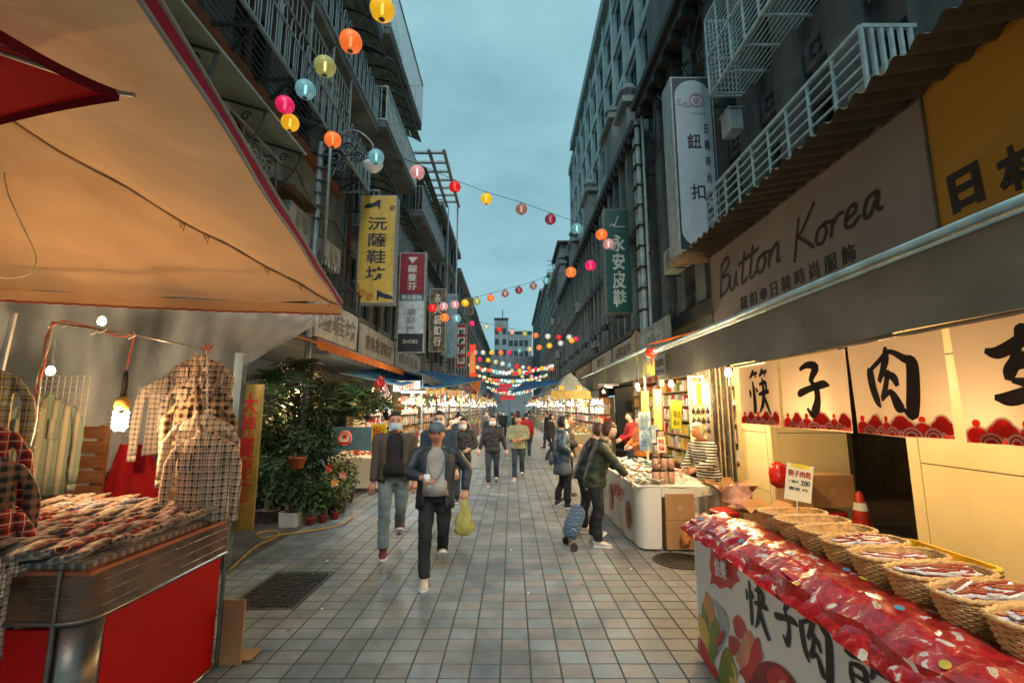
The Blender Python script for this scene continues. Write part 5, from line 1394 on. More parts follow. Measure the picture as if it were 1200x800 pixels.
# hanging banners and lit signs of this stall
def board(label, cat, quad, Y, m, txt=None, tm=None, th=.02, name='sign_board', line=1.0, bold=.01, tfit=(.8, .8), tilt=0):
    (x0, y0), (x1, y1) = quad
    a, b = atY(x0, y0, Y), atY(x1, y1, Y)
    t = thing(name, label, cat, ((a.x + b.x) / 2, Y, (a.z + b.z) / 2))
    obj('panel', MB().box(a.x, b.x, Y, Y + th, b.z, a.z), m, t)
    if txt: letters(txt, ((a.x + b.x) / 2, Y, (a.z + b.z) / 2), (1, 0, 0), (0, 0, 1), abs(b.x - a.x) * tfit[0], abs(a.z - b.z) * tfit[1], tm or INK, t, bold, line=line)
    return t
YB = cloth('yellow_banner', (.75, .55, .16), .4, var=.1)
board('pale yellow hanging banner left of the pole, above the jars', 'banner', ((751, 458), (763, 530)), 6.9, YB, '鮮\n味\n屋', mat('faint_orange_print', (.6, .36, .08), .7, bump=0))
board('pale yellow hanging banner right of the pole, above the jars', 'banner', ((765, 456), (778, 540)), 6.85, YB, '香\n脆\n片', MATS['faint_orange_print'])
board('tall pale blue printed snack poster with bright sheen behind the jars', 'poster', ((748, 482), (764, 528)), 6.6, mat('poster_blue', (.55, .68, .72), .2, var=.25, scale=9, coat=.5), '魷\n魚', mat('poster_print', (.2, .32, .4), .4, bump=0))
board('narrower pale blue poster right of the tall one', 'poster', ((763, 498), (772, 530)), 6.55, MATS['poster_blue'])
board('small cream price board standing on the jar stack', 'price card', ((770, 512), (780, 530)), 6.2, MATS['card_cream'], '特\n價', RED_P)
ts = thing('yellow_menu_sign', 'bright yellow menu sign with green frame above the striped vendor', 'sign', (2.6, 6.7, 1.9))
q0, q1 = atY(781, 470, 6.8), atY(805, 503, 6.4)
Msg = Matrix.Translation(((q0.x + q1.x) / 2, 6.6, (q0.z + q1.z) / 2)) @ Matrix.Rotation(R(4), 4, 'Y')
w_, h_ = (q1.x - q0.x) / 2, .19
obj('frame', MB().box(-w_ - .02, w_ + .02, 0, .03, -h_ - .02, h_ + .02, Msg), mat('sign_green_frame', (.25, .40, .04), .5), ts)
obj('menu_face', MB().box(-w_, w_, -.006, -.001, -h_, h_ * .6, Msg), mat('menu_yellow', (.85, .72, .02), .4, bump=0), ts)
letters('海鮮大餅', Msg @ Vector((0, -.006, .02)), Msg.to_3x3() @ Vector((1, 0, 0)), Msg.to_3x3() @ Vector((0, 0, 1)), w_ * 1.7, .12, mat('menu_ink', (.25, .2, .02), .6, bump=0), ts, .01)
letters('現烤 100', Msg @ Vector((0, -.006, -.11)), Msg.to_3x3() @ Vector((1, 0, 0)), Msg.to_3x3() @ Vector((0, 0, 1)), w_ * 1.3, .08, MATS['menu_ink'], ts, .005)
# hanging sachets board (pale, with black scoops) and glass folding door
hb = thing('display_rack', 'tall display rack of hanging sachets and black utensils behind the vendor', 'display rack', (3.1, 7.2, 1.5))
a, b_ = atY(806, 440, 7.2), atY(829, 520, 7.2)
obj('rack_board', MB().box(a.x, b_.x, 7.2, 7.23, b_.z, a.z), mat('rack_cream', (.7, .6, .38), .5), hb)
letters('日用百貨', ((a.x + b_.x) / 2, 7.2, a.z - .06), (1, 0, 0), (0, 0, 1), (b_.x - a.x) * .7, .07, INK, hb, .01)
for i, kx in enumerate(('w', 'y', 'w')): obj('strip', MB().box(a.x + .05 + i * .075, a.x + .11 + i * .075, 7.185, 7.195, a.z - .45, a.z - .12), ART[kx], hb)
for r_ in range(3):
    for i in range(4):
        x = a.x + .04 + i * .075; z = a.z - .55 - r_ * .15
        obj('black_scoop', MB().lathe([(0, -.05), (.025, -.03), (.03, 0), (.012, .03), (.006, .06), (0, .06)], (x, 7.16, z), 7), INK, hb)
gd = thing('folding_door', 'folded steel and glass door panels at the shop edge beside the first curtain', 'door', (3.4, 7.4, 1.2))
for k in range(5):
    x = 3.22 + k * .085
    obj('door_leaf', MB().box(x, x + .022, 7.45 - (k % 2) * .04, 7.95, .05, 2.75), mat('steel_leaf', (.5, .44, .36), .25, .7, bump=0), gd)
    obj('glass_panel', MB().box(x + .028, x + .034, 7.47, 7.9, 1.0, 2.6), mat('bright_glass', (.5, .42, .3), .08, .3, bump=0, spec=1), gd)
for i, (x, y, z, pw, lb) in enumerate(((2.3, 6.6, 2.15, 100, 'bulb above the jar stack'), (2.25, 8.2, 2.2, 130, 'bulb above the far half of the white table'), (3.2, 6.9, 2.6, 60, 'bulb under the arcade ceiling behind the striped vendor'), (3.7, 9.6, 2.6, 90, 'bulb lighting the crowded shelves behind the white table'), (5.9, 5.6, 2.85, 26, 'weak bulb under the arcade ceiling before the dark shutter'), (2.9, 10.5, 2.25, 150, 'bulb under the second awning'), (2.7, 13.5, 2.3, 150, 'bulb under the far end of the second awning'))):  # the bulb before the dark shutter is added to lift the recess
    lamp('hanging_bulb', (x, y, z), pw, (1, .72, .38), .06, 'bare warm ' + lb)
lamp('tube_lamp', tuple(atY(713, 453, 9.6)), 40, WARM2, .1, 'short glowing tube lamp under the second awning at the right', 'tube', .22, rot=.5)
t = thing('striped_post', 'slim pale post holding up the second awning', 'post', (2.3, 9.2, 0)); obj('pole', MB().tube([(2.62, 9.0, 0), (2.62, 9.0, 2.4)], .022, 8), mat('post_cream', (.7, .62, .4), .4), t)
t = thing('stall_post', 'rusty post with a small lamp between the two awnings', 'post', (2.5, 6.95, 0)); obj('pole', MB().tube([(2.28, 7.0, 0), (2.28, 7.0, 2.55)], .02, 8), RUST, t)
obj('clamp', MB().box(2.24, 2.32, 6.95, 7.05, 2.1, 2.2), RAIL_D, t)
# second awning
aw2 = thing('awning', 'second grey awning farther down, its valance printed with pale yellow leaves', 'awning', (3, 12.5, 2.8))
obj('valance', MB().grid(lambda u, v: val_fn(u, v, 2.6, 8.75, 16.8, 2.86, 2.36), 60, 6), VAL2, aw2, smooth=True)
obj('awning_roof', MB().grid(lambda u, v: (2.6 + 1.2 * v, 8.75 + 8.05 * u, 2.88 + .3 * v + .01 * math.sin(u * 40)), 40, 4), VAL2, aw2, smooth=True)
obj('front_bar', MB().tube([(2.585, 8.7, 2.89), (2.585, 16.85, 2.89)], .03, 8), BARW, aw2, smooth=True)
obj('end_flap', MB().grid(lambda u, v: (2.6 + 1.2 * u, 8.74 + .01 * math.sin(u * 9), 2.86 + .3 * u - (.5 + .0 * u) * v), 10, 4), VAL2, aw2, smooth=True)
t = thing('orange_tarp', 'orange tarpaulin slung in the gap between the two grey awnings', 'tarpaulin', (3, 7.4, 2.9))
obj('tarp_sheet', MB().grid(lambda u, v: (2.35 + 1.2 * v, 6.9 + 1.2 * u, 2.78 + .35 * v + .08 * u + .02 * math.sin(u * 9) * math.sin(v * 7)), 14, 12), cloth('orange_tarp', (.55, .13, .02), .35, var=.2, bump=.5), t, smooth=True)
t = thing('red_lantern', 'small round red lantern hung between the two awnings', 'lantern', tuple(atY(763, 413, 7.2)))
c = atY(763, 413, 7.2); obj('globe', MB().ball(c, (.10, .10, .085), 14, 10), mat('lantern_red', (.5, .03, .01), .4, emit=(.6, .06, .02), estr=.4), t, smooth=True)
obj('tassel', MB().tube([(c.x, c.y, c.z - .08), (c.x, c.y, c.z - .2)], .012, 5), RED_P, t)
# ================================================================== LEFT: CLOTHES STALL
A_ = Vector((-1.65, 4.3, 2.75)); e1_ = Vector((math.sin(R(13)), -math.cos(R(13)), 0)); e2_ = Vector((-math.cos(R(13)), -math.sin(R(13)), 0))
B_ = A_ + e1_ * 4.3; C_ = A_ + e2_ * 3.1; D_ = B_ + e2_ * 3.1; AP = A_ + e1_ * 2.15 + e2_ * 1.55 + Vector((0, 0, .55))
TAN = cloth('canopy_tan', (.72, .42, .21), .2, var=.16, scale=2.2, bump=.9, bscale=3.5)
cn = thing('market_canopy', 'big tan square canopy with a dark red edge over the clothes stall at the left', 'canopy', (AP.x, AP.y, 2.75))
def hip(P, Q, sg):
    def fn(u, v):
        p = P.lerp(Q, u).lerp(AP, v)
        s_ = .10 * math.sin(math.pi * v) * (1 - abs(2 * u - 1) * .5) + .02 * math.sin(math.pi * u) * (1 - v)
        w = .016 * math.sin(u * 19 + v * 7 + 2 * math.sin(v * 4)) * (1 - v) + .010 * math.sin(v * 25 + u * 6) + .012 * noise.noise(Vector((u * 9, v * 5, 1.3)))
        return p - Vector((0, 0, s_ + w))
    return fn
mb = MB()
for P, Q in ((A_, B_), (C_, A_), (B_, D_), (D_, C_)): mb.grid(hip(P, Q, 1), 28, 20)
obj('canopy_cloth', mb, TAN, cn, smooth=True)
def valance(P, Q, h, wob=.006):
    n = (Q - P).cross(Vector((0, 0, 1))).normalized()
    return lambda u, v: P.lerp(Q, u) + Vector((0, 0, -h * v - .02 * math.sin(math.pi * u))) + n * (wob * math.sin(u * 25) * v)
MAG = cloth('dark_red_trim', (.26, .012, .05), .25, var=.25, scale=6, bump=.3)
GREYT = mat('grey_piping', (.22, .25, .27), .7)
obj('red_valance', MB().grid(valance(A_ + Vector((.012, 0, .015)), B_ + Vector((.012, 0, .015)), .065), 60, 3), MAG, cn, smooth=True)
v1 = valance(A_ + Vector((.012, 0, .015)), B_ + Vector((.012, 0, .015)), .065)
obj('grey_edge', MB().tube([v1(k / 60, 0) for k in range(61)], .009, 5).tube([v1(k / 60, 1) for k in range(61)], .008, 5), GREYT, cn)
v2 = valance(C_, A_, .10, .01)
obj('tan_valance', MB().grid(v2, 60, 3), TAN, cn, smooth=True)
obj('red_hem', MB().tube([v2(k / 80, 1) + Vector((0, -.004, .004 * math.sin(k * 2.1))) for k in range(81)], .008, 5), mat('red_hem_tape', (.45, .05, .03), .7), cn)
hp = [hip(P, Q, 1)(0 if P is A_ else 1, v / 16) for P, Q in ((A_, B_),) for v in range(17)]
obj('hip_seam', MB().tube([p - Vector((0, 0, .012)) for p in hp], .008, 5), mat('seam_cord', (.30, .17, .08), .8), cn)
mb = MB()
for f_ in (.08, .2, .33, .5, .62): p = hp[int(f_ * 16)]; mb.tube([p - Vector((.02, 0, .015)), p - Vector((0, .01, .05)), p - Vector((-.02, 0, .012)), p - Vector((-.01, 0, .07))], .004, 4)
obj('tie_cord', mb, MATS['seam_cord'], cn, kind='stuff')
CHR = mat('galvanised_tube', (.42, .38, .33), .35, .7, bump=0)
bpol = A_ + e2_ * 1.9
obj('ridge_pole', MB().tube([AP - Vector((0, 0, .02)), AP - Vector((.02, .05, 1.0)), (AP.x, AP.y, .0)], .022, 8), CHR, cn)
p0, p1 = atY(240, 245, 3.45), atY(-20, 212, 3.2)
t = thing('cross_rod', 'slim pale rod stretched under the tan canopy', 'rod', tuple(p0)); obj('rod', MB().tube([p0, p1], .008, 6), mat('pale_rod', (.7, .55, .35), .5), t)
t = thing('fabric_scrap', 'small dark red scrap tied where the rod meets the canopy seam', 'scrap', tuple(p0)); c = atY(216, 236, 3.42)
obj('scrap', MB().add([c + Vector(v) for v in ((-.07, 0, .05), (.0, 0, .02), (.1, .0, -.04), (.02, .01, -.035), (-.05, .01, -.01), (0, .03, 0))], [(0, 1, 5), (1, 2, 5), (2, 3, 5), (3, 4, 5), (4, 0, 5)]), MAG, t)
cord = crom([atY(x, y, 2.4) for x, y in ((2, 165), (6, 212), (14, 238), (30, 272), (42, 300), (38, 318), (20, 325), (-8, 325))], 5)
tag(obj('power_cord', MB().tube(cord, .0042, 5), mat('cream_cord', (.75, .6, .35), .5), smooth=True, origin=tuple(cord[0])), 'cream electric cord looping down under the tan canopy at the left edge', 'cord')
# red parasol at the top left corner
TP = [atY(141, 107, 1.15), atY(-90, 170, 1.75), Vector((-3.0, .8, 2.66)), atY(-300, -166, .62)]
hubc = sum(TP, Vector()) / 4 + Vector((0, 0, .16))
pr_ = thing('red_parasol', 'red parasol whose rib tip pokes out in the top left corner', 'parasol', (hubc.x, hubc.y, 2.2))
REDU = cloth('parasol_red', (.50, .014, .014), .3, var=.15, bump=.3, scale=2)
MARO_SHADE = cloth('parasol_maroon', (.16, .006, .012), .12, var=.2, bump=.3)  # maroon of the flaps, also painted shade on one red panel
for k in range(4):
    P, Q = TP[k], TP[(k + 1) % 4]
    def pan(u, v, P=P, Q=Q):
        m = P.lerp(Q, u); s_ = 1 - (2 * u - 1) ** 4; m = m.lerp(Vector((hubc.x, hubc.y, m.z)), .06 * s_ * v); return hubc.lerp(m, v) + Vector((0, 0, .03 * math.sin(math.pi * v)))
    obj('parasol_panel', MB().grid(pan, 16, 8), MARO_SHADE if k == 3 else REDU, pr_, smooth=True)  # last panel is red too; its shade is painted in maroon
    obj('parasol_flap', MB().grid(lambda u, v: Vector(pan(u, 1.0)) + Vector((0, 0, -.03 * v)), 16, 1), MARO_SHADE, pr_, smooth=True)
    obj('rib', MB().tube([hubc, hubc.lerp(P, .5) + Vector((0, 0, .02)), P - Vector((0, 0, .006)), P + (P - hubc) * .045], .007, 6), CHR, pr_)
obj('parasol_pole', MB().tube([hubc, (hubc.x, hubc.y, 0)], .02, 8), CHR, pr_)
# clear plastic rain sheet
def sheet(u, v):
    p = v2(1 - (.02 + .98 * u), .5); px = u
    depth = [(.0, .05), (.1, .25), (.25, .55), (.42, 1.0), (.58, 1.42), (.66, 1.62), (.8, 1.1), (1.0, .3)]
    for (a, da), (b, db) in zip(depth, depth[1:]):
        if a <= px <= b: d = da + (db - da) * (px - a) / (b - a)
    q = p + Vector((0, .05, -d * v)); q += Vector((0, .10 * math.sin(px * 9 + v * 3) * v + .05 * abs(math.sin(px * 14 + v * 4)) + .02 * abs(math.sin(px * 33 - v * 9)), .02 * math.sin(px * 26) * v)); return q
tag(obj('rain_sheet', MB().grid(sheet, 60, 30), film('rain_film', (.92, .92, .88), .66, .5, .10), smooth=True, origin=(-3, 4.1, 2.6)), 'hanging clear plastic rain sheet glowing behind the bulb and shirts', 'plastic sheet')
# lamp rod, wrapped upright, chain
r0, r1, r2_ = atY(62, 378, 3.3), atY(158, 392, 3.36), atY(243, 410, 3.42)
fr_ = thing('lamp_rod', 'bent rod with red and white cable that carries the glowing bulb and the shirts', 'rod', tuple(r0))
up_pts = crom([atY(10, 640, 2.75), atY(28, 540, 2.95), atY(44, 470, 3.1), atY(50, 420, 3.2), atY(62, 378, 3.3)], 5)
obj('steel_rod', MB().tube(up_pts + [r1, r2_], .008, 6), CHR, fr_, smooth=True)
def spiral(pts, r, tr, turns, ph=0):
    out = []; n = len(pts)
    for i, p in enumerate(pts): a = turns * 6.28 * i / n + ph; out.append(Vector(p) + Vector((r * math.cos(a), r * .5 * math.sin(a), r * math.sin(a))))
    return out
obj('red_cable', MB().tube(spiral(up_pts, .018, 0, 3) + crom([atY(75, 376, 3.3), atY(110, 384, 3.33), atY(140, 394, 3.35), atY(155, 392, 3.36)], 4), .006, 5), mat('red_cable', (.60, .10, .04), .4), fr_, smooth=True)
obj('white_cable', MB().tube(spiral(up_pts, .022, 0, 2.2, 2), .0045, 5), mat('white_cable', (.7, .62, .5), .4), fr_, smooth=True)
mb = MB()
for (x, y) in ((62, 378), (78, 378), (112, 386), (122, 384), (156, 391)): c = atY(x, y, 3.33); mb.tube([c + Vector((0, 0, .02)), c + Vector((.02, 0, -.015)), c + Vector((-.03, 0, -.04))], .004, 4)
obj('cable_tie', mb, MATS['white_cable'], fr_, kind='stuff')
bc = atY(141, 492, 3.36)
lb_ = thing('glowing_bulb', 'bright spiral bulb on a yellow socket hanging over the clothes stall', 'lamp', tuple(bc))
mb = MB()
for ph in (0, math.pi): mb.tube([(bc.x + .038 * math.cos(a * .5 + ph), bc.y + .038 * math.sin(a * .5 + ph), bc.z + .06 - a * .0052) for a in range(26)], .012, 6)
obj('lamp_glass', mb, emis('glow_spiral', (1, .86, .62), 22), lb_, smooth=True)
obj('yellow_socket', MB().lathe([(.0, .07), (.040, .07), (.048, .10), (.045, .145), (.025, .17), (0, .17)], bc, 12), mat('socket_yellow', (.62, .36, .08), .4), lb_, smooth=True)
obj('black_grip', MB().lathe([(.0, .172), (.017, .172), (.020, .20), (.016, .22), (.021, .26), (.017, .29), (.018, .33), (.006, .36), (0, .36)], bc, 10), INK, lb_, smooth=True)
obj('feed_cable', MB().tube([bc + Vector((0, 0, .36)), bc + Vector((.01, 0, .5)), r1], .005, 5), MATS['red_cable'], lb_)
ld = bpy.data.lights.new('bulb', 'POINT'); ld.energy = 36; ld.color = (1, .62, .30); ld.shadow_soft_size = .05
lo = bpy.data.objects.new('bulb_light', ld); COL.objects.link(lo); lo.parent = lb_; lo.location = (0, -.10, -.02)
for i, (px, py, Y, pw) in enumerate(((120, 372, 4.9, 20), (226, 425, 5.0, 18), (60, 430, 4.9, 8))):
    lamp('stall_bulb', tuple(atY(px, py, Y)), pw, WARM2, .06, ['bulb shining through the top of the rain sheet', 'bulb glowing through the rain sheet behind the hanging shirts', 'bulb behind the left shirts, dim through the rain sheet'][i], visible=2.5)
lamp('canopy_bulb', (-3.05, 2.2, 1.9), 40, WARM, .05, 'bulb hung under the tan canopy beyond the left edge of the photo')  # fill lamp added out of view to light the canopy underside

# hanging shirts
PL = [plaid('check_black_cream', (.80, .58, .42), (.03, .02, .016), (.05, .03, .03), 22, 'XZ', .30), plaid('check_brown', (.52, .34, .20), (.05, .025, .015), (.4, .3, .2), 17, 'XZ', .5),
      plaid('check_grey', (.60, .46, .34), (.07, .055, .05), (.2, .1, .08), 20, 'XZ', .42), plaid('check_white', (.74, .62, .50), (.20, .15, .11), (.4, .3, .2), 24, 'XZ', .4),
      plaid('tartan_yellow', (.10, .10, .09), (.34, .32, .26), (.6, .45, .08), 17, 'XZ', .45), plaid('tartan_red', (.42, .03, .02), (.05, .02, .02), (.7, .6, .5), 19, 'XZ', .4),
      plaid('tartan_dark', (.26, .20, .15), (.03, .025, .03), (.45, .08, .04), 19, 'XZ', .5)]
def stripes_mat(name, c0, c1, c2, s):
    m = plaid(name, c0, c1, c2, s, 'XX', .32); return m
STR = stripes_mat('striped_green', (.15, .19, .14), (.30, .26, .18), (.12, .04, .03), 15)
BTN = mat('shirt_button', (.6, .5, .35), .3, bump=0)
def shirt(loc, w, h, m, label, rot=0, sl=.95, group=None, seed=0, cuff=True):
    """button shirt on a hanger: origin at the collar"""
    t = thing('plaid_shirt', label, 'shirt', tuple(loc), group); rg = random.Random(seed)
    ph = rg.random() * 6
    def ring(z, hw, d):
        out = []
        for j in range(28):
            q = 2 * math.pi * j / 28; x = hw * math.copysign(abs(math.cos(q)) ** .8, math.cos(q)); y = d * math.sin(q)
            f = .010 * math.sin(x * 38 + ph) * min(1, -z / h * 2 + .1); out.append((x, y + f, z + .012 * math.sin(x * 20 + ph) * (z < -h * .95)))
        return out
    body = MB().loft([ring(.0, w * .13, .045), ring(-.015, w * .2, .05), ring(-.05, w * .40, .055), ring(-.085, w * .5, .055), ring(-h * .35, w * .47, .06), ring(-h * .7, w * .47, .055), ring(-h, w * .5, .05)])
    parts = [('shirt_body', body, m)]
    for s in (-1, 1):
        L = h * sl; pts = crom([(s * w * .40, 0, -.06), (s * w * .52, -.01, -.13), (s * w * (.60 + .05 * rg.random()), -.015, -L * .45), (s * w * (.60 + .10 * rg.random()), -.02 - .02 * rg.random(), -L)], 4)
        n = len(pts); sm = MB(); rings = []
        for i, p in enumerate(pts):
            r_ = w * (.17 - .07 * i / n) * (1 + .08 * math.sin(i * 1.9 + ph)); rings.append([(p.x + r_ * .75 * math.cos(a), p.y + r_ * .5 * math.sin(a), p.z + r_ * .3 * math.cos(a) * -s) for a in [2 * math.pi * j / 12 for j in range(12)]])
        sm.loft(rings); parts.append(('sleeve', sm, m))
        q = pts[-1]; parts.append(('cuff', MB().loft([[(q.x + w * .095 * .8 * math.cos(a), q.y + w * .06 * math.sin(a), q.z + dz) for a in [2 * math.pi * j / 12 for j in range(12)]] for dz in (.0, -.05)]), m))
        col = MB().add([(0 + s * .008, -.062, -.06), (s * .02, -.055, .02), (s * w * .15, -.02, .035), (s * w * .17, -.05, -.035), (s * .05, -.068, -.10),
                        (0 + s * .008, -.052, -.06), (s * .02, -.045, .02), (s * w * .15, -.01, .035), (s * w * .17, -.04, -.035), (s * .05, -.058, -.10)],
                       [(0, 1, 2, 3, 4), (9, 8, 7, 6, 5), (0, 5, 6, 1), (1, 6, 7, 2), (2, 7, 8, 3), (3, 8, 9, 4), (4, 9, 5, 0)])
        parts.append(('collar', col, m))
        parts.append(('pocket', MB().box(s * w * .26 - w * .11, s * w * .26 + w * .11, -.072, -.058, -h * .42, -h * .22), m))
    parts.append(('placket', MB().box(-.016, .016, -.078, -.05, -h * .98, -.07), m))
    bt = MB()
    for k in range(5): bt.lathe([(0, 0), (.006, 0), (.006, .003), (0, .003)], (0, 0, 0), 6)
    bt = MB()
    for k in range(5): z = -.12 - k * h * .17; bt.box(-.005, .005, -.082, -.078, z - .005, z + .005)
    parts.append(('button', bt, BTN))
    for n_, mb_, mm in parts:
        o = link(n_, mesh_of(n_, mb_, mm, smooth=(n_ in ('shirt_body', 'sleeve', 'cuff'))), t)
        if n_ == 'button': o['kind'] = 'stuff'
    t.rotation_euler = (0, 0, rot)
    return t
HS = [((237, 418), 3.80, .38, .42, 0, 'topmost dark checked shirt on the chain, tied to the rod'), ((236, 442), 3.68, .37, .42, 2, 'grey checked shirt second from the top of the chain'),
      ((238, 462), 3.56, .38, .50, 1, 'brown checked shirt in the middle of the chain'), ((240, 486), 3.43, .38, .50, 3, 'pale grey checked shirt just behind the front one'),
      ((243, 508), 3.28, .37, .58, 0, 'front black and cream checked shirt with red tag, lowest on the chain')]
for i, ((px, py), Y, w, h, k, lb) in enumerate(HS): shirt(atY(px, py, Y), w, h, PL[k], lb, R(6), .92, 'checked shirts on the chain', i)
shirt(atY(208, 440, 3.95), .40, .66, PL[3], 'pale white checked shirt with long sleeve at the left of the chain', R(20), 1.0, 'checked shirts on the chain', 9)
c = atY(253, 573, 3.28); tag(obj('price_tag', MB().box(c.x - .015, c.x + .012, c.y - .01, c.y - .007, c.z - .045, c.z + .045).box(c.x - .012, c.x + .03, c.y - .012, c.y - .0101, c.z - .05, c.z - .03), mat('orange_tag', (.75, .22, .1), .5, bump=0), origin=tuple(c)), 'small orange price tag pinned on the front checked shirt', 'tag')
mb = MB(); ca, cb_ = atY(243, 412, 3.34), atY(243, 492, 3.30)
for k in range(14):
    p = ca.lerp(cb_, k / 14); r_ = .011
    mb.tube([p + (Vector((r_ * .7 * math.cos(a), 0, r_ * 1.5 * math.sin(a))) if k % 2 else Vector((0, r_ * .7 * math.cos(a), r_ * 1.5 * math.sin(a)))) for a in [2 * math.pi * j / 8 for j in range(8)]], .0028, 4, closed=True)
t = thing('hanging_chain', 'white plastic chain that holds the checked shirts', 'chain', tuple(ca)); obj('chain_link', mb, WHITE_P, t, kind='stuff')
obj('red_clip', MB().tube([ca + Vector((-.03, 0, .05)), ca + Vector((0, 0, .0)), ca + Vector((.04, 0, .05))], .007, 5).tube([ca + Vector((0, 0, .07)), ca + Vector((0, 0, -.02))], .006, 5), MATS['red_cable'], t)
shirt(atY(56, 466, 3.6), .36, .74, STR, 'pale green vertically striped shirt hanging alone at the left', R(25), .9, None, 31)
LS = [((-30, 425), 2.5, .36, .55, 4, 'yellow-lined grey tartan shirt at the top of the left edge rack'), ((-36, 492), 2.42, .36, .5, 5, 'red tartan shirt second on the left edge rack'), ((-34, 530), 2.38, .38, .55, 6, 'dark tartan shirt in the middle of the left edge rack'),
      ((-38, 590), 2.3, .38, .6, 5, 'dark red tartan shirt low on the left edge rack'), ((-44, 650), 2.2, .38, .5, 0, 'black and white checked shirt lowest at the left photo edge')]
for i, ((px, py), Y, w, h, k, lb) in enumerate(LS): shirt(atY(px, py, Y), w, h, PL[k], lb, R(58), .95, 'tartan shirts on the left edge rack', 40 + i)
t = thing('garment_rack', 'upright tube of the garment rack at the left photo edge', 'rack', (-2.9, 2.4, 0)); obj('upright', MB().tube([(-2.95, 2.5, 0), (-2.9, 2.6, 2.3)], .015, 6), CHR, t)
t = thing('mesh_panel', 'white wire mesh panel behind the striped shirt', 'mesh panel', tuple(atY(70, 470, 3.7)))
mb = MB(); a, b_ = atY(48, 440, 3.75), atY(95, 520, 3.75)
for k in range(9): x = a.x + (b_.x - a.x) * k / 8; mb.bar((x, 3.75, b_.z), (x, 3.75, a.z), .006)
for k in range(13): z = b_.z + (a.z - b_.z) * k / 12; mb.bar((a.x, 3.75, z), (b_.x, 3.75, z), .006)
obj('wire', mb, mat('white_wire', (.6, .55, .45), .5, bump=0), t, kind='stuff')
WOODB = mat('brown_wood', (.24, .10, .04), .6, dirt=.3, scale=5, stretch=(1, 1, 6))
t = thing('slatted_crate', 'brown slatted wooden pallet standing behind the striped shirt', 'crate', tuple(atY(95, 600, 3.95)))
a, b_ = atY(70, 498, 3.98), atY(116, 602, 3.98)
for k in range(6):
    z = b_.z + (a.z - b_.z) * (k + .5) / 6; hh = (a.z - b_.z) / 6 * .42
    obj('slat', MB().box(a.x, b_.x, 3.95, 3.972, z - hh, z + hh, None), WOODB, t)
obj('slat_post', MB().box(a.x + .03, a.x + .09, 3.974, 4.03, b_.z - .5, a.z).box(b_.x - .09, b_.x - .03, 3.974, 4.03, b_.z - .5, a.z), WOODB, t)
def skirt(px, py, Y, w0, w1, h, m, label):
    c = atY(px, py, Y); o = obj('hanging_skirt', MB().loft([[(c.x + (w0 + (w1 - w0) * k / 5) * math.cos(q) * (1 + .07 * k / 5 * math.sin(q * 9)), c.y + .07 * math.sin(q) * (1 + .15 * math.sin(q * 9)), c.z - h * k / 5) for q in [2 * math.pi * j / 40 for j in range(40)]] for k in range(6)], cap=False), m, smooth=True, origin=tuple(c)); tag(o, label, 'skirt')
skirt(160, 520, 4.1, .13, .26, .48, cloth('red_skirt', (.42, .01, .015), .2), 'flared dark red skirt hanging below the rain sheet')
skirt(165, 582, 4.15, .12, .14, .42, cloth('grey_pleats', (.28, .23, .18), .2), 'grey pleated skirt below the red one')
skirt(122, 560, 4.2, .16, .22, .25, cloth('black_lace', (.02, .018, .018), .1), 'black ruffled garment left of the red skirt')
c = atY(186, 600, 4.3); carton(c.x - .16, c.x + .2, 4.3, 4.6, .5, 1.0, 'pale carton in shadow behind the front checked shirt')
t = thing('yellow_board', 'narrow yellow board with red brush marks between the shirts and the plants', 'board', tuple(atY(290, 600, 5.4)))
a, b_ = atY(281, 450, 5.4), atY(297, 600, 5.4)
obj('panel', MB().box(a.x, b_.x, 5.4, 5.43, b_.z - .2, a.z), mat('board_yellow', (.36, .22, .03), .5, dirt=.5), t)
letters('大\n特\n賣\n服\n飾', ((a.x + b_.x) / 2, 5.4, (a.z + b_.z) / 2), (1, 0, 0), (0, 0, 1), (b_.x - a.x) * .7, (a.z - b_.z) * .85, RED_P, t, .03)
t = thing('grey_post', 'grey painted post beside the yellow board', 'post', tuple(atY(275, 600, 5.3))); c = atY(273, 500, 5.3)
obj('pole', MB().box(c.x - .05, c.x + .05, 5.3, 5.4, 0, 2.4), CONC, t)

# the cart
ct = thing('display_cart', 'stainless market cart with red panels loaded with folded shirts', 'cart', (-2.5, 2.9, 0))
SS = mat('stainless', (.24, .20, .17), .36, .85, bump=.05)
REDC2 = mat('cart_red', (.40, .003, .003), .55, var=.06, scale=2, bump=.03, spec=.15)
cx0, cy0, cy1, cz = -2.04, 2.34, 3.42, .73
obj('cart_body', MB().box(-3.3, cx0 - .02, cy0 + .14, cy1 - .01, .08, .94), mat('cart_inner', (.10, .05, .03), .6), ct)
obj('red_panel', MB().box(cx0 - .018, cx0, 2.465, 3.375, .03, cz), REDC2, ct)
obj('red_panel', MB().box(-3.2, -2.19, cy0, cy0 + .018, .03, cz - .02), REDC2, ct)
mb = MB(); mb.loft([[(-2.16 + .12 * math.cos(q) , cy0 + .12 + .12 * math.sin(q) * 1.0, z) for q in [R(-90 + 9 * k) for k in range(11)]] + [(-2.18, cy0 + .12, z)] for z in (.03, cz)]); obj('corner_cladding', mb, SS, ct, smooth=True)
edge = [(-3.2, cy0 - .004)] + [(-2.16 + .128 * math.cos(R(-90 + 9 * k)), cy0 + .12 + .128 * math.sin(R(-90 + 9 * k))) for k in range(11)] + [(cx0 + .006, 3.43)]
obj('edge_rail', MB().tube([(x, y, cz + .01) for x, y in edge], .014, 6), SS, ct, smooth=True); obj('foot_rail', MB().tube([(cx0 + .006, 2.42, .02), (cx0 + .006, 3.43, .02)], .012, 6), SS, ct)
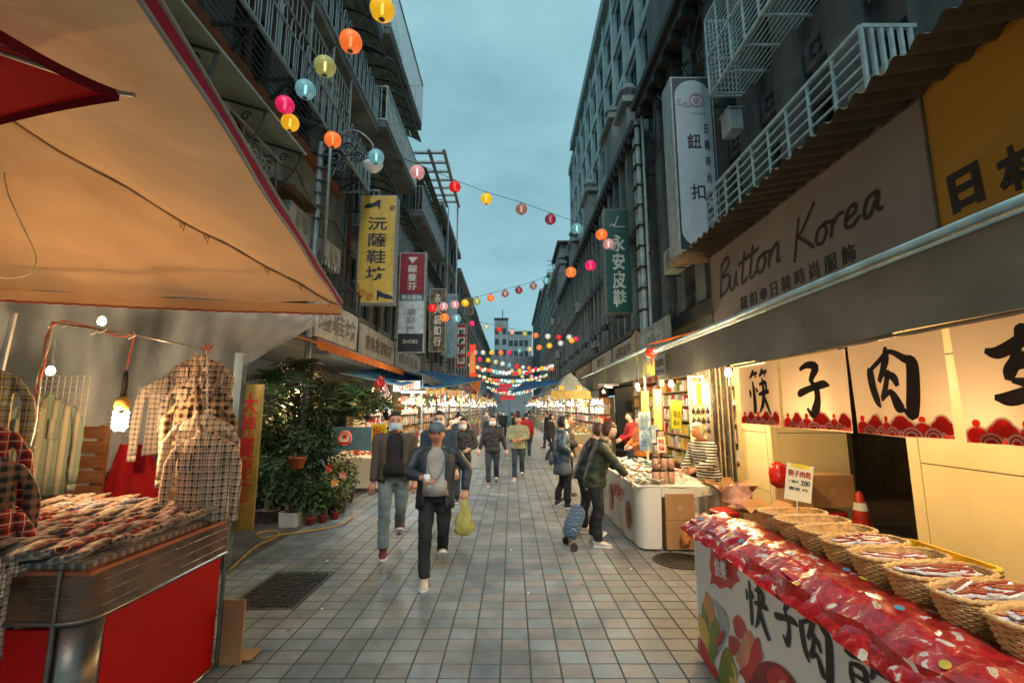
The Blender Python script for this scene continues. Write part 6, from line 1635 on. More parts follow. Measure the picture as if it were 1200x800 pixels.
for k in range(3): obj('glass_rail', MB().tube([(x, y, cz + .06 + .06 * k) for x, y in edge], .0035, 5), SS, ct, smooth=True)
gm = MB(); n = len(edge)
gm.add([(x, y, z) for z in (cz + .02, .95) for x, y in edge], [(i, i + 1, n + i + 1, n + i) for i in range(n - 1)])
obj('brown_glass', gm, mat('amber_glass', (.12, .05, .02), .12, var=.4, scale=5, bump=.15, spec=.9), ct, smooth=True)
for (x, y) in ((cx0, 3.43), (-2.175, cy0 - .008)): obj('corner_post', MB().tube([(x, y, .0), (x, y, .98)], .013, 6), SS, ct)
obj('cart_top', MB().box(-3.3, cx0 + .005, cy0 + .0, cy1 + .01, .951, .972), mat('red_board_edge', (.40, .10, .04), .5), ct)
t = thing('leaning_cardboard', 'brown cardboard strip leaning at the far end of the red cart', 'cardboard', (-2.0, 3.5, 0))
obj('sheet', MB().box(-2.06, -1.88, 3.44, 3.455, 0, .42, Matrix.Translation((0, .0, 0))).box(-1.95, -1.83, 3.47, 3.62, .012, .02), BOXM, t)
# folded shirts on the cart
FOLD = [plaid('fold_%d' % i, *c, s, 'YX', w) for i, (c, s, w) in enumerate([(((.42, .32, .24), (.03, .02, .02), (.5, .1, .06)), 22, .4), (((.40, .04, .03), (.05, .02, .02), (.7, .6, .5)), 16, .4), (((.36, .29, .21), (.08, .06, .05), (.3, .1, .06)), 24, .45),
        (((.12, .10, .09), (.5, .42, .32), (.5, .08, .05)), 18, .4), (((.50, .50, .50), (.10, .14, .24), (.6, .2, .15)), 24, .4), (((.46, .37, .28), (.18, .09, .06), (.1, .05, .05)), 26, .42), (((.03, .03, .035), (.30, .27, .24), (.4, .05, .04)), 20, .45)])]
def fold_mesh(m, seed):
    rg = random.Random(seed); ph = rg.random() * 6; mb = MB(); rings = []
    for k in range(9):
        y = -.17 + .34 * k / 8; e = 1 - .5 * abs(k - 4) / 4 * (k in (0, 8)); ring = []
        for j in range(14):
            q = 2 * math.pi * j / 14
            ring.append((.10 * math.copysign(abs(math.cos(q)) ** .85, math.cos(q)) * (1 + .08 * math.sin(y * 19 + ph)), y, (.022 * math.sin(q)) * e * (1 + .3 * math.sin(k * 1.3 + j + ph)) + .008 * math.sin(y * 26 + ph) * (1 if math.cos(q) > 0 else .4)))
        rings.append(ring)
    mb.loft(rings); return mesh_of('folded_shirt', mb, m, smooth=True)
FM = [fold_mesh(FOLD[i % 7], i) for i in range(14)]
rnd = random.Random(21)
for c_, y in enumerate((2.50, 2.70, 2.90, 3.09, 3.27)):
    for i in range(15):
        o = link('folded_shirt', FM[rnd.choice((0, 2, 3, 4, 5, 5, 2, 12, 9) if c_ > 2 else (0, 1, 3, 6, 2, 5, 10, 13, 8, 7))], loc=(-2.13 - .073 * i + rnd.uniform(-.015, .015) - (.05 if c_ == 0 else 0), y + rnd.uniform(-.05, .05), 1.04 + .005 * i + rnd.uniform(-.005, .010)))
        o.rotation_euler = (rnd.uniform(-.05, .05), R(-19) + rnd.uniform(-.07, .05), rnd.uniform(-.07, .07))
        tag(o, ['folded tartan shirt in the nearest column on the cart', 'folded tartan shirt in the second column on the cart', 'folded tartan shirt in the middle column on the cart', 'folded checked shirt in the fourth column on the cart', 'pale folded checked shirt in the farthest column on the cart'][c_], 'shirt', 'folded shirts on the cart, ' + ('nearest', 'second', 'middle', 'fourth', 'farthest')[c_] + ' column')
o = obj('shirt_pad', MB().box(-3.28, -2.08, 2.37, 3.40, .973, 1.0), FOLD[3], ct)

# ================================================================== PLANTS
LEAF = [mat('leaf_dark', (.035, .075, .025), .5, var=.4, scale=9, bump=0), mat('leaf_mid', (.06, .12, .03), .45, var=.4, scale=9, bump=0), mat('leaf_yellow', (.16, .18, .04), .5, var=.4, scale=9, bump=0)]
def leaf_cloud(mb, c, r, n, L, rg, droop=.3, shape=None):
    for i in range(n):
        d = Vector((rg.gauss(0, 1), rg.gauss(0, 1), rg.gauss(0, 1))).normalized() * rg.random() ** .45
        p = Vector(c) + Vector((d.x * r[0], d.y * r[1], d.z * r[2]))
        a = Vector((rg.uniform(-1, 1), rg.uniform(-1, 1), rg.uniform(-.6, .7))).normalized() + d * .6; a.normalize()
        b = a.cross(Vector((rg.uniform(-1, 1), rg.uniform(-1, 1), 1))).normalized(); l = L * rg.uniform(.6, 1.2); w = l * .22
        q = p + a * l * .5; nn = a.cross(b) * l * .06
        mb.add([p, q + b * w + nn, p + a * l - Vector((0, 0, droop * l)), q - b * w + nn], [(0, 1, 2), (0, 2, 3)])
POTM = {'g': mat('pot_grey', (.20, .20, .19), .7, dirt=.4), 't': mat('pot_tan', (.30, .21, .13), .8, dirt=.4), 'w': mat('pot_white', (.52, .52, .48), .6, dirt=.4), 'r': mat('pot_red', (.38, .05, .03), .5), 'o': mat('pot_orange', (.55, .13, .04), .5), 'b': mat('pot_black', (.03, .03, .03), .6)}
SOIL = mat('soil', (.03, .02, .015), .95)
def plant(px, py, r, h, pot, tall, n, lm, label, name='potted_plant', z=0, spread=.3, L=.09, seed=0, Y=None, group='potted plants by the kerb'):
    c = atZ(px, py, 0) if Y is None else atY(px, py, Y)
    if Y is not None: z = c.z
    x, y = c.x, c.y; rg = random.Random(seed + 100)
    t = thing(name, label, 'plant', (x, y, z), group)
    if pot == 'w': obj('pot', MB().loft([rr(x - r, x + r, y - r, y + r, .02, z), rr(x - r * 1.1, x + r * 1.1, y - r * 1.1, y + r * 1.1, .02, z + h), rr(x - r, x + r, y - r, y + r, .02, z + h - .005), rr(x - r, x + r, y - r, y + r, .02, z + h - .03)]), POTM[pot], t)
    else: obj('pot', MB().lathe([(0, z), (r * .75, z), (r, z + h * .9), (r * 1.1, z + h * .9), (r * 1.1, z + h), (r * .95, z + h), (r * .9, z + h - .03), (0, z + h - .03)], (x, y, 0), 14), POTM[pot], t, smooth=True)
    obj('soil', MB().lathe([(0, z + h - .028), (r * .9, z + h - .028), (0, z + h - .02)], (x, y, 0), 10), SOIL, t)
    sb = MB(); tops = []
    for k in range(5):
        e = Vector((x + rg.uniform(-1, 1) * spread * .6, y + rg.uniform(-1, 1) * spread * .5, z + h + tall * rg.uniform(.6, 1)))
        sb.tube(crom([(x, y, z + h - .03), ((x + e.x) / 2 + rg.uniform(-.05, .05), (y + e.y) / 2, z + h + tall * .4), e], 3), [.010] * 6 + [.004], 4); tops.append(e)
    obj('stem', sb, mat('bark_stem', (.07, .05, .03), .9), t)
    lb2 = MB()
    for e in tops: leaf_cloud(lb2, (e.x, e.y, e.z - tall * .18), (spread * .62, spread * .62, max(.12, tall * .33)), n // 5, L, rg)
    leaf_cloud(lb2, (x, y, z + h + tall * .4), (spread * .7, spread * .7, tall * .4), n // 3, L, rg)
    obj('foliage', lb2, LEAF[lm], t, kind='stuff')
    return t, tops
plant(297, 614, .10, .22, 'g', .75, 500, 0, 'dark leafy plant in a square grey pot at the left end of the plant row', seed=1, spread=.3)
plant(316, 613, .13, .22, 't', .85, 600, 1, 'mid green plant in a round tan pot, second from the left', seed=2, spread=.34)
plant(341, 616, .13, .22, 'w', .8, 600, 0, 'dark plant in the square white pot', seed=3, spread=.34)
plant(363, 615, .07, .12, 'r', .5, 300, 1, 'small plant in a red pot just right of the white pot', seed=4, spread=.22)
plant(378, 612, .07, .12, 'r', .55, 300, 1, 'small plant in the second red pot', seed=5, spread=.22)
plant(392, 608, .07, .12, 'r', .5, 300, 2, 'small yellowish plant in the third red pot', seed=6, spread=.24)
plant(352, 600, .16, .3, 'b', 1.9, 1500, 0, 'tall dark tree-like plant rising above the plant row', seed=7, spread=.5, L=.11)
plant(325, 598, .16, .3, 'b', 1.7, 1200, 0, 'tall dark bushy plant behind the tan pot', seed=8, spread=.5, L=.11)
plant(372, 598, .14, .3, 'g', 1.2, 900, 0, 'chest-high dark plant at the middle right of the plant row', seed=9, spread=.42)
plant(300, 600, .14, .3, 'b', 1.3, 800, 1, 'shoulder-high plant next to the yellow board', seed=10, spread=.4)
plant(398, 600, .12, .2, 'g', .75, 500, 2, 'light yellowish plant at the right end with a pink bloom', seed=11, spread=.3)
plant(348, 548, .12, .16, 'o', .4, 300, 0, 'hanging plant in a bright orange pot in the middle of the greenery', seed=12, spread=.26, Y=6.9)
plant(408, 588, .1, .16, 'b', .45, 260, 1, 'low plant in a black pot farthest right near the stall table', seed=13, spread=.24)
t, tops = plant(390, 602, .1, .2, 'b', .5, 200, 2, 'flowering plant with an orange blossom beside the red pots', seed=14, spread=.2)
for i, (px, py, k) in enumerate(((393, 565, 'o'), (402, 556, 'p'), (300, 470, 'r'), (386, 548, 'r'))):
    c = atY(px, py, 7.3); fb = MB()
    for q in range(6): a = q * 1.047; fb.add([c, c + Vector((.05 * math.cos(a), -.02, .05 * math.sin(a))), c + Vector((.07 * math.cos(a + .5), -.01, .07 * math.sin(a + .5))), c + Vector((.05 * math.cos(a + 1), -.02, .05 * math.sin(a + 1)))], [(0, 1, 2, 3)])
    o = obj('blossom', fb, ART[k], t)
def palm(px, py, Y, r, n, label, seed):
    c = atY(px, py, Y); rg = random.Random(seed); t = thing('fern_palm', label, 'plant', tuple(c), 'frond plants over the stall'); mb = MB()
    for k in range(n):
        a = rg.random() * 6.28; el = rg.uniform(-.2, .9); pts = []
        for q in range(9): s = q / 8 * r; pts.append(c + Vector((math.cos(a) * s * math.cos(el), math.sin(a) * s * math.cos(el), s * math.sin(el) - s * s * .9)))
        for p, p2 in zip(pts, pts[1:]):
            d = (p2 - p).normalized(); sd = d.cross(Vector((0, 0, 1))).normalized()
            for s in (-1, 1): mb.add([p, p + d * .03 + sd * s * r * .3 - Vector((0, 0, .05)), p + d * .05], [(0, 1, 2)])
        mb.tube(pts, .005, 3)
    obj('frond', mb, LEAF[rg.randrange(2)], t, kind='stuff')
    obj('hanging_pot', MB().lathe([(0, -.12), (.07, -.12), (.1, 0), (0, 0)], c, 10), POTM['b'], t)
palm(398, 452, 8.2, .6, 26, 'arching palm fronds under the orange awning, left clump', 1); palm(425, 462, 8.8, .55, 24, 'arching palm fronds by the hanging red packets', 2); palm(412, 480, 8.6, .5, 20, 'lower drooping fronds above the blue board', 3)
palm(352, 430, 7.6, .6, 24, 'fronds highest beside the steel post', 4); palm(322, 445, 7.4, .5, 20, 'fronds beneath the corner of the rain sheet', 5)
for i, (px, py) in enumerate(((440, 480), (452, 488), (430, 492))): plant(px, py, .07, .1, 'b', .3, 240, 2, ['hanging basket of yellow-green leaves, left', 'hanging basket of yellow-green leaves, right', 'lowest hanging basket of yellow-green leaves'][i], seed=30 + i, spread=.25, Y=9.4, group='hanging leaf baskets')
hz = crom([atZ(x, y, .025) for x, y in ((268, 668), (300, 640), (326, 628), (322, 622), (303, 624), (306, 630), (330, 626), (360, 622), (395, 616), (412, 606), (415, 598))], 5)
tag(obj('garden_hose', MB().tube(hz, .014, 6), mat('hose_yellow', (.42, .26, .06), .5), smooth=True, origin=tuple(hz[0])), 'thin yellow hose curling along the ground before the plants', 'hose')

rnd = random.Random(8)
for k in range(10):
    x, y = rnd.uniform(-2.6, 1.3), rnd.uniform(4.2, 9.5); s_ = rnd.uniform(.015, .035)
    o = obj('paper_scrap', MB().add([(x, y, .006), (x + s_, y + s_ * .3, .012), (x + s_ * 1.2, y + s_, .006), (x + .2 * s_, y + s_ * .8, .018)], [(0, 1, 2), (0, 2, 3)]), WHITE_P, origin=(x, y, 0)); tag(o, 'tiny scrap of paper litter lying on the paving', 'litter', 'paper scraps on the paving')
# ================================================================== LEFT: MIDDLE STALLS
t = thing('stall_table', 'cream-clothed stall table beyond the potted plants at the left', 'table', (-3.3, 10.3, 0))
obj('cloth', MB().grid(lambda u, v: (-3.95 + 1.75 * u, 9.95 + .02 * math.sin(u * 30) * (1 - v), .1 + .62 * v), 40, 3).grid(lambda u, v: (-3.95 + 1.75 * u, 9.95 + 1.2 * v, .72), 4, 3).grid(lambda u, v: (-2.2, 9.95 + 1.2 * u, .1 + .62 * v), 20, 3), TC, t, smooth=True)
obj('leg', MB().box(-3.9, -3.86, 10, 10.04, 0, .7), RAIL_D, t); obj('leg', MB().box(-2.3, -2.26, 10, 10.04, 0, .7), RAIL_D, t)
rnd = random.Random(9)
heap(-3.8, -2.4, 10.05, 10.6, .76, 40, (4, 2, 4, 0, 3), 'small red or white packet on the cream-clothed left table', 'packets on the cream left table', 1.0)
t = thing('blue_board', 'dark blue board with a round red and white emblem above the left stall table', 'board', (-3.8, 10.9, 1.3))
a, b_ = atY(388, 500, 10.9), atY(434, 535, 10.9)
obj('panel', MB().box(a.x, b_.x, 10.9, 10.93, b_.z, a.z), mat('board_blue', (.05, .13, .20), .5), t)
ec = atY(404, 513, 10.88); em = MB(); 
obj('emblem_disc', MB().lathe([(0, 0), (.17, 0), (.17, .006), (0, .006)], (0, 0, 0), 20) if False else MB().poly([(ec.x + .17 * math.cos(q), 10.89, ec.z + .17 * math.sin(q)) for q in [2 * math.pi * j / 20 for j in range(20)]], -.004, (0, 1, 0)), WHITE_P, t)
obj('emblem_ring', MB().tube([(ec.x + .14 * math.cos(q), 10.88, ec.z + .14 * math.sin(q)) for q in [2 * math.pi * j / 20 for j in range(20)]], .018, 4, closed=True), RED_P, t)
obj('emblem_ribbon', MB().box(ec.x - .12, ec.x + .12, 10.865, 10.87, ec.z - .15, ec.z - .09).box(ec.x - .05, ec.x + .05, 10.865, 10.87, ec.z - .02, ec.z + .09), RED_P, t)
board('small yellow stall sign with red heading left of the masked man', 'sign', ((436, 497), (452, 517)), 9.9, mat('sign_yellow', (.85, .68, .03), .4, bump=0), '特價', RED_P)
for i, (px, py) in enumerate(((443, 456), (447, 450), (441, 466), (452, 462))):
    c = atY(px, py, 9.6); o = obj('hanging_packet', bag_mesh(c, .07, .14, i, None), M_REDP if i < 3 else PINKBAG, smooth=True, origin=tuple(c)); tag(o, ['red packet hanging highest on the left stall', 'second red packet hanging on the left stall', 'lowest red packet hanging on the left stall', 'pale packet hanging right of the red ones'][i], 'packet')
oa = thing('orange_awning', 'orange scalloped awning sloping out over the plants at the left', 'awning', (-3.6, 9.5, 2.8))
OR = cloth('orange_awning_cloth', (.62, .17, .03), .4, var=.15, bump=.3)
obj('awning_sheet', MB().grid(lambda u, v: (-4.35 + 1.45 * v, 6.7 + 5.5 * u, 3.2 - .42 * v - .04 * math.sin(math.pi * v)), 30, 8), OR, oa, smooth=True)
obj('awning_valance', MB().grid(lambda u, v: (-2.9, 6.7 + 5.5 * u, 2.78 - (.12 + .03 * abs(math.sin(u * 50))) * v), 120, 2), OR, oa)
obj('awning_frame', MB().tube([(-2.92, 6.7, 2.79), (-2.92, 12.2, 2.79)], .02, 6).tube([(-4.35, 6.75, 3.17), (-2.92, 6.75, 2.77)], .015, 6), RAIL_D, oa)
# street lamp
for i_, q_0 in enumerate(((-4.0, 8.5, 2.1, 60), (-3.3, 10.9, 2.25, 120))): lamp('stall_bulb', q_0[:3], q_0[3], WARM, .06, ['bulb glinting warm through the tall plants', 'bulb over the cream-clothed left table'][i_])
sl = thing('street_lamp', 'old grey street lamp with curved arm and white bowl above the left stalls', 'street lamp', (-3.62, 8, 0))
LP = mat('lamp_post_grey', (.20, .25, .26), .5, .3, dirt=.3)
obj('post', MB().tube([(-3.62, 8, 0), (-3.62, 8, 6.75)], [.055, .05], 10), LP, sl, smooth=True)
obj('side_pipe', MB().tube([(-3.42, 7.95, 4.6), (-3.42, 7.95, 6.6), (-3.55, 7.95, 6.75)], .035, 8), LP, sl, smooth=True)
lc = atY(437, 192, 8)
obj('arm', MB().tube(crom([(-3.62, 8, 6.5), (-3.4, 8, 6.85), (-3.0, 8, 7.0), (lc.x - .05, 8, 6.75), (lc.x, 8, lc.z + .2)], 5), .022, 8), LP, sl, smooth=True)
mb = MB()
for (cx, cz_, r0) in ((-3.35, 6.45, .18), (-3.12, 6.6, .16), (-2.92, 6.45, .12), (-3.2, 6.25, .12), (-3.4, 6.15, .10)):
    mb.tube([(cx + r0 * (1 - a / 24) * math.cos(a * .6), 8, cz_ + r0 * (1 - a / 24) * math.sin(a * .6)) for a in range(20)], .024, 5)
obj('scroll_ornament', mb, RAIL_D, sl, smooth=True)
obj('lamp_bowl', MB().lathe([(.0, -.17), (.10, -.14), (.17, -.06), (.185, .0), (0, .0)], lc, 18), mat('milk_glass', (.62, .66, .64), .2, var=.05, bump=0, emit=(.5, .6, .6), estr=.12), sl, smooth=True)
obj('lamp_hood', MB().lathe([(.19, .0), (.20, .03), (.12, .12), (.03, .2), (0, .2)], lc, 18), LP, sl, smooth=True)
for k in range(6): obj('clamp_band', MB().lathe([(.062, 5.2 + .25 * k), (.062, 5.24 + .25 * k)], (-3.62, 8, 0), 10, cap=False).box(-3.58, -3.4, 7.93, 7.97, 5.2 + .25 * k, 5.23 + .25 * k), RAIL_D, sl)

# ---- generic market stalls farther along both sides
BLU = cloth('blue_tarp', (.035, .12, .25), .3, var=.2, scale=1.5, bump=.4)
AWC = [BLU, cloth('grey_tarp_far', (.22, .24, .24), .25), cloth('red_tarp_far', (.42, .05, .03), .35), cloth('cream_tarp_far', (.6, .52, .36), .35), cloth('teal_tarp_far', (.10, .20, .22), .3), OR]
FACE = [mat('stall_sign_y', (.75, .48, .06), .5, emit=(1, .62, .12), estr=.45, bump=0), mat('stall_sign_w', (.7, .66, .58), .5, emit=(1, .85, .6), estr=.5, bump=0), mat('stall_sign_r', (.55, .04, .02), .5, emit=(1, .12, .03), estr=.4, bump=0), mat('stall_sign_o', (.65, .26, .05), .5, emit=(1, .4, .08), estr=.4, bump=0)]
LITW = mat('lit_goods_wall', (.55, .42, .28), .7, var=.8, scale=7, base2=(.18, .12, .08), bump=.3)
SWORDS = ['小吃', '海產', '零食', '乾貨', '糖果', '肉鬆', '名產', '花生', '年貨', '堅果', '茶葉', '蜜餞', '魚乾', '香菇', '瓜子', '禮盒']
rnd = random.Random(77)
def far_stall(side, y, L, xi, xo, zf, zb, aw_, face, k, power, col_, word):
    """xi: street edge, xo: building edge"""
    sd = 'left' if side < 0 else 'right'; ordn = ['first', 'second', 'third', 'fourth', 'fifth', 'sixth', 'seventh', 'eighth', 'ninth'][k]
    t = thing('market_stall', '%s distant %s stall with %s awning and %s sign, counted from the camera' % (ordn, sd, aw_.name.split('_')[0], face.name[-1].replace('y', 'yellow').replace('w', 'pale').replace('r', 'red').replace('o', 'orange')), 'market stall', ((xi + xo) / 2, y + L / 2, 0), 'lit market stalls down the street')
    obj('awning', MB().grid(lambda u, v: (xi + (xo - xi) * v, y + L * u, zf + (zb - zf) * v + .05 * math.sin(u * 9) * (1 - v)), 12, 4).grid(lambda u, v: (xi, y + L * u, zf - .22 * v + .05 * math.sin(u * 9)), 12, 1), aw_, t, smooth=True)
    for yy in (y + .1, y + L - .1): obj('pole', MB().tube([(xi + side * .05, yy, 0), (xi + side * .05, yy, zf)], .02, 5), RAIL_M, t)
    a, b = sorted((xi + side * .15, xi + side * 1.1))
    obj('counter', MB().box(a, b, y + .15, y + L - .15, 0, .8), rnd.choice([TC, M_REDP, PKM[2], PKM[5], BOXM]), t)
    obj('back_shelf', MB().box(*sorted((xo - side * .15, xo)), y + .1, y + L - .1, 0, 2.2), mat('shelf_board', (.20, .13, .08), .7), t)
    mb = MB()
    for q in range(46):
        x = rnd.uniform(a, b); yy = rnd.uniform(y + .2, y + L - .2); s_ = rnd.uniform(.03, .09); mb.mi = rnd.randrange(5)
        mb.cbox((x, yy, .8 + s_ * rnd.uniform(.5, 2.2)), (s_ * 1.6, s_ * 2, s_ * 1.3), Matrix.Rotation(rnd.random() * 3, 4, 'Z'))
    for q in range(22):
        x = xi + side * rnd.uniform(.1, .9); yy = rnd.uniform(y + .1, y + L - .1); s_ = rnd.uniform(.05, .11); mb.mi = rnd.randrange(5); mb.cbox((x, yy, zf - rnd.uniform(.3, .75)), (s_, s_, s_ * 2))
    for lv in range(5):
        yy = y + .15
        while yy < y + L - .3:
            s_ = rnd.uniform(.10, .24); mb.mi = rnd.randrange(5); mb.box(*sorted((xo - side * .16, xo - side * .42)), yy, yy + s_ * .9, .45 + lv * .37, .45 + lv * .37 + rnd.uniform(.14, .3)); yy += s_
    for q in range(3):
        mb.mi = 5; mb.ball((xi + side * rnd.uniform(.1, 1.2), y + rnd.uniform(.2, L - .2), zf - rnd.uniform(.3, .6)), .035, 6, 4)
    obj('goods', mb, [PKM[4], PKM[2], PKM[3], PKM[5], PKM[0], emis('stall_glow', (1, .68, .32), 4)], t, kind='stuff')
    obj('sign_face', MB().box(*sorted((xi + side * .1, xi + side * .8)), y + .02, y + .05, zf - .42, zf - .14), face, t)
    letters(word, (xi + side * .45, y + .02, zf - .28), (1, 0, 0), (0, 0, 1), .42, .18, RED_P if face.name[-1] in 'yw' else CREAM_P, t, .02)
    lamp('stall_lamp', (xi + side * .35, y + .35, zf - .62), power * 1.1, col_, .08, 'bare lamp hanging in the %s distant stall on the %s' % (ordn, sd), visible=3.5)
Ls = [(11.9, 3.2, -2.3, -4.3, 2.62, 3.1, 1, 1, 95), (15.6, 3.2, -2.2, -4.2, 2.7, 3.2, 4, 0, 95), (19.3, 3.6, -2.1, -4.2, 2.7, 3.2, 1, 3, 110), (23.4, 4, -2.1, -4.2, 2.8, 3.2, 2, 1, 120), (28, 5, -2.2, -4.2, 2.8, 3.3, 3, 0, 140), (34, 6, -2.2, -4.2, 2.9, 3.3, 0, 3, 160), (42, 8, -2.2, -4.2, 3.0, 3.4, 2, 0, 200), (53, 12, -2.2, -4.2, 3.0, 3.6, 3, 1, 260), (68, 18, -2.2, -4.2, 3, 3.6, 2, 3, 300)]
Rs = [(17.4, 3.2, 2.2, 3.9, 2.55, 3.0, 1, 0, 110), (21, 3.8, 2.3, 3.9, 2.7, 3.2, 4, 1, 130), (25.3, 4, 2.2, 3.9, 2.8, 3.3, 3, 0, 130), (30, 5, 2.2, 3.9, 2.8, 3.3, 1, 1, 150), (36, 7, 2.2, 4, 2.9, 3.4, 4, 0, 180), (44, 8, 2.2, 4, 3.0, 3.4, 2, 1, 200), (54, 12, 2.2, 4, 3.0, 3.6, 3, 0, 260), (68, 18, 2.2, 4, 3, 3.6, 0, 1, 300)]
for k, a in enumerate(Ls): far_stall(-1, a[0], a[1], a[2], a[3], a[4], a[5], AWC[a[6]], FACE[a[7]], k, a[8], (COOL, WARM2, WARM, WARM2)[k % 4], SWORDS[k])
for k, a in enumerate(Rs): far_stall(1, a[0], a[1], a[2], a[3], a[4], a[5], AWC[a[6]], FACE[a[7]], k, a[8], (WARM2, COOL, WARM)[k % 3], SWORDS[k + 8])
lamp('tube_lamp', tuple(atY(484, 459, 10.2)), 60, COOL, .1, 'glaring white tube lamp under the blue tarp at the left', 'tube', .28, visible=6, rot=.9)
def tarp(label, quad, m, sag=.1, name='blue_tarp'):
    P = [atY(x, y, Y) for x, y, Y in quad]; c = sum(P, Vector()) / 4
    t = thing(name, label, 'tarpaulin', tuple(c))
    obj('tarp_sheet', MB().grid(lambda u, v: P[0].lerp(P[1], u).lerp(P[3].lerp(P[2], u), v) - Vector((0, 0, sag * math.sin(math.pi * u) * math.sin(math.pi * v) + .02 * math.sin(u * 20))), 14, 10), m, t, smooth=True)
    mb = MB()
    for a, b in ((P[0], P[1]), (P[1], P[2])): mb.tube([a, b], .015, 5)
    obj('tarp_edge_pole', mb, RAIL_M, t); obj('support_pole', MB().tube([P[1], (P[1].x, P[1].y, 0)] if False else [P[3], (P[3].x, P[3].y, .0)], .018, 5), RAIL_M, t)
tarp('large blue tarpaulin stretched over the left stalls', [(446, 449, 12.2), (510, 455, 12.0), (562, 446, 18.5), (498, 433, 15.5)], BLU)
tarp('smaller blue tarpaulin in front at the left, lower edge', [(398, 437, 10.5), (470, 452, 10.8), (510, 441, 14), (448, 431, 13)], BLU)
tarp('blue tarpaulin leaning out from the right side over the street', [(596, 461, 21), (655, 449, 19), (662, 446, 22), (616, 446, 25)], BLU)
tarp('red-orange tarpaulin corner behind the big blue one', [(548, 447, 20), (562, 462, 21), (563, 447, 22), (552, 444, 22)], AWC[5], name='orange_flap')
# pagoda-like canopy with orange lights on the right
t = thing('pagoda_canopy', 'small grey peaked canopy with two orange lanterns over a yellow fringe at the right', 'canopy', (2.2, 15, 2.6))
c = atY(665, 452, 15.6)
obj('peaked_roof', MB().loft([[(c.x + sx * w, 15.6 + sy * .8, z) for sx, sy in ((-1, -1), (1, -1), (1, 1), (-1, 1))] for w, z in ((.6, 2.35), (.36, 2.5), (.2, 2.75), (.03, 2.9))]), mat('canopy_grey', (.2, .24, .22), .6), t)
obj('yellow_fringe', MB().box(c.x - .62, c.x + .62, 14.78, 14.8, 2.08, 2.33), mat('fringe_ochre', (.42, .28, .06), .6), t)
for s in (-.3, .28): obj('orange_light', MB().box(c.x + s - .08, c.x + s + .08, 14.76, 14.775, 2.36, 2.50), FACE[3], t)
# side wall signs on the row between (fascia boards)
def vboard(label, X, ya, yb, za, zb, m, txt, tm, side, tfit=(.85, .6), bold=.02, name='fascia_sign', line=1.0, depth=.06):
    t = thing(name, label, 'sign', (X, (ya + yb) / 2, (za + zb) / 2)); xs = sorted((X, X + side * depth))
    obj('panel', MB().box(xs[0], xs[1], ya, yb, za, zb), m, t)
    if txt: letters(txt, (X, (ya + yb) / 2, (za + zb) / 2), (0, -1 if side > 0 else 1, 0), (0, 0, 1), (yb - ya) * tfit[0], (zb - za) * tfit[1], tm, t, bold, line=line)
    return t
WB = mat('sign_offwhite', (.46, .48, .44), .5, dirt=.3, bump=0); GB = mat('sign_greyblue', (.28, .34, .36), .5, dirt=.3, bump=0); DK = mat('sign_brown_ink', (.10, .07, .055), .6, bump=0)
vboard('off-white fascia board with outlined 薩鞋坊 characters left of the lamp post', -3.6, 8.2, 10.45, 3.08, 3.85, WB, '薩鞋坊', mat('sign_grey_ink', (.16, .17, .16), .6, bump=0), -1, (.9, .6), .015)
vboard('cream fascia board with heavy dark characters right of the first', -3.55, 10.6, 13.6, 3.0, 3.75, mat('sign_cream2', (.44, .42, .36), .5, dirt=.4, bump=0), '童裝批發鞋店', DK, -1, (.8, .5), .015)
vboard('grey fascia board of faded characters under the red and white sign', -3.55, 13.8, 17.5, 3.0, 3.7, GB, '成衣百貨', DK, -1, (.8, .5), .015)
vboard('grey fascia board with pale characters right of the green sign foot', 3.35, 9.6, 12.1, 3.15, 3.75, GB, '服飾行', mat('sign_pale_ink', (.5, .55, .52), .6, bump=0), 1, (.7, .6), .04)
vboard('faded cream fascia board below the green shoe sign', 3.35, 12.3, 15.0, 3.15, 3.8, mat('sign_cream3', (.42, .40, .34), .5, dirt=.4, bump=0), '皮鞋皮件', DK, 1, (.7, .5), .03)
vboard('narrow orange fascia strip beside the faded cream board', 3.34, 12.13, 12.28, 3.1, 3.85, mat('strip_orange', (.55, .25, .04), .5, bump=0), None, None, 1)
vboard('pale fascia board farther down the right side', 3.35, 15.3, 19, 3.2, 3.8, WB, '布行', DK, 1, (.4, .6), .03)
vboard('brown fascia board beyond the pale one on the right', 3.35, 19.3, 24, 3.2, 3.8, mat('sign_brown2', (.2, .14, .09), .5, dirt=.4, bump=0), '鈕釦材料', mat('sign_gold', (.5, .4, .2), .6, bump=0), 1, (.7, .6), .03)

rnd = random.Random(15)
for k, (x, ya_, yb_, z, lb) in enumerate(((-3.9, 2.5, 12, 3.95, 'lowest black cable sagging along the left wall'), (-4.2, 6, 17, 6.2, 'cable running past the yellow sign'), (-4.1, 9, 24, 8.9, 'cable sagging across the second and third left buildings'), (-4.0, 12, 30, 5.6, 'cable behind the red and white sign'), (3.7, 8, 22, 6.1, 'cable along the right row below its cornice'), (3.5, 12.5, 30, 4.4, 'low cable along the right row above the awnings'), (3.75, 7, 13, 8.6, 'cable behind the white rounded sign'))):
    n = 5; pts = []
    for i in range(n * 8 + 1):
        f = i / 8; y = ya_ + (yb_ - ya_) * f / n; pts.append((x + .05 * math.sin(f * 2.2), y, z - .28 * math.sin(math.pi * (f % 1)) + .1 * math.sin(f * 1.7)))
    tag(obj('wall_cable', MB().tube(pts, .014, 4), MATS['black_cable'], origin=pts[0]), lb, 'cable')
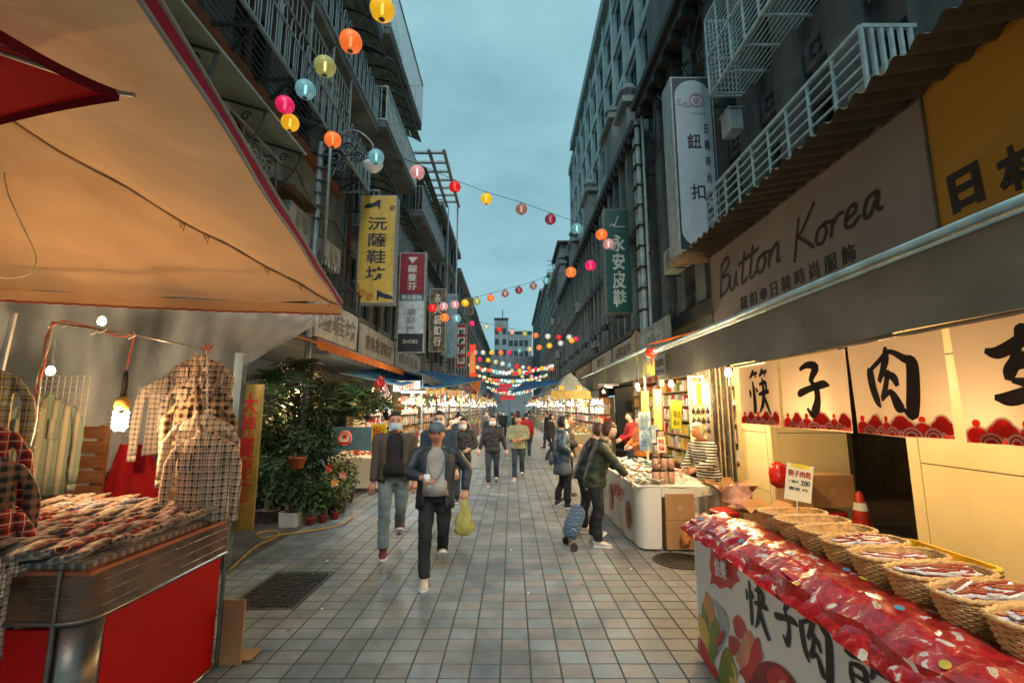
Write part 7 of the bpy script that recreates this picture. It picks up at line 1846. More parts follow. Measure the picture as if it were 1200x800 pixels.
# ================================================================== PROJECTING SIGNS
def psign(label, quad, Y, th, faces, side_m, cap=None, txts=(), bracket=1, rounded=False, X=None):
    (x0, y0), (x1, y1) = quad; a, b = atY(x0, y0, Y), atY(x1, y1, Y)
    t = thing('hanging_sign', label, 'sign', ((a.x + b.x) / 2, Y, (a.z + b.z) / 2)); W, H = b.x - a.x, a.z - b.z
    obj('sign_box', MB().box(a.x - .03, b.x + .03, Y + .004, Y + th, b.z - .03, a.z + .03), side_m, t)
    for (f0, f1, m) in faces: obj('sign_face', MB().box(a.x, b.x, Y - .004, Y + .003, a.z - H * f1, a.z - H * f0), m, t)
    for (tx, u, v, w, h, m, bold, line) in txts: letters(tx, (a.x + W * u, Y - .004, a.z - H * v), (1, 0, 0), (0, 0, 1), W * w, H * h, m, t, bold, line=line)
    s = -1 if bracket < 0 else 1; xe = a.x if s < 0 else b.x
    for f in (.12, .88): obj('bracket', MB().bar((xe, Y + th / 2, a.z - H * f), (s * 4.3, Y + th / 2, a.z - H * f), .05), RAIL_D, t)
    return t, a, b
YW = mat('sign_yellow_paint', (.62, .43, .07), .5, var=.1, dirt=.2, bump=0); SIDE = mat('sign_side_grey', (.32, .36, .36), .5, dirt=.3, bump=0)
BLKB = mat('sign_black', (.015, .017, .018), .5, bump=0); SILV = mat('sign_silver_text', (.62, .62, .55), .5, bump=0)
t, a, b = psign('tall yellow sign with the dark characters 沅薩鞋坊 at the left', ((424, 230), (459, 354)), 11.0, .32, [(0, 1, YW)], SIDE, txts=[('沅\n薩\n鞋\n坊', .5, .50, .56, .60, mat('sign_navy', (.02, .025, .04), .5, bump=0), .012, 1.15)], bracket=-1)
t.children[3 if len(t.children) > 3 else 0].location.y += 0
for o in t.children:
    if o.name.startswith('lettering') and o.data.materials[0] == SILV: o.location.y += .003
def swirl(cx, cz, r, Y, m, t, s=1): obj('swirl_print', MB().tube([(cx + s * r * (1 - q / 20) * math.cos(q * .7), Y, cz + r * (1 - q / 20) * math.sin(q * .7)) for q in range(18)], .010, 4), m, t)
swirl(a.x + .12, b.z + .2, .13, 10.992, RED_P, t); swirl(a.x + .32, b.z + .12, .10, 10.992, RED_P, t); swirl(b.x - .08, a.z - .33, .08, 10.992, DK, t)
def shoe(cx, cz, s, Y, m, t, fl=1): obj('shoe_print', MB().poly([(cx + fl * s * x, Y, cz + s * z) for x, z in ((-.5, .25), (-.3, .2), (-.1, .05), (.3, -.05), (.5, -.2), (.45, -.3), (.1, -.28), (-.15, -.2), (-.35, -.15), (-.4, -.35), (-.48, -.35))], .004, (0, -1, 0)), m, t)
shoe(a.x + .28, a.z - .2, .42, 10.994, MATS['sign_navy'], t, -1); shoe(b.x - .17, b.z + .2, .42, 10.994, MATS['sign_navy'], t)
psign('narrow sign, crimson above and white below, right of the yellow one', ((470, 297), (495, 412)), 13.2, .25,
      [(0, .42, mat('sign_crimson', (.22, .012, .03), .5, dirt=.2, bump=0)), (.42, .49, mat('sign_blue', (.04, .12, .2), .5, bump=0)), (.49, .82, mat('sign_pale_blue', (.46, .54, .56), .5, dirt=.25, bump=0)), (.82, 1, BLKB)], SIDE,
      txts=[('▼\n蘿\n蔓\n芬', .5, .21, .4, .34, SILV, .01, 1.1), ('精品服飾', .5, .455, .8, .05, SILV, .01, 1), ('華\n彩\n閣', .5, .69, .4, .24, mat('sign_grey2', (.2, .24, .26), .5, bump=0), .03, 1.2), ('SHOES', .5, .9, .6, .035, SILV, .0, 1)], bracket=-1)
psign('weathered brown sign with pale worn characters on the left', ((505, 339), (521, 411)), 17, .25, [(0, 1, mat('sign_brown3', (.17, .12, .06), .6, var=.6, dirt=.4, bump=0))], SIDE, txts=[('永\n大\n鈕\n釦\n行', .5, .5, .5, .85, SILV, .02, 1.1)], bracket=-1)
psign('plain pale blue sign behind the weathered brown one', ((523, 345), (534, 418)), 19.5, .25, [(0, 1, mat('sign_teal', (.16, .30, .36), .5, dirt=.3, bump=0))], SIDE, txts=[('飾\n品', .6, .4, .4, .3, MATS['sign_greyblue'], .01, 1.1)], bracket=-1)
psign('dark red sign with four white panels far left', ((535, 380), (546, 430)), 23, .25, [(0, 1, mat('sign_darkred', (.25, .02, .02), .5, bump=0))] , SIDE, txts=[('■\n■\n■\n■', .5, .5, .75, .85, MATS['sign_offwhite'], .05, 1.2), ('鞋\n帽\n襪\n包', .5, .5, .5, .75, BLKB, .03, 1.2)], bracket=-1)
psign('small blank grey sign box high on the left', ((545, 349), (554, 367)), 25, .3, [(0, 1, MATS['sign_brown3'])], SIDE, bracket=-1)
psign('tall glowing red-orange sign column far left', ((551, 404), (556, 440)), 27, .3, [(0, .25, mat('neon_red', (.6, .03, .01), .5, emit=(1, .06, .02), estr=.8, bump=0)), (.25, .9, FACE[3]), (.9, 1, MATS['neon_red'])], MATS['neon_red'], bracket=-1)
GRN = mat('sign_deep_green', (.008, .085, .075), .45, var=.1, dirt=.15, bump=0)
t, a, b = psign('deep green sign with white brushed characters 永安皮鞋 at the right', ((708, 246), (741, 366)), 13.4, .35, [(0, 1, GRN)], mat('sign_side_brown', (.20, .19, .16), .5, dirt=.3, bump=0),
      txts=[('永\n安\n皮\n鞋', .52, .60, .56, .70, mat('sign_white_text', (.50, .58, .56), .5, bump=0), .03, 1.05)], bracket=1)
W_, H_ = b.x - a.x, a.z - b.z
strokes([[(.0, .1, .05), (.2, .3, .1), (.3, .05, .1), (.45, .5, .08), (.6, 1.0, .06)], [(.3, .1, .04), (.7, .04, .08), (1.1, .06, .04)]], (a.x + W_ * .5, 13.394, a.z - H_ * .12), (1, 0, 0), (0, 0, 1), W_ * .6, H_ * .11, MATS['sign_white_text'], t)
NAVY = mat('sign_navy_blue', (.012, .03, .045), .5, bump=0); LG = mat('sign_blue_grey', (.36, .45, .50), .5, var=.05, dirt=.12, bump=0)
t, a, b = psign('large rounded white sign reading 鈕扣 on the right above the corrugated eave', ((787, 92), (846, 292)), 7.3, .45, [(0, 1, NAVY)], mat('sign_side_pale', (.33, .40, .40), .5, dirt=.25, bump=0), bracket=1)
W_, H_ = b.x - a.x, a.z - b.z; cxm = (a.x + b.x) / 2; rw = W_ * .46; pts = []
for k in range(17): q = math.pi * k / 16; pts.append((cxm + rw * math.cos(q), 7.292, a.z - rw - .05 + rw * math.sin(q)))
for k in range(17): q = math.pi + math.pi * k / 16; pts.append((cxm + rw * math.cos(q), 7.292, b.z + rw + .03 + rw * math.sin(q)))
obj('oval_panel', MB().poly(pts, .006, (0, -1, 0)), LG, t)
SN = (1, 0, 0), (0, 0, 1)
letters('鈕', (cxm - W_ * .02, 7.285, a.z - H_ * .385), *SN, W_ * .36, .27, INK, t, .012); letters('扣', (cxm + W_ * .0, 7.285, a.z - H_ * .68), *SN, W_ * .36, .27, INK, t, .012)
letters('日\n韓\n時\n尚\n服\n飾', (cxm + W_ * .30, 7.285, a.z - H_ * .555), *SN, W_ * .13, H_ * .54, INK, t, .008, line=1.5)
g, tot = script_word('Button'); lm_ = mat('logo_grey', (.10, .13, .16), .5, bump=0); lr_ = mat('logo_rose', (.40, .20, .24), .5, bump=0)
strokes([[(p[0], p[1], .03) for p in s_] for s_ in g], (cxm - W_ * .22, 7.286, a.z - H_ * .16), (1, 0, -.3), (.3, 0, 1), W_ * .42, .12, lm_, t)
g, tot = script_word('Korea'); strokes([[(p[0], p[1], .03) for p in s_] for s_ in g], (cxm + W_ * .14, 7.286, a.z - H_ * .215), *SN, W_ * .36, .06, lm_, t)
lcz = a.z - H_ * .14
for r_ in (.13, .105): obj('logo_ring', MB().tube([(cxm + W_ * .10 + r_ * math.cos(q), 7.284, lcz + r_ * math.sin(q)) for q in [2 * math.pi * j / 28 for j in range(28)]], .006, 4, closed=True), lr_, t)
obj('logo_button', MB().poly([(cxm + W_ * .10 + .06 * math.cos(q), 7.284, lcz + .06 * math.sin(q)) for q in [2 * math.pi * j / 16 for j in range(16)]], .003, (0, -1, 0)), lr_, t)
for dx in (-.018, .018):
    for dz in (-.018, .018): obj('logo_hole', MB().box(cxm + W_ * .10 + dx - .010, cxm + W_ * .10 + dx + .010, 7.276, 7.279, lcz + dz - .010, lcz + dz + .010), LG, t)

# ================================================================== LANTERNS
LC = {'y': (.80, .50, .02), 'o': (.85, .22, .04), 'v': (.45, .46, .16), 't': (.22, .48, .52), 'm': (.72, .02, .14), 'w': (.70, .72, .70), 'p': (.72, .42, .42), 'r': (.65, .02, .015), 'b': (.38, .20, .16), 'd': (.30, .04, .07), 'c': (.62, .58, .38)}
LFULL = {'y': 'golden yellow', 'o': 'bright orange', 'v': 'pale olive', 't': 'pale teal', 'm': 'hot pink', 'w': 'white', 'p': 'pale pink', 'r': 'red', 'b': 'dull brown', 'd': 'dark crimson', 'c': 'cream'}
LM = {}
for k, c_ in LC.items():
    m, nt, bb = _nt('lantern_' + k); bb.inputs['Base Color'].default_value = col4(c_); bb.inputs['Roughness'].default_value = .35
    bb.inputs['Emission Color'].default_value = col4(c_); bb.inputs['Emission Strength'].default_value = .55 if k in 'yomr' else .32
    tr = nt.nodes.new('ShaderNodeBsdfTransparent'); tr.inputs[0].default_value = col4(tuple(min(1, .3 + x) for x in c_)); mx = nt.nodes.new('ShaderNodeMixShader'); mx.inputs[0].default_value = .22 if k in 'yomr' else .38
    nt.links.new(bb.outputs[0], mx.inputs[1]); nt.links.new(tr.outputs[0], mx.inputs[2]); nt.links.new(mx.outputs[0], nt.nodes['Material Output'].inputs[0]); m.cycles.emission_sampling = 'NONE'; LM[k] = m
GLOW = {k: emis('filament_' + k, tuple(min(1, .5 + .8 * x) for x in c_), 3.0) for k, c_ in LC.items()}
PRO = {}
def lan_proto(k):
    if k in PRO: return PRO[k]
    r = .115; g = MB().ball((0, 0, 0), (r, r, r * .96), 20, 26, lambda d: 1 + .022 * math.cos(d.z * 22))
    f = MB().lathe([(0, -.06), (.014, -.055), (.017, 0), (.014, .055), (0, .06)], (0, 0, 0), 8)
    c = MB().lathe([(.0, r * .93), (.035, r * .93), (.035, r * 1.06), (.012, r * 1.1), (.006, r * 1.3), (0, r * 1.3)], (0, 0, 0), 10).lathe([(0, -r * .99), (.03, -r * .98), (.0, -r * .93)], (0, 0, 0), 10)
    PRO[k] = (mesh_of('globe', g, LM[k], smooth=True), mesh_of('filament', f, GLOW[k]), mesh_of('cap', c, RAIL_D)); return PRO[k]
def lantern(p, k, label, group, sc_=1.0, tilt=0, parts=True):
    t = thing('festoon_lantern', label, 'lantern', tuple(p), group); t.scale = (sc_,) * 3; t.rotation_euler = (tilt, tilt * .7, 0)
    g, f, c = lan_proto(k); link('globe', g, t); link('filament', f, t)
    if parts: link('cap', c, t)
    return t
def string_wire(pts, label, r=.006, sag=.0):
    out = []
    for a, b in zip(pts, pts[1:]):
        a, b = Vector(a), Vector(b)
        for q in range(5): out.append(a.lerp(b, q / 5) - Vector((0, 0, sag * math.sin(math.pi * q / 5))))
    out.append(Vector(pts[-1])); tag(obj('festoon_wire', MB().tube(out, r, 4), RAIL_D, origin=tuple(pts[0])), label, 'wire')
near = [(448, 11, 31, 'y', 'largest golden yellow lantern at the top of the sky'), (411, 49, 28, 'o', 'big orange lantern below the yellow one'), (381, 78, 26, 'v', 'pale olive lantern third down the near string'), (358, 105, 24, 't', 'pale teal lantern left of the olive one'),
        (334, 123, 22, 'm', 'hot pink lantern just above a yellow one'), (340, 144, 21, 'y', 'yellow lantern touching the hot pink one'), (390, 164, 20, 'o', 'orange lantern by the street lamp arm'), (441, 184, 19, 't', 'clear teal lantern against the street lamp bowl'), (489, 202, 18, 'p', 'pale pink lantern under the left roof edge')]
pp_ = []
for (x, y, d, k, lb) in near: p = atY(x, y, .225 * 533 / d); pp_.append(p); lantern(p, k, lb, 'lanterns on the near string', tilt=.3 if k == 'm' else 0)
up = Vector((0, 0, .14))
string_wire([pp_[0] + Vector((.6, -.8, .3))] + [p + up for p in pp_[:5]], 'wire of the near lantern string above the left balconies')
string_wire([Vector((-4.3, 6.0, 6.6)), pp_[5] + up, pp_[6] + up, pp_[7] + up, pp_[8] + up], 'wire of the lantern string passing the street lamp')
s2 = [(533, 219, 14.5, 'r', 'red lantern first over the open sky'), (570, 233, 14, 'y', 'amber lantern second over the open sky'), (611, 245, 14, 'b', 'brownish lantern third over the open sky'), (645, 257, 13.5, 'd', 'dark crimson lantern fourth over the open sky'),
      (676, 268, 13.5, 't', 'pale lantern before the office block edge'), (705, 275, 14, 'o', 'orange lantern overlapping the green sign'), (713, 286, 13, 'p', 'pale pink lantern on the green sign edge'), (692, 311, 13, 'm', 'hot pink lantern left of the green sign'), (669, 319, 13, 'o', 'orange lantern below the hot pink one')]
q_ = []
for (x, y, d, k, lb) in s2: p = atY(x, y, .225 * 533 / d); q_.append(p); lantern(p, k, lb, 'lanterns on the string across the sky')
string_wire([pp_[8] + up] + [p + up for p in q_[:6]] + [Vector((3.6, 9.6, 6.4))], 'wire of the lantern string crossing the open sky')
string_wire([q_[6] + up, q_[7] + up, q_[8] + up], 'short wire holding the lanterns left of the green sign')
far_px = """507 361 r 520 359 p 521 372 o 533 357 p 545 355 y 535 373 t 559 353 v 575 349 o 592 344 b 608 340 d 625 335 b 640 329 t 553 379 m 570 383 c 585 386 r 600 389 p 615 391 v 628 393 o 642 394 w 655 395 r 667 395 w 670 399 y 675 397 m 657 402 w 644 405 y 632 407 o 621 409 c 609 411 t 597 413 m 587 413 o 576 413 y 566 413 w 557 413 p 549 415 r 562 421 m 572 422 y 581 424 c 589 426 w 597 428 t 606 429 r 613 430 w 620 431 o 628 432 m 635 431 y 641 432 w 647 432 o 566 434 w 575 434 o 582 435 t 590 437 w 600 434 c 604 438 r 609 434 y 617 437 r 623 441 p 612 441 c""".split()
fl = [(int(far_px[i]), int(far_px[i + 1]), far_px[i + 2]) for i in range(0, len(far_px), 3)]
prev = None; rowpts = []
for i, (x, y, k) in enumerate(fl):
    Y = 11.5 if i < 12 and x < 545 else 13.5 if i < 12 else 18 if i < 27 else 24 if i < 40 else 30
    p = atY(x, y, Y); lantern(p, k, '%s lantern %s' % (LFULL[k], 'over the street at photo place %s, %s row' % (('left', 'middle', 'right')[min(2, max(0, (x - 545) // 45))], ('second', 'third', 'fourth', 'fifth')[0 if i < 12 else 1 if i < 27 else 2 if i < 40 else 3])), 'small lanterns farther down the street', 1.0 if Y < 20 else 1.15, parts=Y < 20)
    rowpts.append((i, p))
string_wire([Vector((-4.2, 13.5, 5.2))] + [rowpts[i][1] + up for i in (4, 6, 7, 8, 9, 10, 11)] + [Vector((3.7, 13.5, 6.3))], 'wire of the second lantern string across the street')
string_wire([Vector((-4.2, 18, 5.3))] + [rowpts[i][1] + up for i in range(12, 20)] + [Vector((3.8, 18, 4.8))], 'wire of the third lantern string across the street')
mb = MB(); rnd = random.Random(4)
for Y, z, n in ((40, 4.9, 26), (48, 4.6, 26), (58, 4.7, 24), (70, 4.3, 24), (84, 4.4, 22)):
    for k in range(n):
        x = -3.8 + 7.6 * (k + rnd.uniform(.2, .8)) / n; mb.mi = rnd.randrange(5); mb.ball((x, Y + rnd.uniform(-.5, .5), z + .0 + .05 * (x * x) + rnd.uniform(-.05, .05)), .16, 7, 5)
o = obj('distant_lanterns', mb, [emis('far_glow_%d' % i, c, 1.1) for i, c in enumerate(((.9, .75, .4), (.8, .08, .04), (.8, .8, .7), (.9, .45, .08), (.4, .75, .7)))], kind='stuff', origin=(0, 60, 4))
o['label'] = 'hundreds of tiny coloured lanterns at the far end of the street'; o['category'] = 'lanterns'
for i, (px, py, Y) in enumerate(((592, 452, 55), (588, 457, 60), (594, 466, 48))):
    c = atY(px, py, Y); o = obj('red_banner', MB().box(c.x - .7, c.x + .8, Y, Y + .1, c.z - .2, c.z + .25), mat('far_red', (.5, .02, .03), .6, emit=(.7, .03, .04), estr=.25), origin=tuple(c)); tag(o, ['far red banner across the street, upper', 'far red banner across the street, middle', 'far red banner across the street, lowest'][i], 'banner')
# ================================================================== PEOPLE
SKIN = mat('skin_tan', (.58, .27, .16), .5, var=.06, bump=.05); SKIN2 = mat('skin_light', (.68, .42, .30), .5, var=.06, bump=.05)
HAIRM = mat('black_hair', (.012, .010, .009), .4, var=.3, scale=30, bump=.5, bscale=200); EYE = mat('eye_dark', (.015, .012, .01), .2, bump=0); LIP = mat('lip', (.36, .12, .09), .5, bump=0)
MASKM = mat('mask_blue', (.55, .68, .74), .7, var=.03, bump=.1); MASKW = mat('mask_white', (.75, .75, .72), .7, var=.03, bump=.1)
def el(c, rx, ry, n=14, ax=None): return [(c[0] + rx * math.cos(2 * math.pi * j / n), c[1] + ry * math.sin(2 * math.pi * j / n), c[2]) for j in range(n)]
def limb(mb, pts, rads, n=10):
    P = crom([(*p, r) if False else p for p in pts], 4); k = len(P); m = len(rads) - 1; rr_ = []
    for i in range(k): f = i / (k - 1) * m; a = min(m - 1, int(f)); rr_.append(rads[a] + (rads[a + 1] - rads[a]) * (f - a))
    return mb.tube(P, rr_, n)
def person(label, loc, rot, h=1.65, top=None, legs=None, shoes=None, hair='short', skin=SKIN, mask=None, lod=0, lean=0, arms=((.0, .0), (.0, .0)), stride=.0, build=1.1,
           open_front=None, skirt_=None, hem=.47, group=None, hat=None, head_turn=0, elbow=(0, 0), hairm=None, head_pitch=0):
    """front faces -Y; arms = per side (L is +x) wrist target (x, y, z) in units of height, or (0,0) for hanging"""
    t = thing('person', label, 'person', (0, 0, 0), group); H = h
    def V(x, y, z):
        # lean the upper body forward (towards -y) about the hips
        if z > .52 and lean: d = z - .52; y, z = y * math.cos(lean) - d * math.sin(lean), .52 + d * math.cos(lean) + y * math.sin(lean) * .3
        return Vector((x * H, y * H, z * H))
    S = [(1, stride), (-1, -stride)]; vox = (.011, .016, .026)[lod]
    hip_, kn, an = {}, {}, {}
    for s, st in S:
        hip_[s] = V(s * .052, 0, .515); lift = max(0, st) * .42
        kn[s] = V(s * .058, -.02 + st * (.5 if st < 0 else .12), .285)
        an[s] = V(s * .055, -st * -1.0 if st > 0 else st * .9, .045 + lift)
    body = MB()
    limb(body, [V(0, .005, .50), V(0, 0, .58), V(0, .005, .68), V(0, .005, .78)], [.058 * H, .056 * H, .060 * H, .056 * H], 12)
    nk = V(0, .01, .83); hc = V(0, -.014, .921)
    limb(body, [V(0, .008, .78), nk, V(0, -.002, .875)], [.05 * H, .034 * H, .034 * H])
    Rh = Matrix.Translation(hc) @ Matrix.Rotation(head_turn, 4, 'Z') @ Matrix.Rotation(lean * .7 + head_pitch, 4, 'X')
    hr = .049 * H; hz = .069 * H; hd = .059 * H
    def hshape(d): return 1 - .16 * max(0, -d.z) * (1 if d.y < .2 else .4) + .03 * (d.y < -.7) * (abs(d.z) < .4)
    hb = MB().ball((0, 0, 0), (hr, hd, hz), 20, 16, hshape)
    hb.loft([[(x * H, y * H, z * H) for x, y, z in r_] for r_ in ([(-.004, -.050, .012), (.004, -.050, .012), (.004, -.056, .008), (-.004, -.056, .008)], [(-.011, -.052, -.014), (.011, -.052, -.014), (.008, -.070, -.017), (-.008, -.070, -.017)])])
    for s in (-1, 1): hb.ball((s * hr * .98, .006 * H, -.004 * H), (.008 * H, .012 * H, .020 * H), 8, 6)
    hb.v = [tuple(Rh @ Vector(v)) for v in hb.v]; body.add(hb.v, hb.f)
    sh, eb, wr = {}, {}, {}
    for s, am, eo in ((1, arms[0], elbow[0]), (-1, arms[1], elbow[1])):
        sh[s] = V(s * (.105 + .085 * (build - 1)), .005, .795)
        if len(am) == 3: wr[s] = Vector((am[0] * H, am[1] * H, am[2] * H))
        else: wr[s] = V(s * (.155 + am[0]), -.02 - am[1], .49)
        mid = (sh[s] + wr[s]) / 2; L = .29 * H; d = (wr[s] - sh[s]).length; off = math.sqrt(max(0, (L / 2) ** 2 - (d / 2) ** 2)); pole = Vector((s * .8 + eo, .75, -.35)).normalized()
        ax = (wr[s] - sh[s]).normalized(); pole = (pole - ax * pole.dot(ax)).normalized(); eb[s] = mid + pole * off
        limb(body, [sh[s], eb[s], wr[s]], [.026 * H, .022 * H, .017 * H], 8)
    for s in (1, -1): limb(body, [V(s * .045, 0, .54), hip_[s], (hip_[s] + kn[s]) / 2, kn[s], (kn[s] + an[s]) / 2 + Vector((0, .012, 0)) * H, an[s]], [.03 * H, .036 * H, .034 * H, .028 * H, .026 * H, .020 * H], 8)
    me = remesh('person_body', body, vox * (.8 if lod == 0 else 1), skin, (0, 0, 0), 2)
    # hands with separate fingers, joined to the same mesh
    bm = bmesh.new(); bm.from_mesh(me); hm = MB()
    for s in (1, -1):
        fw = (wr[s] - eb[s]).normalized(); sd = fw.cross(Vector((0, 1, .2))).normalized(); nn = fw.cross(sd)
        p0 = wr[s]; hm.loft([[p0 + fw * a * H + sd * w * H * math.cos(q) + nn * .009 * H * math.sin(q) for q in [2 * math.pi * j / 8 for j in range(8)]] for a, w in ((-.008, .014), (.015, .020), (.038, .024), (.056, .021))])
        if lod < 2:
            for k, (o_, l) in enumerate(((-.017, .040), (-.006, .046), (.006, .043), (.016, .034))):
                b = p0 + fw * .052 * H + sd * o_ * H; c = -nn if nn.y < 0 else nn
                hm.tube([b, b + fw * l * .45 * H + c * .006 * H, b + fw * l * .75 * H + c * .020 * H, b + fw * l * .8 * H + c * .032 * H], [.0055 * H, .005 * H, .0048 * H, .004 * H], 6)
            hm.tube([p0 + fw * .015 * H - sd * .016 * H, p0 + fw * .035 * H - sd * .032 * H, p0 + fw * .055 * H - sd * .030 * H], [.007 * H, .006 * H, .005 * H], 6)
    bmv = [bm.verts.new(v) for v in hm.v]
    for f in hm.f:
        try: bm.faces.new([bmv[i] for i in f]).smooth = True
        except ValueError: pass
    bm.to_mesh(me); bm.free(); me.materials.clear(); me.materials.append(skin); link('body', me, t)
    if lod < 2:
        fm = MB()
        for s in (-1, 1): fm.ball(Rh @ Vector((s * .019 * H, -.0565 * H, .006 * H)), (.0075 * H, .003 * H, .0035 * H), 8, 5)
        obj('eyes', fm, EYE, t)
        fm = MB()
        for s in (-1, 1): fm.add([Rh @ Vector((s * x * H, y * H, z * H)) for x, y, z in ((.008, -.0605, .016), (.030, -.053, .018), (.029, -.054, .022), (.009, -.0605, .021))], [(0, 1, 2, 3)])
        obj('eyebrows', fm, HAIRM, t)
        if not mask: obj('mouth', MB().ball(Rh @ Vector((0, -.0535 * H, -.032 * H)), (.015 * H, .005 * H, .004 * H), 8, 5), LIP, t)
    if mask:
        def mk(u, v): a = (u - .5) * 2.5; z = -.006 - .052 * v; return Rh @ Vector((hr * 1.07 * math.sin(a), -hd * 1.08 * math.cos(a) * (1 - .12 * v) - .010 * H * math.cos(a) ** 4 * math.sin(v * 3), z * H))
        obj('face_mask', MB().grid(mk, 12, 8), mask, t, smooth=True)
        obj('mask_strap', MB().tube([mk(0, .2), Rh @ Vector((-hr * 1.05, 0, -.0))], .0015, 3).tube([mk(1, .2), Rh @ Vector((hr * 1.05, 0, 0))], .0015, 3), mask, t)
    hmt = hairm or HAIRM
    def hairball(zlow, back, sx=1.08, fringe=.60):
        hb = MB()
        def fn(d):
            return 1 + .035 * math.sin(d.x * 17 + d.z * 9) * math.sin(d.y * 13)
        hb.ball((0, .006 * H, .010 * H), (hr * sx, hd * 1.10, hz * 1.03), 22, 16, fn)
        out = MB(); cut = []
        for v in hb.v:
            x, y, z = v
            if y < -.1 * hd and z < hz * fringe: y = -.1 * hd + (y + .1 * hd) * .25; x *= .93; z = max(z, -hz * .1) if zlow > -.4 else z
            elif z < zlow * hz and y < back * hd: z = zlow * hz
            cut.append(tuple(Rh @ Vector((x, y, z))))
        hb.v = cut; return hb
    if hair == 'short': hb = hairball(-.35, 2.0)
    elif hair == 'bob': hb = hairball(-.95, 2.0, 1.22); 
    elif hair == 'long':
        hb = hairball(-.95, 2.0, 1.18); q = MB().loft([[tuple(Rh @ Vector((w * H * math.cos(a), (.028 + .016 * math.sin(a)) * H, z * H))) for a in [2 * math.pi * j / 12 for j in range(12)]] for w, z in ((.045, .0), (.054, -.05), (.056, -.10), (.045, -.15), (.02, -.17))]); hb.add(q.v, q.f)
    if hat is None or hair != 'short': obj('hair', hb, hmt, t, smooth=True)
    if hat:
        obj('hair', hairball(-.30, 2.0, 1.03, .1), hmt, t, smooth=True)
        cp_ = MB().lathe([(1.12, .34), (1.15, .5), (1.12, .70), (.95, .96), (.6, 1.16), (.2, 1.23), (0, 1.24)], (0, 0, 0), 20); cp_.v = [tuple(Rh @ Vector((x * hr, y * hd + .004 * H, z * hz))) for x, y, z in cp_.v]; obj('cap_crown', cp_, hat, t, smooth=True)
        bmr = MB().grid(lambda u, v: Rh @ Vector((hr * 1.1 * math.sin((u - .5) * 2.6), -hd * (.85 + .62 * v * math.cos((u - .5) * 2.6)) * max(.35, math.cos((u - .5) * 2.2)), hz * (.42 - .10 * v))), 14, 4); obj('cap_brim', bmr, hat, t, smooth=True)
        obj('cap_band', MB().tube([Rh @ Vector((hr * 1.17 * math.cos(a), hd * 1.17 * math.sin(a) + .004 * H, hz * .38)) for a in [2 * math.pi * j / 20 for j in range(20)]], .006, 4, closed=True), INK, t)
    # trousers / skirt
    tr = MB(); k_ = 1.12
    wr_ = lambda i: .0035 * H * math.sin(i * 2.3)
    tr.loft([el(V(0, .0, z), .092 * H * build * a, .068 * H * build * a) for z, a in ((.60, .96), (.56, 1.04), (.51, 1.08), (.475, .95))])
    for s in (1, -1):
        q = (an[s] - kn[s]).normalized(); limb(tr, [V(s * .045, 0, .54), hip_[s], (hip_[s] + kn[s]) / 2 + Vector((s * .006, 0, 0)), kn[s], (kn[s] + an[s]) / 2 + Vector((0, .012, 0)) * H, an[s] + Vector((0, 0, .0))], [.055 * H, .062 * H * build ** .5, .052 * H, .043 * H, .040 * H, .039 * H], 10)
    obj_t = remesh('trousers', tr, vox * 1.5, legs, (0, 0, 0), 3) if lod < 2 else mesh_of('trousers', tr, legs, smooth=True)
    if lod < 2: ruffle(obj_t, .011); obj_t.materials.clear(); obj_t.materials.append(legs)
    link('trousers', obj_t, t)
    if skirt_: obj('skirt', MB().loft([el(V(0, 0, z), w * H * 1.0, w * .8 * H, 18) for z, w in ((.58, .085), (.5, .11), (.42, .125), (.36, .13))]), skirt_, t, smooth=True)
    # shoes
    for s in (1, -1):
        a = an[s]; pit = 0 if (s * stride) <= 0 else R(32); T = Matrix.Translation((a.x, a.y, a.z)) @ Matrix.Rotation(-pit, 4, 'X')
        sm = MB().loft([[T @ Vector((w * H * math.cos(q), y * H, (-.026 + zz + hh * math.sin(q)) * H)) for q in [2 * math.pi * j / 12 for j in range(12)]] for y, w, hh, zz in ((.045, .012, .012, .004), (.038, .024, .024, .006), (.015, .026, .030, .008), (-.03, .027, .022, .002), (-.07, .029, .016, -.002), (-.095, .020, .012, -.004), (-.103, .008, .008, -.006))])
        so = obj('shoe', sm, shoes, t, smooth=True)
        obj('sole', MB().loft([[T @ Vector((x * H, y * H, z * H)) for x, y in ((.0, .047), (.024, .035), (.026, 0), (.031, -.07), (.018, -.1), (0, -.108), (-.018, -.1), (-.031, -.07), (-.026, 0), (-.024, .035))] for z in (-.045, -.034)]), WHITE_P if lod < 2 else shoes, so)
    # upper garment
    up_ = MB(); bz = build
    sec = ((hem, .100, .076), (.53, .097, .074), (.60, .092, .070), (.68, .100, .070), (.75, .108, .068), (.79, .104, .060), (.815, .084, .052), (.838, .050, .044))
    if open_front:
        inner = MB().loft([el(V(0, -.004 - .010 * (.52 < z < .66) * (bz > 1.02), z), a * .93 * H * bz, b * (1.0 + .22 * (bz > 1.02) * (.5 < z < .68)) * H * bz, 20) for z, a, b in sec if z >= .53 or True][1:])
        obj('shirt', inner, open_front, t, smooth=True)
        rings = []; gap = .62
        for z, a, b in sec:
            c = V(0, 0, z); o_ = []; i_ = []
            for j in range(25):
                q = -math.pi / 2 + gap * (.75 + .5 * (.8 - z)) + (2 * math.pi - 2 * gap * (.75 + .5 * (.8 - z))) * j / 24; w = 1 + .02 * math.sin(j * 2.1 + z * 40)
                o_.append(c + Vector((a * 1.10 * H * bz * w * math.cos(q), b * 1.22 * H * bz * w * math.sin(q), 0))); i_.append(c + Vector((a * 1.04 * H * bz * w * math.cos(q), b * 1.13 * H * bz * w * math.sin(q), 0)))
            rings.append(o_ + i_[::-1])
        up_.loft(rings)
    else: up_.loft([el(V(0, 0, z), a * 1.06 * H * bz, b * 1.14 * H * bz, 18) for z, a, b in sec])
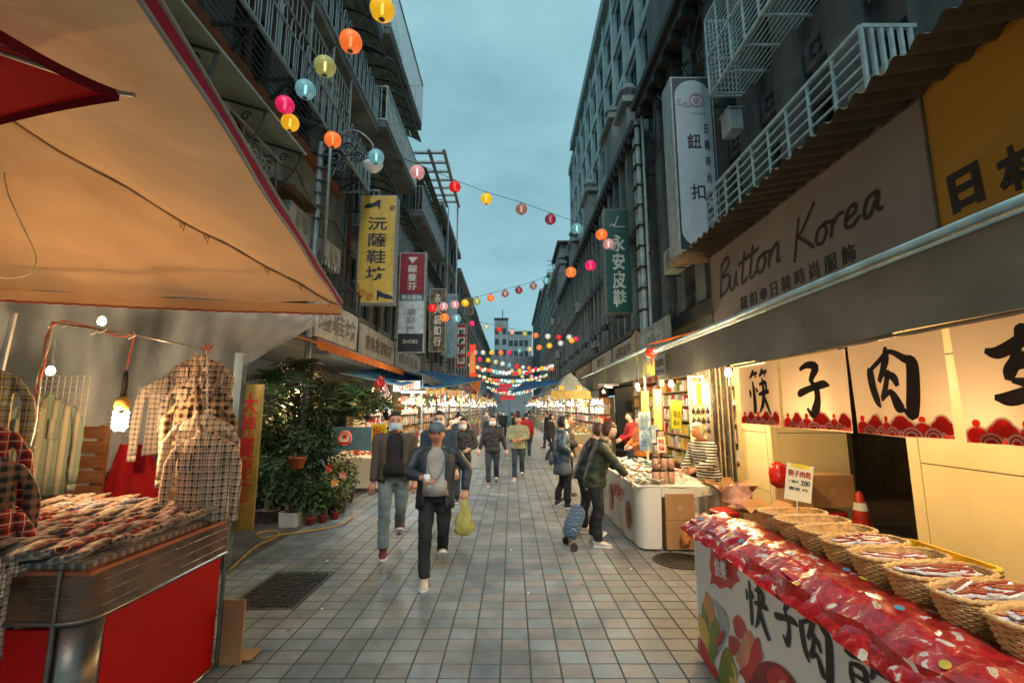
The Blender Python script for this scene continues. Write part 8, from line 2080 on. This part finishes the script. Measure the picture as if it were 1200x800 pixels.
    for s in (1, -1):
        fw = (wr[s] - eb[s]).normalized()
        sp_ = [V(s * .075, .0, .795), sh[s] + Vector((s * .006 * H, 0, -.004 * H)), (sh[s] + eb[s]) / 2, eb[s], (eb[s] + wr[s]) / 2, wr[s] - fw * .008 * H]
        limb(up_, sp_, [.040 * H, .045 * H, .041 * H, .037 * H, .034 * H, .029 * H], 10)
    if lod < 2 and not open_front: mu = ruffle(remesh('jacket', up_, vox * 1.5, top, (0, 0, 0), 2), .014); mu.materials.clear(); mu.materials.append(top); link('jacket', mu, t)
    else: obj('jacket', up_, top, t, smooth=True)
    obj('jacket_collar', MB().tube([V(.044 * math.cos(a), .044 * math.sin(a) - .0, .838 - .012 * (math.sin(a) < 0)) for a in [R(-50 + 28 * j) for j in range(11)]], .012 * H, 6), top, t, smooth=True)
    t['_h'] = 0; del t['_h']
    t.location = loc; t.rotation_euler = (0, 0, rot)
    return t, dict(V=V, wr=wr, eb=eb, Rh=Rh, H=H)
def local(t, v): return Matrix.Translation(t.location) @ Matrix.Rotation(t.rotation_euler.z, 4, 'Z') @ v
def fab(name, c, **k): return mat(name, c, k.pop('rough', .85), var=.2, scale=k.pop('scale', 7), bump=.5, bscale=k.pop('bscale', 22), **k)
NAVYJ = fab('jacket_navy', (.022, .030, .042), rough=.55); BLKT = fab('trousers_black', (.012, .013, .016)); GREYS = fab('polo_grey', (.38, .36, .32)); OLIVE = fab('jacket_olive_brown', (.085, .062, .045)); BLKS = fab('shirt_black', (.012, .012, .013))
JEAN = fab('jeans_faded', (.17, .22, .23), base2=(.09, .125, .14)); JEAND = fab('jeans_dark', (.03, .042, .06)); BLKJ = fab('jacket_black', (.016, .018, .02), rough=.6); PUFF = fab('puffer_blue', (.05, .09, .13), rough=.5, bscale=9); GRNC = fab('coat_dark_green', (.035, .045, .022), rough=.6)
OLSW = fab('sweater_olive', (.28, .28, .16)); SKG = fab('skirt_grey', (.10, .12, .14)); CREAMS = mat('shoe_cream', (.60, .52, .42), .5); SHB = mat('shoe_black', (.02, .02, .022), .5); SHR = mat('shoe_maroon', (.16, .03, .03), .5); BROWNH = mat('hair_reddish', (.10, .035, .018), .4, var=.3, scale=30, bump=.5, bscale=150); BLOND = mat('hair_white', (.70, .58, .40), .5, var=.2, scale=30, bump=.5, bscale=150)
CAPM = fab('cap_grey', (.12, .15, .16)); STRP = plaid('striped_top', (.62, .60, .54), (.02, .02, .025), (.62, .60, .54), 26, 'ZZ', .5)
m_, J = person('man in grey cap and open dark jacket walking with a cup and yellow bag', (-.83, 5.12, 0), R(8), 1.60, NAVYJ, BLKT, CREAMS, hat=CAPM, open_front=GREYS, stride=.17, build=1.2, arms=((.20, -.01, .545), (-.085, -.17, .655)), elbow=(.6, -.5), hem=.44)
H_ = 1.60
cp = J['wr'][-1] + (J['wr'][-1] - J['eb'][-1]).normalized() * .085 + Vector((.0, -.02, .02))
o = obj('paper_cup', MB().lathe([(0, -.04), (.026, -.04), (.034, .04), (.031, .04), (.024, -.03), (0, -.03)], (0, 0, 0), 14), WHITE_P, smooth=True); o.location = local(m_, cp); tag(o, 'small white paper cup in the hand of the man in the cap', 'cup')
bgm = MB(); rg = random.Random(2)
bgm.loft([[(w * math.cos(q) * (1 + .2 * math.sin(q * 5 + z * 40)), w * .7 * math.sin(q) * (1 + .15 * math.sin(q * 4)), z) for q in [2 * math.pi * j / 20 for j in range(20)]] for w, z in ((.02, 0), (.035, -.05), (.055, -.12), (.085, -.20), (.10, -.28), (.09, -.34), (.05, -.37), (.01, -.375))])
for s in (-1, 1): bgm.tube([(s * .02, 0, -.02), (s * .012, 0, .03), (0, 0, .05)], .006, 4)
YBAG = cloth('yellow_bag_plastic', (.74, .72, .26), .55, var=.35, scale=9, bump=.8, bscale=14, rough=.3)
o = obj('yellow_bag', bgm, YBAG, smooth=True); hd_ = J['wr'][1] + (J['wr'][1] - J['eb'][1]).normalized() * .09; o.location = local(m_, hd_); tag(o, 'translucent yellow plastic bag hanging from the hand of the man in the cap', 'bag')
V_ = J['V']; ln_ = [V_(.05, .02, .835), V_(.052, -.055, .79), V_(.045, -.092, .70), V_(.0, -.118, .635), V_(-.045, -.092, .70), V_(-.052, -.055, .79), V_(-.05, .02, .835)]
obj('neck_lanyard', MB().tube([local(m_, p) if False else p for p in crom(ln_, 4)], .004, 5), mat('lanyard_blue', (.10, .16, .18), .5), m_) if False else link('neck_lanyard', mesh_of('neck_lanyard', MB().tube(crom(ln_, 4), .0045, 5), mat('lanyard_blue', (.08, .13, .15), .5)), m_)
for s in (-1, 1): link('shirt_collar', mesh_of('shirt_collar', MB().add([V_(s * .004, -.062, .80), V_(s * .03, -.045, .835), V_(s * .055, -.04, .815), V_(s * .035, -.07, .785)], [(0, 1, 2, 3)]), GREYS), m_)
link('jacket_zip', mesh_of('jacket_zip', MB().tube([V_(.075, -.088, .46), V_(.076, -.080, .6), V_(.06, -.07, .78)], .003, 4), CHR), m_)
m_, J = person('masked young man in brown jacket and faded jeans with hands in his pockets', (-1.52, 6.05, 0), R(14), 1.72, OLIVE, JEAN, SHR, mask=MASKM, open_front=BLKS, stride=.16, build=1.15, arms=((.145, -.055, .49), (-.145, -.055, .49)), elbow=(.6, -.6), hem=.49)
m_, J = person('masked man in dark blue jacket and glasses behind the capped man', (-1.12, 7.1, 0), R(5), 1.72, fab('jacket_blue_grey', (.03, .05, .08)), JEAND, SHB, mask=MASKW, skin=SKIN2, lod=1, stride=.1)
for s in (-1, 1): link('glasses_lens', mesh_of('glasses_lens', MB().tube([J['Rh'] @ Vector((s * .033 + .024 * math.cos(a), -.108, .006 + .017 * math.sin(a))) for a in [2 * math.pi * j / 12 for j in range(12)]], .003, 4, closed=True), INK), m_)
person('masked woman with long dark hair walking behind the capped man', (-.98, 9.2, 0), R(4), 1.58, BLKJ, JEAND, SHB, hair='long', mask=MASKW, skin=SKIN2, lod=1, stride=.1, arms=((.09, -.10, .62), (0, 0)))
person('masked person with wavy hair in a black coat, mid-street', (-.46, 11.0, 0), 0, 1.60, BLKJ, JEAND, mat('shoe_tan', (.3, .2, .14), .6), hair='bob', mask=MASKW, skin=SKIN2, lod=1, stride=.08, arms=((.2, -.03, .5), (-.19, -.04, .5)), hem=.46)
person('woman in an olive striped sweater holding food, mid-street', (.16, 11.8, 0), R(-4), 1.60, OLSW, JEAND, CREAMS, hair='short', lod=1, stride=.09, arms=((.07, -.14, .63), (-.08, -.13, .62)), head_pitch=.3)
person('woman in blue puffer jacket and grey skirt at the right stalls', (.92, 8.55, 0), R(98), 1.62, PUFF, BLKT, SHB, hair='bob', mask=MASKW, skin=SKIN2, lod=1, skirt_=SKG, stride=.05, build=1.1, arms=((.07, -.12, .78), (-.12, -.06, .60)))
person('person in dark clothes behind the woman in the puffer jacket', (1.15, 9.6, 0), R(80), 1.64, fab('jacket_dark_brown', (.04, .028, .02)), BLKT, SHB, hair='short', hairm=BROWNH, lod=1, arms=((.1, -.12, .62), (-.08, -.13, .62)))
m_, J = person('stooping woman with reddish hair in a dark green coat pulling a cart', (1.10, 6.28, 0), R(72), 1.62, GRNC, BLKT, CREAMS, hair='bob', hairm=BROWNH, skin=SKIN2, lod=0, lean=.30, stride=.03, build=1.1, arms=((.14, .04, .47), (-.10, -.27, .56)), elbow=(0, 0), hem=.45, head_pitch=.2)
person('woman in black bending over the snack table beside the green coat', (1.05, 6.95, 0), R(84), 1.60, BLKJ, BLKT, CREAMS, hair='bob', hairm=BROWNH, skin=SKIN2, lod=1, lean=.38, arms=((.1, -.30, .56), (-.1, -.29, .56)), hem=.46)
m_, J = person('white-haired vendor in a black and white striped top behind the table', (2.75, 6.55, 0), R(-72), 1.58, STRP, BLKT, SHB, hair='bob', hairm=BLOND, lod=0, lean=.22, arms=((.09, -.22, .60), (-.10, -.20, .58)), hem=.5)
link('red_scarf', mesh_of('red_scarf', MB().tube([J['V'](.045 * math.cos(a), .045 * math.sin(a), .84) for a in [2 * math.pi * j / 12 for j in range(12)]], .02, 6, closed=True), RED_P, True) if False else mesh_of('red_scarf', MB().tube([J['V'](.045 * math.cos(a), .045 * math.sin(a), .84) for a in [2 * math.pi * j / 12 for j in range(12)]], .02, 6, closed=True), fab('scarf_red', (.3, .03, .02)), smooth=True), m_)
RC = [fab('coat_' + n, c) for n, c in (('red', (.42, .02, .03)), ('grey', (.14, .15, .16)), ('cream', (.5, .45, .36)), ('teal', (.05, .14, .15)), ('orange_vest', (.5, .16, .04)), ('dark', (.02, .022, .025)))]
crowd = [(-2.95, 10.9, 170, 5, 'short', 'dark-haired vendor bending over the cream left table'), (2.75, 9.9, -80, 4, 'bob', 'vendor in orange under the second right awning'), (2.95, 11.5, -90, 0, 'short', 'vendor in red farther under the second right awning'),
         (-1.5, 13.5, 3, 5, 'long', 'woman in dark coat beyond the left blue tarpaulin'), (-1.9, 16, 170, 2, 'bob', 'person in cream coat facing the left stalls'), (-.8, 17, 8, 5, 'short', 'dark-coated walker beyond the masked woman'), (.55, 17.5, 175, 0, 'short', 'person in a bright red coat on the right half of the street'),
         (.25, 19, 180, 5, 'short', 'dark figure walking away left of the red coat'), (1.3, 15.5, 80, 5, 'bob', 'dark figure at the counter past the grey awning'), (-1.2, 22, 0, 1, 'short', 'grey-coated walker at the left in the distance'), (.0, 25, 180, 3, 'bob', 'teal-coated walker far down the middle'),
         (-.5, 28, 0, 5, 'short', 'dark walker far down the street, left of middle'), (.9, 24, 180, 1, 'long', 'grey-coated woman far down the right half'), (-1.6, 27, 90, 2, 'short', 'cream-coated figure at the far left stalls'), (1.6, 21, -90, 5, 'short', 'dark vendor figure at the far right stalls'),
         (-.9, 36, 0, 5, 'bob', 'tiny dark walker in the far distance, left'), (.4, 38, 180, 0, 'short', 'tiny red-coated walker in the far distance'), (1.1, 34, 0, 3, 'short', 'tiny teal walker in the far distance, right')]
for i, (x, y, r_, c_, hr_, lb) in enumerate(crowd):
    person(lb, (x, y, 0), R(r_), 1.56 + (i * 7 % 5) * .03, RC[c_], BLKT if i % 2 else JEAND, SHB, hair=hr_, skin=SKIN2, lod=1 if i < 3 else 2, lean=.45 if i == 0 else 0, stride=.1 if i > 2 else 0, mask=MASKW if i in (3, 5, 9, 11) else None, group='people farther down the street' if i > 2 else None,
           arms=((.08, -.16, .6), (-.08, -.16, .6)) if i < 3 else ((0, 0), (0, 0)))
# shopping cart bag pulled by the woman in green
t = thing('shopping_trolley', 'blue and white checked two-wheeled shopping trolley tilted behind the stooping woman', 'trolley', (.75, 6.1, 0))
w0 = Vector((.74, 6.12, .07)); hd_ = local(bpy.data.objects['person.008'] if False else [o for o in bpy.data.objects if o.get('label', '').startswith('stooping woman')][0], Vector((.14, .04, .45)) * 1.62)
ax_ = (hd_ - w0).normalized(); sdv = Vector((-.25, .97, 0)).normalized(); nv = ax_.cross(sdv).normalized()
TBAG = plaid('trolley_check', (.02, .03, .05), (.05, .12, .2), (.4, .45, .5), 26, 'YZ', .45)
obj('trolley_bag', MB().loft([[w0 + ax_ * a + sdv * (w * math.cos(q)) + nv * (d * math.sin(q) + .05) for q in [2 * math.pi * j / 14 for j in range(14)]] for a, w, d in ((.03, .05, .05), (.06, .13, .09), (.2, .15, .11), (.4, .14, .10), (.46, .12, .07), (.49, .04, .03))]), TBAG, t, smooth=True)
obj('handle', MB().tube([w0, hd_], .009, 6), RAIL_D, t)
for s in (-1, 1): obj('wheel', MB().loft([[w0 + sdv * (s * .15 + o_) + ax_ * r_ * math.cos(a) + nv * r_ * math.sin(a) - Vector((0, 0, .02)) for a in [2 * math.pi * j / 14 for j in range(14)]] for o_, r_ in ((-.012, .03), (-.012, .048), (.012, .048), (.012, .03))]), INK, t)
o = obj('shoulder_bag', MB().ball((0, 0, 0), (.05, .13, .11), 12, 9), SKG, smooth=True); o.location = (.72, 8.6, .83); tag(o, 'dark grey shoulder bag of the woman in the puffer jacket', 'bag')
o = obj('food_box', MB().cbox((0, 0, 0), (.15, .10, .05)), YBAG, origin=(0, 0, 0)); o.location = (.16, 11.56, 1.0); tag(o, 'small yellow food box held by the woman in the olive sweater', 'box')
